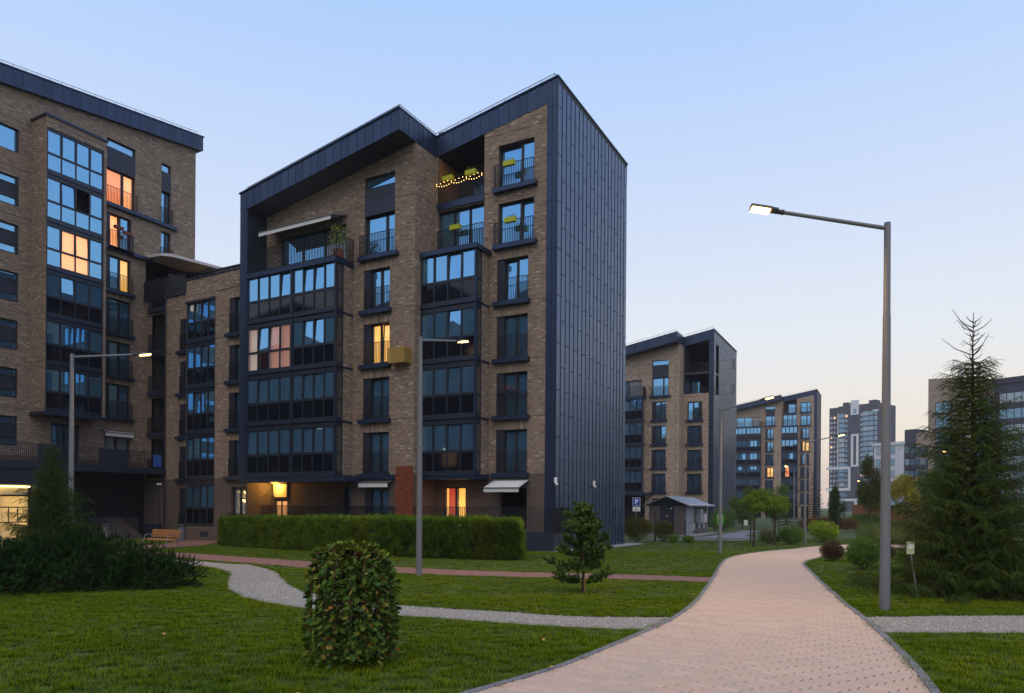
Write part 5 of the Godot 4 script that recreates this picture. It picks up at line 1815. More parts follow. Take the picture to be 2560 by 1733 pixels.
# ---------------------------------------------------------------- street furniture
func street_lamp(x: float, z: float, dir: Vector2, label: String, energy := 14.0, high := 6.7) -> void:
	var t := thing("street_lamp", label, "street lamp", on_ground(x, z), 0.0, "park lamps on tall grey poles")
	var pole := Mb.new()
	pole.tube([Vector3(0, -0.1, 0), Vector3(0, 0.4, 0), Vector3(0, high - 1.6, 0), Vector3(0, high - 1.59, 0), Vector3(0, high, 0)], [0.088, 0.085, 0.062, 0.057, 0.052], 20)
	put(pole, "pole", M.pole, t)
	var d := Vector3(dir.x, 0, dir.y).normalized()
	var a := Vector3(0, high - 0.10, 0)
	var e := a + d * 1.75 + Vector3(0, 0.34, 0)
	var arm := Mb.new()
	arm.tube([a, e], [0.036, 0.033], 14)
	put(arm, "arm", M.pole, t)
	var tilt := Basis.looking_at(-(e - a).normalized(), Vector3.UP)   # local +z runs out along the arm
	var head := sub(t, "lamp_head", Transform3D(tilt, e))
	var c := Mb.new()
	c.tube([Vector3(0, 0, -0.02), Vector3(0, 0, 0.10)], [0.042, 0.042], 12)
	c.tube([Vector3(0, 0, 0.0), Vector3(0, 0, 0.012)], [0.05, 0.05], 12)
	show_mesh("collar", c.mesh(), M.pole_dark, head)
	var h := Mb.new()
	h.prism([Vector2(-0.06, -0.02), Vector2(0.06, -0.02), Vector2(0.075, 0.01), Vector2(0.05, 0.05), Vector2(-0.05, 0.05), Vector2(-0.075, 0.01)], 0.09, 0.2)
	h.t = Transform3D(Basis(Vector3.RIGHT, 0.0), Vector3.ZERO)
	h.prism([Vector2(-0.115, -0.012), Vector2(0.115, -0.012), Vector2(0.105, 0.03), Vector2(0.06, 0.055), Vector2(-0.06, 0.055), Vector2(-0.105, 0.03)], 0.2, 0.56)
	show_mesh("housing", h.mesh(), M.pole_dark, head)
	var l := Mb.new()
	l.prism([Vector2(-0.09, -0.04), Vector2(0.09, -0.04), Vector2(0.10, -0.012), Vector2(-0.10, -0.012)], 0.23, 0.54)
	show_mesh("lens", l.mesh(), M.lens, head)
	var s := SpotLight3D.new()
	s.name = "lamp_glow"
	s.light_color = Color(1.0, 0.80, 0.50)
	s.light_energy = energy
	s.spot_angle = 78.0
	s.spot_angle_attenuation = 0.7
	s.spot_range = 40.0
	s.spot_attenuation = 2.0
	s.light_size = 0.12
	s.shadow_enabled = true
	s.transform = Transform3D(Basis(Vector3.RIGHT, -PI / 2), e + d * 0.38 + Vector3(0, 0.0, 0))
	t.add_child(s)

func furniture() -> void:
	street_lamp(-0.14, -13.78, Vector2(-0.924, 0.382), "tallest looking grey street lamp beside the paved path near the big spruce")
	street_lamp(-11.7, -16.1, Vector2(0.02, -1), "grey street lamp in front of the clipped hedge, with its head glowing yellow")
	street_lamp(-7.02, -32.92, Vector2(1, 0.07), "grey street lamp in front of the utility hut where the path bends")
	street_lamp(-22.8, -12.87, Vector2(0.3, -0.95), "grey street lamp rising behind the small spruce by the tall block")
	street_lamp(-5.11, -49.17, Vector2(1, 0.05), "grey street lamp standing between the round bushes beyond the fence")
	street_lamp(-9.9, -84.5, Vector2(-0.3, 1), "distant street lamp facing the camera in front of the farther block", 5.0)
	street_lamp(5.6, -65.6, Vector2(-1, -0.05), "street lamp half hidden behind the bare topped spruce", 6.0)
	street_lamp(-4.4, -134, Vector2(-0.5, 1), "distant street lamp seen through the crown of the tall slim tree", 4.0)
	street_lamp(-20.6, -239, Vector2(0.2, 1), "farthest street lamp, a speck of light below the tower", 4.0)

	# bench: two tube end frames, slatted wooden seat and back
	var bench := thing("park_bench", "wooden slatted park bench with grey tube frame by the red brick path", "bench", on_ground(-31.2, -21.9), 0.08)
	for i in 4:
		put(beam(Vector3(-0.95, 0.42 + 0.012 * i, 0.24 - 0.13 * i), Vector3(0.95, 0.455 + 0.012 * i, 0.35 - 0.13 * i)), "seat_slat", M.bench_wood, bench)
	for i in 3:
		var y := 0.56 + 0.125 * i
		put(beam(Vector3(-0.95, y, -0.22 - 0.035 * i), Vector3(0.95, y + 0.11, -0.185 - 0.035 * i)), "back_slat", M.bench_wood, bench)
	for x in [-0.78, 0.78]:
		var leg := Mb.new()
		leg.tube([Vector3(x, 0.0, 0.42), Vector3(x, 0.40, 0.36), Vector3(x, 0.62, 0.30), Vector3(x, 0.68, 0.22), Vector3(x, 0.68, 0.0), Vector3(x, 0.66, -0.2)], [0.022, 0.022, 0.022, 0.022, 0.022, 0.022], 8)
		put(leg, "arm_leg", M.pole, bench)
		var leg2 := Mb.new()
		leg2.tube([Vector3(x, 0.0, -0.34), Vector3(x, 0.40, -0.2), Vector3(x, 0.95, -0.31)], [0.022, 0.022, 0.018], 8)
		put(leg2, "back_leg", M.pole, bench)

	litter_bin(-39.6, -29.2, "tall grey metal litter bin beside the bench and the link block")
	litter_bin(-43.2, -26.6, "dark round litter bin at the foot of the entrance steps")

	# wall cameras on the zinc flank
	for q in [[-32.23, 3.6, "white security camera near the front corner of the zinc flank"], [-37.38, 3.6, "white security camera farther back along the zinc flank"]]:
		var cam := thing("security_camera", q[2], "camera", Vector3(-15.06, q[1], q[0]), 0.0, "cameras on the zinc flank")
		var bx := Mb.new()
		bx.bevel(Vector3(-0.08, 0.02, 0.0), Vector3(0.08, 0.3, 0.1), 0.015)
		put(bx, "junction_box", M.white_paint, cam, Transform3D(Basis(Vector3.UP, PI / 2), Vector3.ZERO))
		var bd := Mb.new()
		bd.tube([Vector3(0.08, -0.02, 0.02), Vector3(0.26, -0.10, 0.16)], [0.055, 0.06], 12)
		put(bd, "camera_body", M.white_paint, cam)
		var ln := Mb.new()
		ln.tube([Vector3(0.26, -0.10, 0.16), Vector3(0.275, -0.107, 0.172)], [0.05, 0.048], 12)
		put(ln, "camera_lens", M.sign_black, cam)
		var jn := Mb.new()
		jn.tube([Vector3(0.05, 0.04, 0.0), Vector3(0.10, -0.03, 0.035)], [0.03, 0.03], 8)
		put(jn, "bracket", M.white_paint, cam)

	# golden perforated box for an air conditioner
	var ac := thing("air_conditioner_box", "golden perforated metal box hung beside the yellow lit window", "metal box", Vector3(-23.30, 10.02, -30.44))
	var box := Mb.new()
	var w := 1.1; var h := 0.8; var dp := 0.55
	box.box(Vector3(-w / 2, 0, 0), Vector3(w / 2, 0.03, dp))
	box.box(Vector3(-w / 2, h - 0.03, 0), Vector3(w / 2, h, dp))
	put(box, "casing", M.gold, ac)
	for q in [[Vector3(-w / 2, 0.03, dp), "+z", w], [Vector3(w / 2, 0.03, dp), "+x", dp]]:
		put(perforated(q[2], h - 0.06), "perforated_sheet", M.gold, ac, facing(q[1], q[0]))
	put_raw(ac, "cooling_unit", Vector3(-0.4, 0.06, 0.08), Vector3(0.4, 0.66, 0.4), M.frame)

	# lime planters on the railings
	for q in [[-17.70, 20.24, -32.02, "lime green planter with leafy plants on the topmost railing of the nearest block"], [-17.6, 17.28, -32.02, "olive planter on the railing one storey below the topmost window"], [-21.12, 17.59, -32.20, "olive planter on the railing above the narrow glazed bay"], [-20.19, 20.40, -32.26, "lime green planter with trailing plant in the loggia with fairy lights"], [-21.66, 20.40, -32.26, "lime green planter at the wooden side of the loggia with fairy lights"]]:
		var pl := thing("flower_box", q[3], "planter", Vector3(q[0], q[1] - 0.12, q[2]), 0.0, "planters on the railings")
		var tr := Mb.new()
		tr.prism([Vector2(-0.10, 0.0), Vector2(0.10, 0.0), Vector2(0.125, 0.24), Vector2(-0.125, 0.24)], -0.32, 0.32)
		put(tr, "trough", M.planter, pl, Transform3D(Basis(Vector3.UP, PI / 2), Vector3.ZERO))
		leaf_clump(pl, "plant", 90, Vector3(0.3, 0.13, 0.13), Vector3(0, 0.30, 0), 0.055, [Color(0.10, 0.17, 0.03), Color(0.16, 0.22, 0.04)], int(q[1] * 10))
	for q in [[-30.35, 22.0, "red brown flower box with pink flowers on the railing of the tall block"], [-31.0, 21.8, "second red brown flower box beside the one with pink flowers"]]:
		var pl := thing("flower_box", q[2], "planter", Vector3(-48.2, q[1] - 0.25, q[0]), 0.0, "planters on the railings")
		var tr := Mb.new()
		tr.prism([Vector2(-0.1, 0.0), Vector2(0.1, 0.0), Vector2(0.12, 0.2), Vector2(-0.12, 0.2)], -0.32, 0.32)
		put(tr, "trough", M.planter_red, pl)
		leaf_clump(pl, "plant", 70, Vector3(0.14, 0.25, 0.3), Vector3(0.05, -0.15, 0), 0.05, [Color(0.06, 0.12, 0.03), Color(0.42, 0.05, 0.12)], 4)
	var rf := thing("flower_box", "planter of red geraniums on the railing two storeys above the ground-floor awning", "planter", Vector3(-17.6, 8.25, -32.0), 0.0, "planters on the railings")
	var trr := Mb.new()
	trr.prism([Vector2(-0.1, 0.0), Vector2(0.1, 0.0), Vector2(0.12, 0.2), Vector2(-0.12, 0.2)], -0.6, 0.6)
	put(trr, "trough", M.frame, rf, Transform3D(Basis(Vector3.UP, PI / 2), Vector3.ZERO))
	leaf_clump(rf, "plant", 160, Vector3(0.6, 0.16, 0.14), Vector3(0, 0.26, 0), 0.05, [Color(0.05, 0.10, 0.025), Color(0.05, 0.10, 0.025), Color(0.5, 0.02, 0.03)], 6)
	var tp := thing("potted_shrub", "leafy shrub at the corner of the terrace under the long awning", "shrub", Vector3(-26.9, 16.0, -29.35))
	put_raw(tp, "pot", Vector3(-0.2, 0, -0.2), Vector3(0.2, 0.45, 0.2), M.planter_red)
	leaf_clump(tp, "foliage", 420, Vector3(0.42, 0.55, 0.42), Vector3(0.1, 1.15, 0.15), 0.085, [Color(0.07, 0.13, 0.02), Color(0.15, 0.20, 0.03), Color(0.30, 0.33, 0.08)], 8)
	# fairy lights along the loggia railing
	var fl := thing("fairy_lights", "two sagging strings of warm fairy lights on the open loggia railing", "fairy lights", Vector3(-20.9, 19.15, -32.27))
	var wire := Mb.new()
	var bulbs := Mb.new()
	for s in 2:
		var pts := []
		for i in 37:
			var x := -1.45 + 2.9 * i / 36.0
			pts.append(Vector3(x, 0.95 + 0.18 * s - 0.10 * absf(sin(i / 36.0 * PI * 3.0 + s)) , 0.09))
		var rd := []
		for i in 37: rd.append(0.004)
		wire.tube(pts, rd, 4)
		for i in range(0, 37, 2 if s == 0 else 3):
			bulbs.t = Transform3D(Basis.IDENTITY, pts[i] + Vector3(0, -0.02, 0.01))
			bulbs.lathe([Vector2(0, -0.022), Vector2(0.018, -0.01), Vector2(0.018, 0.01), Vector2(0, 0.022)], 6)
	put(wire, "wire", M.sign_black, fl)
	put(bulbs, "bulbs", M.bulb, fl)
	lamp_light(Vector3(-20.9, 20.0, -32.0), Color(1.0, 0.62, 0.25), 0.05, 0.3)

	hut()
	cabin()
	parking_sign()
	mesh_fence()
	var sg := thing("plant_sign", "small pale sign on a leaning stake in front of the big spruce", "sign", on_ground(0.43, -16.58), YAW)
	var stake := Mb.new()
	stake.bar(Vector3(0, -0.05, 0), Vector3(-0.16, 0.95, 0), 0.03, 0.02)
	put(stake, "stake", M.pole, sg)
	put_raw(sg, "plate", Vector3(-0.25, 0.9, 0.012), Vector3(-0.09, 1.16, 0.02), M.sign_lime)
	var disc := Mb.new()
	disc.t = Transform3D(Basis(Vector3.RIGHT, PI / 2), Vector3(-0.17, 1.06, 0.021))
	disc.lathe([Vector2(0.055, 0.0), Vector2(0.055, 0.003), Vector2(0.0, 0.003)], 18)
	put(disc, "emblem", M.white_paint, sg)
	var gs := thing("notice_board", "small green notice on the fence behind the bending lamp", "sign", Vector3(-11.9, 1.5, -55.8))
	put_raw(gs, "board", Vector3(-0.25, -0.4, 0), Vector3(0.25, 0.4, 0.03), M.sign_green)
	put_raw(gs, "post", Vector3(-0.03, -1.5, -0.04), Vector3(0.03, 0.3, 0.0), M.pole_dark)
	put_raw(gs, "text_panel", Vector3(-0.16, 0.05, 0.03), Vector3(0.16, 0.22, 0.034), M.white_paint)

func beam(lo: Vector3, hi: Vector3) -> Mb:
	var mb := Mb.new()
	var s := hi - lo
	mb.t = Transform3D(Basis.IDENTITY, lo)
	mb.bevel(Vector3.ZERO, s, minf(s.y, s.z) * 0.18)
	return mb

func perforated(w: float, h: float) -> Mb:   # thin sheet with a grid of square holes
	var mb := Mb.new()
	var n := int(w / 0.11); var m := int(h / 0.11)
	var hole := 0.045
	var px := w / n; var py := h / m
	for i in n + 1:
		var a := 0.0 if i == 0 else px * (i - 0.5) + hole / 2
		var e := w if i == n else px * (i + 0.5) - hole / 2
		mb.box(Vector3(a, 0, -0.004), Vector3(e, h, 0.0))
	for j in m + 1:
		var a := 0.0 if j == 0 else py * (j - 0.5) + hole / 2
		var e := h if j == m else py * (j + 0.5) - hole / 2
		for i in n:
			var x := px * (i + 0.5)
			mb.box(Vector3(x - hole / 2, a, -0.0035), Vector3(x + hole / 2, e, -0.0005))
	return mb

func litter_bin(x: float, z: float, label: String) -> void:
	var t := thing("litter_bin", label, "litter bin", on_ground(x, z), 0.0, "litter bins")
	var mb := Mb.new()
	mb.lathe([Vector2(0.0, 0.0), Vector2(0.22, 0.0), Vector2(0.23, 0.03), Vector2(0.26, 0.95), Vector2(0.24, 0.96), Vector2(0.23, 0.8)], 24)
	put(mb, "body", M.bin_metal, t)
	var rim := Mb.new()
	rim.lathe([Vector2(0.262, 0.9), Vector2(0.285, 0.92), Vector2(0.285, 1.0), Vector2(0.2, 1.06), Vector2(0.0, 1.08)], 24)
	put(rim, "lid", M.pole_dark, t)

func hut() -> void:
	var t := thing("utility_hut", "small gabled utility hut with dark door and pale metal roof behind the fence", "hut", Vector3(-17.1, -0.05, -63.0))
	var zf := 3.7; var zb := -4.4
	var body := Mb.new()
	body.prism([Vector2(-1.6, 0), Vector2(1.52, 0), Vector2(1.52, 2.72), Vector2(0.04, 3.28), Vector2(-1.6, 2.72)], zb, zf)
	put(body, "wall", M.hut_wall, t)
	for s in [[Vector2(0.04, 3.40), Vector2(2.1, 2.58)], [Vector2(-2.05, 2.58), Vector2(0.04, 3.40)]]:
		var r := Mb.new()
		r.prism([s[0] + Vector2(0, -0.06), s[1] + Vector2(0, -0.06), s[1], s[0]], zb - 0.4, zf + 0.45)
		put(r, "roof_sheet", M.roof_metal, t)
	put_raw(t, "fascia_board", Vector3(-1.9, 2.60, zf + 0.02), Vector3(1.9, 2.72, zf + 0.06), M.frame)
	var gab := Mb.new()
	gab.prism([Vector2(-1.75, 2.72), Vector2(1.7, 2.72), Vector2(0.04, 3.3)], zf + 0.005, zf + 0.03)
	put(gab, "gable_board", M.frame, t)
	put_raw(t, "door", Vector3(-0.6, 0.05, zf + 0.003), Vector3(0.62, 2.55, zf + 0.05), M.panel)
	put_raw(t, "door_plate", Vector3(0.3, 2.3, zf + 0.05), Vector3(0.42, 2.38, zf + 0.06), M.white_paint)
	var tri := Mb.new()
	tri.prism([Vector2(-0.09, 0), Vector2(0.09, 0), Vector2(0, 0.16)], 0, 0.006)
	put(tri, "warning_triangle", M.warn, t, Transform3D(Basis.IDENTITY, Vector3(0.0, 1.65, zf + 0.05)))
	put_raw(t, "side_panel", Vector3(1.525, 0.1, 0.9), Vector3(1.55, 2.55, 3.3), M.hut_grey)
	put_raw(t, "switch_box", Vector3(1.55, 1.0, -1.0), Vector3(1.95, 2.25, -0.1), M.hut_grey)
	put_raw(t, "switch_box", Vector3(1.55, 1.1, -2.6), Vector3(1.9, 1.9, -1.7), M.white_soft)
	for i in 5:
		put_raw(t, "poster", Vector3(1.525, 0.5 + 0.75 * (i % 2), 0.4 - i * 0.9), Vector3(1.545, 1.1 + 0.75 * (i % 2), 0.75 - i * 0.9), M.white_soft)
	put_raw(t, "plinth", Vector3(-1.9, 0.0, zb - 0.3), Vector3(2.4, 0.09, zf + 0.5), M.concrete)
	put_raw(t, "gutter", Vector3(1.9, 2.62, zb - 0.3), Vector3(2.12, 2.70, zf + 0.4), M.white_paint)

func cabin() -> void:
	var t := thing("timber_cabin", "brown timber cabin with grey metal roof beyond the bushes", "cabin", Vector3(-1.6, -0.05, -104), -0.2)
	var body := Mb.new()
	body.box(Vector3(-3.4, 0, -4), Vector3(4.6, 2.9, 0))
	put(body, "wall", M.cabin_wood, t)
	for i in 15:
		put_raw(t, "plank", Vector3(-3.42, 0.05 + 0.19 * i, 0.0), Vector3(4.62, 0.225 + 0.19 * i, 0.03), M.cabin_wood)
	var r := Mb.new()
	r.prism([Vector2(0.5, 2.8), Vector2(0.5, 2.9), Vector2(-2.2, 3.75), Vector2(-4.6, 2.95), Vector2(-4.6, 2.85), Vector2(-2.2, 3.65)], -3.7, 0.9)
	put(r, "roof", M.roof_metal, t, Transform3D(Basis(Vector3.UP, -PI / 2), Vector3.ZERO))

func parking_sign() -> void:
	var t := thing("parking_sign", "blue parking sign with a wheelchair plate below it, beside the hut", "sign", Vector3(-18.69, 0.0, -55.86), 0.5)
	var pole := Mb.new()
	pole.tube([Vector3(0, -0.1, 0), Vector3(0, 3.15, 0)], [0.03, 0.03], 8)
	put(pole, "pole", M.pole, t)
	put_raw(t, "border", Vector3(-0.32, 2.50, 0.03), Vector3(0.32, 3.17, 0.045), M.white_paint)
	put_raw(t, "plate", Vector3(-0.295, 2.525, 0.045), Vector3(0.295, 3.145, 0.052), M.sign_blue)
	put_raw(t, "supplement_plate", Vector3(-0.31, 2.05, 0.03), Vector3(0.31, 2.42, 0.045), M.white_paint)
	var tm := TextMesh.new()
	tm.text = "P"
	var f := SystemFont.new()
	f.font_names = PackedStringArray(["Droid Sans"])
	f.font_weight = 700
	tm.font = f
	tm.font_size = 64
	tm.pixel_size = 0.0088
	tm.depth = 0.006
	show_mesh("letter", tm, M.white_paint, t, Transform3D(Basis.IDENTITY, Vector3(0.0, 2.835, 0.056)))
	var wc := Mb.new()
	var ring := []
	var rad := []
	for i in 13:
		var a := 0.3 + i * 0.36
		ring.append(Vector3(-0.02 + cos(a + 1.6) * 0.075, 2.19 + sin(a + 1.6) * 0.075, 0.05))
		rad.append(0.012)
	wc.tube(ring, rad, 5)
	wc.bar(Vector3(-0.02, 2.34, 0.05), Vector3(-0.01, 2.22, 0.05), 0.03, 0.012)
	wc.bar(Vector3(-0.01, 2.22, 0.05), Vector3(0.07, 2.21, 0.05), 0.026, 0.012)
	wc.bar(Vector3(0.07, 2.21, 0.05), Vector3(0.11, 2.12, 0.05), 0.026, 0.012)
	wc.cbox(Vector3(-0.02, 2.375, 0.05), Vector3(0.045, 0.045, 0.012))
	put(wc, "wheelchair_symbol", M.sign_black, t)

func mesh_fence() -> void:
	var t := thing("mesh_fence", "dark wire mesh fence with a gate along the far edge of the lawn", "fence", Vector3(-12, 0.03, -49))
	var pts := xy([-16.9, -47.4, -14.6, -47.75, -12.6, -48.1, -10.4, -48.9, -8.6, -49.9, -7.1, -52.3, -5.8, -55.6])
	for i in pts.size():
		var p: Vector2 = pts[i]
		put_raw(t, "post", Vector3(p.x - 0.04 + 12, -0.1, p.y - 0.04 + 49), Vector3(p.x + 0.04 + 12, 2.05 if i != 2 else 1.5, p.y + 0.04 + 49), M.pole_dark)
	for i in pts.size() - 1:
		var a := Vector3(pts[i].x + 12, 0.08, pts[i].y + 49); var e := Vector3(pts[i + 1].x + 12, 0.08, pts[i + 1].y + 49)
		var high := 1.9
		var mb := Mb.new()
		for y in [0.0, 0.62, 1.25, high]:
			mb.bar(a + Vector3(0, y, 0), e + Vector3(0, y, 0), 0.014, 0.02)
		var n := int(a.distance_to(e) / 0.13)
		for k in n:
			var p := a.lerp(e, (k + 0.5) / n)
			mb.bar(p, p + Vector3(0, high, 0), 0.009, 0.009)
		put(mb, "mesh_panel", M.rail, t)
	put_raw(t, "notice", Vector3(3.0, 1.2, -0.62), Vector3(3.25, 1.55, -0.6), M.white_paint)


# ---------------------------------------------------------------- plants
func leaf_mesh(size: float) -> Mesh:   # one leaf, folded along its midrib, lying along +y
	return kept(key_of(["leaf", size]), func():
		var mb := Mb.new()
		var w := size * 0.36
		var p := [Vector3(0, 0, 0), Vector3(0, size * 0.5, 0.02 * size), Vector3(0, size, 0.10 * size)]
		for s in [-1.0, 1.0]:
			var a := Vector3(s * w * 0.8, size * 0.28, size * 0.10)
			var b := Vector3(s * w, size * 0.58, size * 0.12)
			if s > 0:
				mb.tri(p[0], a, p[1]); mb.tri(a, b, p[1]); mb.tri(p[1], b, p[2])
			else:
				mb.tri(p[0], p[1], a); mb.tri(a, p[1], b); mb.tri(p[1], p[2], b)
		return mb)

func cluster_mesh(size: float, n: int, s: int) -> Mesh:   # a sprig of n leaves
	return kept(key_of(["cluster", size, n, s]), func():
		var r := RandomNumberGenerator.new()
		r.seed = 100 + s
		var mb := Mb.new()
		for i in n:
			var dir := Vector3(r.randf_range(-1, 1), r.randf_range(-0.5, 1), r.randf_range(-1, 1)).normalized()
			var at := dir * r.randf() * size * 1.6
			mb.t = Transform3D(Basis.looking_at(dir + Vector3(0.01, 0, 0.02), Vector3.UP) * Basis(Vector3.RIGHT, -PI / 2 + r.randf_range(-0.6, 0.6)) * Basis(Vector3.UP, r.randf() * TAU), at)
			var l := size * r.randf_range(0.7, 1.15)
			var w := l * 0.34
			mb.tri(Vector3.ZERO, Vector3(w, l * 0.5, 0.06 * l), Vector3(0, l, 0))
			mb.tri(Vector3.ZERO, Vector3(0, l, 0), Vector3(-w, l * 0.5, 0.06 * l))
		return mb)

func random_basis(r: RandomNumberGenerator) -> Basis:
	return Basis.from_euler(Vector3(r.randf() * TAU, r.randf() * TAU, r.randf() * TAU))

func leaf_clump(parent: Node3D, called: String, n: int, half: Vector3, at: Vector3, size: float, tones: Array, s: int) -> void:
	var r := RandomNumberGenerator.new()
	r.seed = s
	var where := []
	var tint := []
	for i in n / 3:
		var d := Vector3(r.randf_range(-1, 1), r.randf_range(-1, 1), r.randf_range(-1, 1))
		if d.length() > 1.0: d = d.normalized()
		where.append(Transform3D(random_basis(r), at + d * half))
		var k: Color = tones[r.randi() % tones.size()]
		var b := r.randf_range(0.75, 1.25)
		tint.append(Color(k.r * b, k.g * b, k.b * b))
	copies(called, cluster_mesh(size, 4, 1), M.leaf, parent, where, tint, true)

func lumps_crown(parent: Node3D, called: String, lumps: Array, n: int, size: float, leaves: int, tones: Array, s: int, shell := 0.45) -> void:
	# lumps: [centre, half-size]; sprigs sit mostly near the outside of each lump, so that gaps and depth stay
	var r := RandomNumberGenerator.new()
	r.seed = s
	var where := []
	var tint := []
	var total := 0.0
	for l in lumps: total += l[1].x * l[1].y + l[1].z * l[1].y
	for l in lumps:
		var k := int(n * (l[1].x * l[1].y + l[1].z * l[1].y) / total)
		for i in k:
			var d := Vector3(r.randfn(), r.randfn(), r.randfn()).normalized()
			var q := pow(r.randf(), shell)
			q *= 1.0 + 0.16 * sin(d.x * 5.0 + s) * cos(d.z * 6.0 + d.y * 4.0)
			where.append(Transform3D(random_basis(r).scaled(Vector3.ONE * r.randf_range(0.7, 1.3)), l[0] + d * q * l[1]))
			var c: Color = tones[r.randi() % tones.size()]
			var b := r.randf_range(0.72, 1.28)
			tint.append(Color(c.r * b, c.g * b, c.b * b))
	copies(called, cluster_mesh(size, leaves, s % 4), M.leaf, parent, where, tint, true)

func trunk_to(parent: Node3D, h: float, r0: float, limbs: Array, s: int, bend := 0.05) -> void:
	var r := RandomNumberGenerator.new()
	r.seed = s
	var mb := Mb.new()
	var pts := []
	var rad := []
	for i in 7:
		var k := i / 6.0
		pts.append(Vector3(sin(k * 4.0 + s) * bend * k, h * k - 0.05, cos(k * 3.0 + s) * bend * k))
		rad.append(lerpf(r0, r0 * 0.45, k))
	mb.tube(pts, rad, 9)
	for l in limbs:
		var a: Vector3 = pts[4].lerp(pts[6], r.randf())
		var mid: Vector3 = a.lerp(l, 0.5) + Vector3(0, 0.08 * h, 0)
		mb.tube([a, mid, l], [r0 * 0.4, r0 * 0.28, r0 * 0.1], 6)
	put(mb, "trunk", M.bark, parent)

func bush(called: String, label: String, x: float, z: float, half: Vector3, n: int, size: float, tones: Array, s: int, group := "round shrubs beside the path") -> void:
	var t := thing(called, label, "shrub", on_ground(x, z), 0.0, group)
	var r := RandomNumberGenerator.new()
	r.seed = s
	var lumps := [[Vector3(0, half.y * 0.95, 0), half * Vector3(0.85, 0.9, 0.85)]]
	for i in 6:
		var a := TAU * i / 6.0 + r.randf()
		lumps.append([Vector3(cos(a) * half.x * 0.5, half.y * r.randf_range(0.6, 1.25), sin(a) * half.z * 0.5), half * r.randf_range(0.42, 0.6)])
	lumps_crown(t, "foliage", lumps, n, size, 7, tones, s, 0.3)
	var mb := Mb.new()
	for i in 7:
		var a := TAU * i / 7.0
		mb.tube([Vector3(cos(a) * 0.04, -0.03, sin(a) * 0.04), Vector3(cos(a) * half.x * 0.4, half.y * 0.6, sin(a) * half.z * 0.4), Vector3(cos(a) * half.x * 0.6, half.y * 1.2, sin(a) * half.z * 0.6)], [0.018, 0.012, 0.005], 5)
	put(mb, "stems", M.bark, t)

func needle_twig(length: float, droop: float, needle: float, n: int, s: int) -> Mesh:
	# a conifer shoot along +z with needles round it
	return kept(key_of(["twig", length, droop, needle, n, s]), func():
		var r := RandomNumberGenerator.new()
		r.seed = 300 + s
		var mb := Mb.new()
		mb.colored = true
		var pt := func(k: float) -> Vector3: return Vector3(0, -droop * length * k * k, length * k)
		mb.col = Color(0.55, 0.35, 0.22)
		for i in 3:
			var a: Vector3 = pt.call(i / 3.0); var b: Vector3 = pt.call((i + 1) / 3.0)
			mb.tri(a + Vector3(-0.004, 0, 0), a + Vector3(0.004, 0, 0), b)
			mb.tri(a + Vector3(0, 0.004, 0), a + Vector3(0, -0.004, 0), b)
		mb.col = Color.WHITE
		for i in n:
			var k := r.randf()
			var p: Vector3 = pt.call(k)
			var a := r.randf() * TAU
			var d := Vector3(cos(a), sin(a) * 0.8 + 0.25, 0.75).normalized()
			var l := needle * r.randf_range(0.7, 1.2) * (1.0 - 0.35 * k)
			var side := d.cross(Vector3(0, 0, 1)).normalized() * needle * 0.085
			var q := r.randf_range(0.8, 1.2)
			mb.col = Color(q, q, q)
			mb.tri(p - side, p + side, p + d * l)
		return mb)

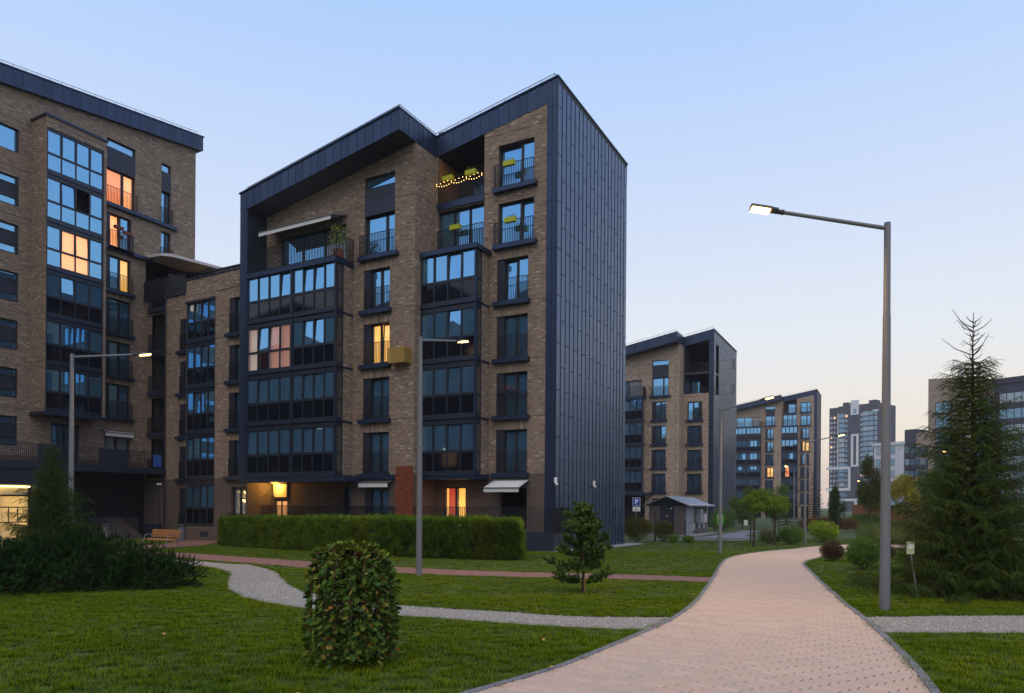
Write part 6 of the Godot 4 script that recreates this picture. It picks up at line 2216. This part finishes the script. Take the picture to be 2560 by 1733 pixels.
func spruce(called: String, label: String, at: Vector3, high: float, wide: float, n_whorls: int, bare_top: float, tones: Array, s: int, density := 1.0) -> void:
	var t := thing(called, label, "spruce", at, 0.0)
	var r := RandomNumberGenerator.new()
	r.seed = s
	var tr := Mb.new()
	tr.tube([Vector3(0, -0.1, 0), Vector3(0.02, high * 0.5, 0.01), Vector3(-0.01, high * 0.86, 0), Vector3(0.0, high, 0.0)], [0.075 * high / 5.0, 0.05 * high / 5.0, 0.016, 0.006], 8)
	put(tr, "trunk", M.bark, t)
	var br := Mb.new()
	var where := []
	var tint := []
	for w in n_whorls:
		var k := float(w) / n_whorls
		var y := high * (0.03 + 0.95 * k)
		var bare := y > high * (1.0 - bare_top)
		var reach := wide * pow(1.0 - k, 1.15) * r.randf_range(0.66, 1.22) + 0.10
		if bare: reach = wide * 0.11 * r.randf_range(0.5, 1.3) + (0.30 if w % 5 == 0 else 0.0)
		var count := int(lerpf(11, 6, k)) if not bare else 3
		for i in count:
			var a := TAU * (i + 0.35 * r.randf()) / count + w * 1.1
			var d := Vector3(cos(a), 0, sin(a))
			var len := reach * (r.randf_range(0.5, 0.85) if r.randf() < 0.45 else r.randf_range(0.95, 1.25))
			var sag := lerpf(-0.16, 0.22, k) * len
			if bare: sag = len * 0.75
			var p0 := Vector3(0, y, 0)
			var p1 := p0 + d * len * 0.55 + Vector3(0, sag * (0.4 if bare else 0.75), 0)
			var p2 := p0 + d * len + Vector3(0, sag + (0.0 if bare else 0.10 * len), 0)
			br.tube([p0, p1, p2], [0.012 + 0.006 * (1.0 - k), 0.009, 0.004], 5, false)
			var steps := maxi(3, int(len / 0.062 * density))
			for q in steps:
				var f := (q + 0.6) / steps
				if f < 0.16: continue
				var p := p0.lerp(p1, f / 0.55) if f < 0.55 else p1.lerp(p2, (f - 0.55) / 0.45)
				var fan := (1.0 - f * 0.55)
				if bare and (f < 0.6 or r.randf() < 0.8): continue
				for side in ([-1.0, 1.0] if f < 0.95 else [0.0]):
					var ang: float = a + side * r.randf_range(0.55, 1.05)
					var out := Vector3(cos(ang), r.randf_range(-0.35, 0.12), sin(ang))
					var size := r.randf_range(0.65, 1.15) * (0.5 + 0.7 * fan) * (0.45 if bare else lerpf(1.1, 0.62, k))
					where.append(Transform3D(Basis.looking_at(-out, Vector3.UP).scaled(Vector3.ONE * size), p + Vector3(0, r.randf_range(-0.03, 0.03), 0)))
					var c: Color = tones[r.randi() % tones.size()]
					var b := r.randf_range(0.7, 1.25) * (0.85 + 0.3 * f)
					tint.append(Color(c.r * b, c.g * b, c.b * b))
	put(br, "branches", M.twig, t)
	copies("crown", needle_twig(0.30, 0.35, 0.036, 95, s % 3), M.needle, t, where, tint, true)

func juniper(label: String, at: Vector3, half: Vector3, n: int, s: int) -> void:
	var t := thing("mountain_pine", label, "shrub", at, 0.0, "low mountain pines in front of the small spruce")
	var r := RandomNumberGenerator.new()
	r.seed = s
	var where := []
	var tint := []
	var br := Mb.new()
	for i in n:
		var a := r.randf() * TAU
		var el := asin(r.randf_range(0.0, 1.0))
		var bump := 1.0 + 0.22 * sin(a * 3.0 + s) * cos(el * 5.0 + a * 2.0) + 0.10 * sin(a * 9.0 + el * 7.0)
		var q := pow(r.randf(), 0.22) * bump
		var d := Vector3(cos(a) * cos(el), sin(el), sin(a) * cos(el))
		var p := d * half * q
		var dir := (Vector3(d.x, 0.45 + d.y, d.z) + Vector3(r.randf_range(-0.8, 0.8), r.randf_range(-0.3, 0.5), r.randf_range(-0.8, 0.8))).normalized()
		where.append(Transform3D(Basis.looking_at(-dir, Vector3(0.3, 0.1, 1)).scaled(Vector3.ONE * r.randf_range(0.75, 1.25)), p))
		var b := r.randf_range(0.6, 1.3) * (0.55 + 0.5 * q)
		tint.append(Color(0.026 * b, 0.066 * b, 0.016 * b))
		if i % 60 == 0:
			br.tube([Vector3(p.x * 0.1, 0.0, p.z * 0.1), p * 0.6, p], [0.022, 0.014, 0.006], 5, false)
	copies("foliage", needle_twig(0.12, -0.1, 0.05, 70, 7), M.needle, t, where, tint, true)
	put(br, "branches", M.bark, t)

func weeping_topiary() -> void:
	var t := thing("weeping_shrub", "weeping leafy shrub trained into a dome of hanging stems on the near lawn", "shrub", on_ground(-4.92, -5.62))
	var r := RandomNumberGenerator.new()
	r.seed = 17
	var stem := Mb.new()
	stem.tube([Vector3(0, -0.05, 0), Vector3(0.02, 0.5, 0.01), Vector3(-0.01, 1.12, 0)], [0.03, 0.027, 0.022], 8)
	put(stem, "trunk", M.bark, t)
	var where := []
	var tint := []
	var stems := Mb.new()
	for i in 120:
		var a := TAU * i / 120.0 * 3.0 + r.randf() * 0.3
		var ring := 0.18 + 0.24 * r.randf()
		if i % 4 == 0: ring = 0.40 + 0.04 * r.randf()
		var top := 1.16 + r.randf_range(-0.06, 0.13) - ring * 0.25
		var d := Vector3(cos(a), 0, sin(a))
		var end := r.randf_range(0.02, 0.22) if r.randf() < 0.85 else r.randf_range(0.2, 0.5)
		var pts := [Vector3(0, 1.08, 0), d * ring * 0.45 + Vector3(0, top, 0), d * ring * 0.85 + Vector3(0, top - 0.03, 0), d * ring * 1.0 + Vector3(0, top * 0.78, 0), d * ring * 1.03 + Vector3(0, top * 0.45, 0), d * ring * 1.04 + Vector3(0, end, 0)]
		stems.tube(pts, [0.008, 0.007, 0.006, 0.0045, 0.0035, 0.002], 5, false)
		for k in 52:
			var f := 0.16 + 0.84 * k / 51.0
			var g := f * 5.0
			var j := mini(int(g), 4)
			var p: Vector3 = pts[j].lerp(pts[j + 1], g - j)
			var up := j < 2
			if up and r.randf() < 0.2: continue
			var o := (d.rotated(Vector3.UP, r.randf_range(-1.5, 1.5)) + Vector3(0, r.randf_range(0.1, 0.9) if up else r.randf_range(-0.9, 0.15), 0)).normalized()
			var sc := r.randf_range(0.5, 1.2)
			var turn := Basis.looking_at(-o, Vector3.UP) * Basis(Vector3.RIGHT, PI / 2 + r.randf_range(-0.5, 0.5)) * Basis(Vector3.UP, r.randf_range(-0.9, 0.9))
			where.append(Transform3D(turn.scaled(Vector3.ONE * sc), p + o * 0.012))
			var w := r.randf()
			var c := Color(0.062, 0.118, 0.020)
			if w < 0.16: c = Color(0.105, 0.135, 0.022)
			elif w < 0.24: c = Color(0.19, 0.17, 0.035)
			elif w < 0.27: c = Color(0.26, 0.12, 0.025)
			elif w < 0.5: c = Color(0.045, 0.098, 0.026)
			if up and w < 0.6: c = Color(0.17, 0.20, 0.028)
			var b := r.randf_range(0.75, 1.25)
			tint.append(Color(c.r * b, c.g * b, c.b * b))
	put(stems, "stems", M.twig, t)
	copies("leaves", leaf_mesh(0.074), M.leaf, t, where, tint, true)

func pine_sapling() -> void:
	var t := thing("pine_sapling", "young pine with brush-like needles on the lawn beside the paved path", "pine", on_ground(-5.82, -13.89))
	var r := RandomNumberGenerator.new()
	r.seed = 23
	var tr := Mb.new()
	tr.tube([Vector3(0, -0.05, 0), Vector3(0.02, 0.6, 0), Vector3(-0.02, 1.3, 0.01), Vector3(0.0, 1.72, 0)], [0.035, 0.03, 0.02, 0.008], 8)
	put(tr, "trunk", M.bark, t)
	var br := Mb.new()
	var where := []
	var tint := []
	for w in [[0.22, 0.52, 7], [0.5, 0.50, 7], [0.78, 0.50, 7], [1.02, 0.44, 7], [1.25, 0.34, 7], [1.45, 0.22, 6], [1.62, 0.10, 4]]:
		for i in w[2]:
			var a: float = TAU * i / w[2] + w[0] * 5.0 + r.randf_range(-0.2, 0.2)
			var d := Vector3(cos(a), 0, sin(a))
			if r.randf() < 0.22: continue
			var l: float = w[1] * r.randf_range(0.6, 1.35)
			var p0 := Vector3(0, w[0], 0)
			var p1 := p0 + d * l * 0.6 + Vector3(0, 0.02, 0)
			var p2 := p0 + d * l + Vector3(0, 0.16, 0)
			br.tube([p0, p1, p2], [0.012, 0.009, 0.006], 5, false)
			for q in 9:
				var f := 0.22 + 0.78 * q / 8.0
				var p := p0.lerp(p1, f / 0.6) if f < 0.6 else p1.lerp(p2, (f - 0.6) / 0.4)
				for k in 3:
					var o := (d * 0.6 + Vector3(r.randf_range(-0.9, 0.9), r.randf_range(0.2, 1.2), r.randf_range(-0.9, 0.9))).normalized()
					where.append(Transform3D(Basis.looking_at(-o, Vector3(0.2, 0.1, 1)).scaled(Vector3.ONE * r.randf_range(0.8, 1.25)), p + Vector3(r.randf_range(-0.07, 0.07), r.randf_range(-0.04, 0.09), r.randf_range(-0.07, 0.07))))
					var b := r.randf_range(0.7, 1.3)
					tint.append(Color(0.075 * b, 0.135 * b, 0.030 * b))
	put(br, "branches", M.bark, t)
	copies("crown", needle_twig(0.12, -0.2, 0.085, 60, 9), M.needle, t, where, tint, true)
	var ties := Mb.new()
	ties.tube([Vector3(0.05, -0.02, 0.02), Vector3(0.05, 0.3, 0.02)], [0.012, 0.012], 6)
	put(ties, "stake", M.bench_wood, t)

func clipped_hedge() -> void:
	var t := thing("clipped_hedge", "long clipped thuja hedge in front of the ground-floor terrace", "hedge", on_ground(-22, -24.5))
	var base := t.position
	var r := RandomNumberGenerator.new()
	r.seed = 29
	var line := smooth_line(xy([-33.2, -26.9, -30.0, -25.9, -26.41, -24.95, -23.0, -23.9, -19.87, -23.1, -17.5, -22.8, -15.69, -22.75, -13.6, -23.0, -12.45, -23.5]), 0.3)
	var spray: Mesh = kept("thuja", func():
		var q := RandomNumberGenerator.new()
		q.seed = 3
		var mb := Mb.new()
		mb.colored = true
		for i in 26:
			var a := q.randf_range(-0.9, 0.9)
			var k := q.randf()
			var p := Vector3(sin(a) * 0.09 * k, 0.14 * k, q.randf_range(-0.012, 0.012))
			var d := Vector3(sin(a * 1.3), cos(a * 1.3), q.randf_range(-0.35, 0.35)).normalized()
			var l := q.randf_range(0.035, 0.065)
			var s := d.cross(Vector3(0, 0, 1)).normalized() * 0.006
			var b := q.randf_range(0.75, 1.25)
			mb.col = Color(b, b, b)
			mb.tri(p - s, p + s, p + d * l + s * 0.4)
			mb.tri(p - s, p + d * l + s * 0.4, p + d * l - s * 0.4)
		return mb)
	var where := []
	var tint := []
	var f := FastNoiseLite.new()
	f.seed = 6
	f.frequency = 0.9
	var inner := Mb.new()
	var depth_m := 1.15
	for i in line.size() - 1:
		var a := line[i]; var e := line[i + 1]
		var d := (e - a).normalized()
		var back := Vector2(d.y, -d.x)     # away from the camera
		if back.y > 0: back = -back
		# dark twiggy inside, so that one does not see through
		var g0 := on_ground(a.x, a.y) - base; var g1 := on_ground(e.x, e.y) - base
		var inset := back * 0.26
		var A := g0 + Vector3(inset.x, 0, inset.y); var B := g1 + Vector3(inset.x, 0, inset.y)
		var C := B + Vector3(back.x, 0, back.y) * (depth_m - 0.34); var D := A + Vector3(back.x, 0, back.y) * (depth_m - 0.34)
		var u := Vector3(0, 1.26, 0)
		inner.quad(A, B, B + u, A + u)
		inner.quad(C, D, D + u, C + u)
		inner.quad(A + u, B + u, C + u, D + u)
		var n := 260
		for k in n:
			var s := r.randf()
			var p2 := a.lerp(e, s)
			var which := r.randf()
			var pos: Vector3
			var out: Vector3
			var lump := f.get_noise_2d(p2.x, p2.y) * 0.13
			if which < 0.60:
				var y := r.randf_range(0.02, 1.42)
				var ripple := f.get_noise_3d(p2.x * 1.3, y * 1.1, p2.y * 1.3) * 0.42 + f.get_noise_3d(p2.x * 4.0, y * 4.0, p2.y * 4.0) * 0.10
				var o := -back
				pos = on_ground(p2.x, p2.y) - base + Vector3(o.x, 0, o.y) * (ripple + 0.03 - 0.08 * pow(y / 1.42, 4.0)) + Vector3(0, y, 0)
				out = Vector3(o.x, r.randf_range(0.25, 1.1), o.y)
			elif which < 0.88:
				var w := r.randf() * depth_m
				var q2 := p2 + back * w
				pos = on_ground(q2.x, q2.y) - base + Vector3(0, 1.40 + lump + r.randf_range(-0.05, 0.05), 0)
				out = Vector3(r.randf_range(-0.5, 0.5), 1.0, r.randf_range(-0.5, 0.5))
			else:
				var y := r.randf_range(0.5, 1.4)
				var q2 := p2 + back * depth_m
				pos = on_ground(q2.x, q2.y) - base + Vector3(0, y, 0)
				out = Vector3(back.x, 0.6, back.y)
			out = (out + Vector3(r.randf_range(-0.35, 0.35), 0, r.randf_range(-0.35, 0.35))).normalized()
			where.append(Transform3D((Basis.looking_at(-out, Vector3.UP) * Basis(Vector3.RIGHT, PI / 2) * Basis(Vector3.UP, r.randf() * TAU)).scaled(Vector3.ONE * r.randf_range(0.9, 1.7)), pos))
			var b := r.randf_range(0.65, 1.3)
			var yel := clampf(f.get_noise_2d(p2.x * 0.5 + 30.0, p2.y) * 1.2 + 0.4, 0.0, 1.0)
			tint.append(Color((0.085 + 0.065 * yel) * b, (0.175 + 0.03 * yel) * b, 0.016 * b))
		if i == 0 or i == line.size() - 2:
			var c := a if i == 0 else e
			var o := -d if i == 0 else d
			for k in 900:
				var w := r.randf() * depth_m
				var y := r.randf_range(0.02, 1.42)
				var q2 := c + back * w + o * (0.05 + f.get_noise_2d(y * 3.0, w * 3.0) * 0.12 - 0.10 * pow(y / 1.42, 4.0))
				where.append(Transform3D((Basis.looking_at(-Vector3(o.x, r.randf_range(0.2, 0.9), o.y).normalized(), Vector3.UP) * Basis(Vector3.RIGHT, PI / 2) * Basis(Vector3.UP, r.randf() * TAU)).scaled(Vector3.ONE * r.randf_range(0.8, 1.3)), on_ground(q2.x, q2.y) - base + Vector3(0, y, 0)))
				var b := r.randf_range(0.65, 1.3)
				tint.append(Color(0.11 * b, 0.19 * b, 0.016 * b))
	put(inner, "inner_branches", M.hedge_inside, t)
	copies("foliage", spray, M.needle, t, where, tint, true)

func broad_tree(called: String, label: String, x: float, z: float, stem: float, half: Vector3, n: int, size: float, tones: Array, s: int, group := "garden trees") -> void:
	var t := thing(called, label, "tree", on_ground(x, z), 0.0, group)
	var r := RandomNumberGenerator.new()
	r.seed = s
	var c := Vector3(0, stem + half.y, 0)
	var lumps := []
	var limbs := []
	for i in 11:
		var d := Vector3(r.randfn(), r.randfn(), r.randfn()).normalized()
		var p := c + d * half * r.randf_range(0.45, 0.72)
		lumps.append([p, half * r.randf_range(0.30, 0.48)])
		limbs.append(p)
	lumps_crown(t, "crown", lumps, n, size, 8, tones, s, 0.4)
	trunk_to(t, stem + half.y * 1.1, 0.05 + 0.012 * (stem + half.y), limbs, s)

func plants() -> void:
	var dark := [Color(0.036, 0.072, 0.020), Color(0.045, 0.085, 0.022), Color(0.030, 0.060, 0.022)]
	spruce("garden_spruce", "big spruce with bare twigs at its top beside the tall lamp", on_ground(1.44, -17.75), 6.0, 1.95, 58, 0.17, [Color(0.075, 0.125, 0.030), Color(0.095, 0.145, 0.030), Color(0.060, 0.10, 0.030)], 41, 1.35)
	spruce("garden_spruce", "small spruce in front of the lit garage and the podium", on_ground(-18.1, -9.75), 3.45, 1.15, 42, 0.05, [Color(0.055, 0.105, 0.025), Color(0.07, 0.12, 0.025), Color(0.045, 0.085, 0.025)], 43, 1.4)
	juniper("dark low mountain pine at the very edge of the near lawn, before the lit garage", on_ground(-16.3, -7.3), Vector3(1.45, 1.05, 1.2), 2600, 51)
	juniper("widest dark mountain pine, right under the small spruce", on_ground(-15.6, -8.75), Vector3(1.35, 1.15, 1.2), 2600, 53)
	juniper("mountain pine mound nearest the gravel bend", on_ground(-14.7, -9.9), Vector3(1.15, 0.85, 1.0), 2000, 55)
	juniper("mountain pine mound behind the others at the trunk of the small spruce", on_ground(-17.2, -10.2), Vector3(1.3, 1.1, 1.1), 1800, 57)
	weeping_topiary()
	pine_sapling()
	clipped_hedge()
	var lime := [Color(0.20, 0.31, 0.02), Color(0.26, 0.35, 0.03), Color(0.15, 0.26, 0.02)]
	var green := [Color(0.08, 0.17, 0.022), Color(0.11, 0.20, 0.025), Color(0.065, 0.14, 0.025)]
	var wine := [Color(0.085, 0.038, 0.026), Color(0.10, 0.06, 0.03), Color(0.065, 0.04, 0.03)]
	bush("round_bush", "fresh green round bush at the inner bend of the paved path", -0.88, -25.87, Vector3(0.56, 0.60, 0.56), 2600, 0.042, green, 61)
	bush("round_bush", "wine red round bush next to the fresh green one", -2.17, -30.4, Vector3(0.52, 0.44, 0.5), 1900, 0.035, wine, 62)
	bush("round_bush", "wine red bush partly hidden behind the tall lamp pole", -0.35, -32.9, Vector3(0.5, 0.42, 0.5), 1300, 0.035, wine, 63)
	bush("round_bush", "bright lime bush behind the distant lamp pole", -4.3, -53.2, Vector3(1.0, 0.82, 0.95), 2200, 0.07, lime, 64)
	bush("round_bush", "dark green bush under the pair of ball maples", -5.9, -48.8, Vector3(0.85, 0.70, 0.85), 1800, 0.06, green, 65)
	bush("round_bush", "pale twiggy bush just right of the ball maple trunks", -7.3, -49.0, Vector3(0.7, 0.55, 0.6), 1000, 0.05, [Color(0.10, 0.13, 0.04), Color(0.2, 0.2, 0.1)], 66)
	bush("round_bush", "small olive shrub at the foot of the fence before the hut", -13.0, -46.6, Vector3(0.45, 0.32, 0.4), 500, 0.05, green, 67)
	bush("round_bush", "second small shrub at the fence nearer the hut door", -12.1, -46.9, Vector3(0.4, 0.28, 0.4), 450, 0.05, green, 68)
	bush("vine_hedge", "leafy russet and green creeper on the fence next to the zinc flank", -15.6, -46.8, Vector3(1.25, 0.95, 0.4), 2400, 0.06, [Color(0.07, 0.12, 0.02), Color(0.10, 0.13, 0.025), Color(0.14, 0.05, 0.02)], 69, "fence planting")
	bush("vine_hedge", "leafy creeper on the fence in front of the hut door", -13.9, -47.3, Vector3(0.75, 0.85, 0.3), 1000, 0.06, [Color(0.07, 0.12, 0.02), Color(0.09, 0.13, 0.025), Color(0.12, 0.06, 0.02)], 70, "fence planting")
	bush("beech_hedge", "russet brown hedge behind the lime bush", -5.6, -74.0, Vector3(3.0, 0.95, 0.8), 2600, 0.09, [Color(0.14, 0.06, 0.025), Color(0.11, 0.07, 0.025), Color(0.16, 0.08, 0.03)], 71, "far planting")
	bush("round_bush", "wide green bush in front of the timber cabin", -2.2, -82.0, Vector3(2.3, 1.1, 1.2), 2200, 0.09, green, 72, "far planting")
	bush("round_bush", "dark green hedge bush behind the utility hut", -15.9, -76.0, Vector3(1.6, 1.35, 1.2), 1700, 0.09, green, 73, "far planting")
	bush("round_bush", "spreading green shrub behind the leaning plant sign", 2.9, -23.0, Vector3(1.5, 0.85, 1.1), 2800, 0.055, [Color(0.08, 0.13, 0.022), Color(0.11, 0.15, 0.025)], 74)
	bush("round_bush", "yellow green shrub low behind the tall lamp pole", 0.9, -23.5, Vector3(0.9, 0.62, 0.8), 1900, 0.05, [Color(0.12, 0.15, 0.02), Color(0.09, 0.13, 0.02)], 75)
	broad_tree("ball_maple", "ball maple on a slim stem nearer the hut", -7.5, -44.6, 1.72, Vector3(1.15, 0.88, 1.1), 2100, 0.085, [Color(0.14, 0.23, 0.02), Color(0.18, 0.26, 0.025), Color(0.09, 0.17, 0.02)], 81)
	broad_tree("ball_maple", "ball maple on a slim stem nearer the lime bush", -6.7, -47.3, 1.8, Vector3(1.05, 0.80, 1.0), 1900, 0.085, [Color(0.15, 0.24, 0.02), Color(0.20, 0.28, 0.025), Color(0.10, 0.18, 0.02)], 82)
	broad_tree("slim_tree", "slim dark tree between the lime bush and the timber cabin", -4.2, -64.0, 0.9, Vector3(0.75, 1.9, 0.75), 1500, 0.09, dark, 83)
	broad_tree("ash_tree", "tall slim ash in front of the distant tower", -2.2, -79.7, 1.7, Vector3(1.5, 3.0, 1.5), 2800, 0.12, [Color(0.05, 0.08, 0.02), Color(0.07, 0.10, 0.022), Color(0.11, 0.09, 0.02)], 84)
	broad_tree("linden_tree", "yellow green tree lit by a lamp beside the tall pole", 1.2, -98.0, 0.6, Vector3(2.1, 3.3, 2.0), 2800, 0.13, [Color(0.34, 0.30, 0.02), Color(0.20, 0.25, 0.02), Color(0.42, 0.30, 0.02)], 85)
	broad_tree("linden_tree", "broad tree at the picture edge behind the big spruce", 7.9, -45.5, 1.6, Vector3(2.2, 3.4, 2.2), 4200, 0.11, [Color(0.08, 0.11, 0.018), Color(0.11, 0.13, 0.02), Color(0.13, 0.10, 0.02)], 86)
	broad_tree("linden_tree", "green tree in front of the purple clad block, behind the spruce", 4.0, -78.0, 1.0, Vector3(2.4, 2.9, 2.2), 2600, 0.12, green, 87)
	broad_tree("linden_tree", "rounded tree against the farther block, above the ball maples", -13.0, -92.0, 0.8, Vector3(2.2, 2.4, 2.0), 2000, 0.13, green, 88)
	broad_tree("linden_tree", "bushy tree beside the flank of the middle block", -15.4, -84.0, 0.3, Vector3(1.7, 2.3, 1.6), 1800, 0.12, [Color(0.07, 0.12, 0.022), Color(0.09, 0.14, 0.022)], 89)
	broad_tree("linden_tree", "distant round tree below the pale low block", -3.0, -128.0, 0.8, Vector3(2.6, 3.0, 2.4), 1800, 0.16, green, 90)
	broad_tree("linden_tree", "distant tree between the spruce and the pale low block", 6.0, -120.0, 0.8, Vector3(2.8, 3.8, 2.6), 2000, 0.16, green, 91)
	spruce("blue_fir", "dark fir in front of the farther block", on_ground(-7.6, -81.2), 6.6, 2.0, 26, 0.04, dark, 92, 0.55)
	spruce("blue_fir", "small dark fir against the windows of the farther block", on_ground(-13.2, -104.0), 8.0, 2.0, 20, 0.04, dark, 93, 0.4)
	ornamental_grass()

func ornamental_grass() -> void:
	var r := RandomNumberGenerator.new()
	r.seed = 99
	var blade: Mesh = kept("reed", func():
		var q := RandomNumberGenerator.new()
		q.seed = 5
		var mb := Mb.new()
		mb.colored = true
		for i in 40:
			var a := q.randf() * TAU
			var l := Vector3(cos(a), 0, sin(a)) * q.randf_range(0.1, 0.45)
			var h := q.randf_range(0.6, 1.1)
			var s := Vector3(-sin(a), 0, cos(a)) * 0.009
			mb.col = Color.WHITE * q.randf_range(0.7, 1.2)
			mb.tri(l * 0.1 - s, l * 0.1 + s, l * 0.5 + Vector3(0, h * 0.7, 0))
			mb.tri(l * 0.5 + Vector3(0, h * 0.7, 0) - s * 0.7, l * 0.5 + Vector3(0, h * 0.7, 0) + s * 0.7, l + Vector3(0, h, 0))
			if i % 4 == 0:
				mb.col = Color(3.2, 1.6, 1.4)
				mb.tri(l * 0.5 + Vector3(0, h * 0.7, 0), l * 0.5 + Vector3(0.02, h * 0.7, 0), l * 0.6 + Vector3(0, h * 1.45, 0))
		return mb)
	var where := []
	var tint := []
	for i in 210:
		var p := Vector2(r.randf_range(-2.2, 3.2), r.randf_range(-66.0, -52.0))
		where.append(Transform3D(Basis(Vector3.UP, r.randf() * TAU).scaled(Vector3.ONE * r.randf_range(0.8, 1.25)), on_ground(p.x, p.y)))
		var b := r.randf_range(0.8, 1.2)
		tint.append(Color(0.12 * b, 0.16 * b, 0.05 * b))
	var o := copies("ornamental_grass", blade, M.grass, self, where, tint, true)
	tag(o, "tall feathery ornamental grass behind the round bushes", "grass")


func _ready() -> void:
	view_and_sky()
	materials()
	ground_and_paths()
	var b1 := block_of_flats("apartment_block", "nearest brick block with standing seam zinc flank and terrace awning", Vector3.ZERO, 0, 0, {"seed": 5, "lit": {
		"l2": {"curtain": "lit_yellow", "glass": "glass_clear"}, "a2": {"curtains": ["lit_pale_soft", "", "lit_dim", "lit_dim"], "tilt": [1, 2], "room": "lit_dim_room"}}})
	nearest_block_extras(b1)
	finish_walls(b1, 300, Rect2(-16.8, 4.3, 1.2, 8.0))
	finish_walls(tall_block())
	finish_walls(link_block())
	var b2 := block_of_flats("apartment_block", "middle brick block behind the small utility hut with corner loggia", Vector3(-4.56, 0.1, -55.62), 1, 0, {"seed": 6, "dx": 3.70, "corner_loggia": true, "back": -46.5, "cols": 25, "flank_holes": [Rect2(-35.4, 16.4, 2.1, 6.2)]})
	finish_walls(b2)
	var b3 := block_of_flats("apartment_block", "farther brick block of eight storeys with one yellow window under its roof", Vector3(-0.64, -0.8, -142.3), 1, 2, {"seed": 7, "lit": {
		"l2": {"curtain": "lit_yellow"}, "r4": {"curtain": "lit_yellow"}, "c2": {"curtains": ["", "lit_orange", "", ""]}}})
	finish_walls(b3)
	far_buildings()
	block_across()
	var apron := sheet(PackedVector2Array([Vector2(-15.05, -43.5), Vector2(-13.9, -43.5), Vector2(-13.9, -30.2), Vector2(-15.05, -30.2)]), 0.03, "apron_paving", M.concrete)
	sheet(PackedVector2Array(xy([-15.5, -49.6, -12.0, -51.5, -9.2, -53.0, -9.2, -56.5, -11.5, -64.0, -12.0, -77.0, -14.0, -77.0, -13.8, -63.0, -14.2, -55.0])), 0.01, "road", M.asphalt)
	lawn()
	fallen_leaves()
	furniture()
	plants()
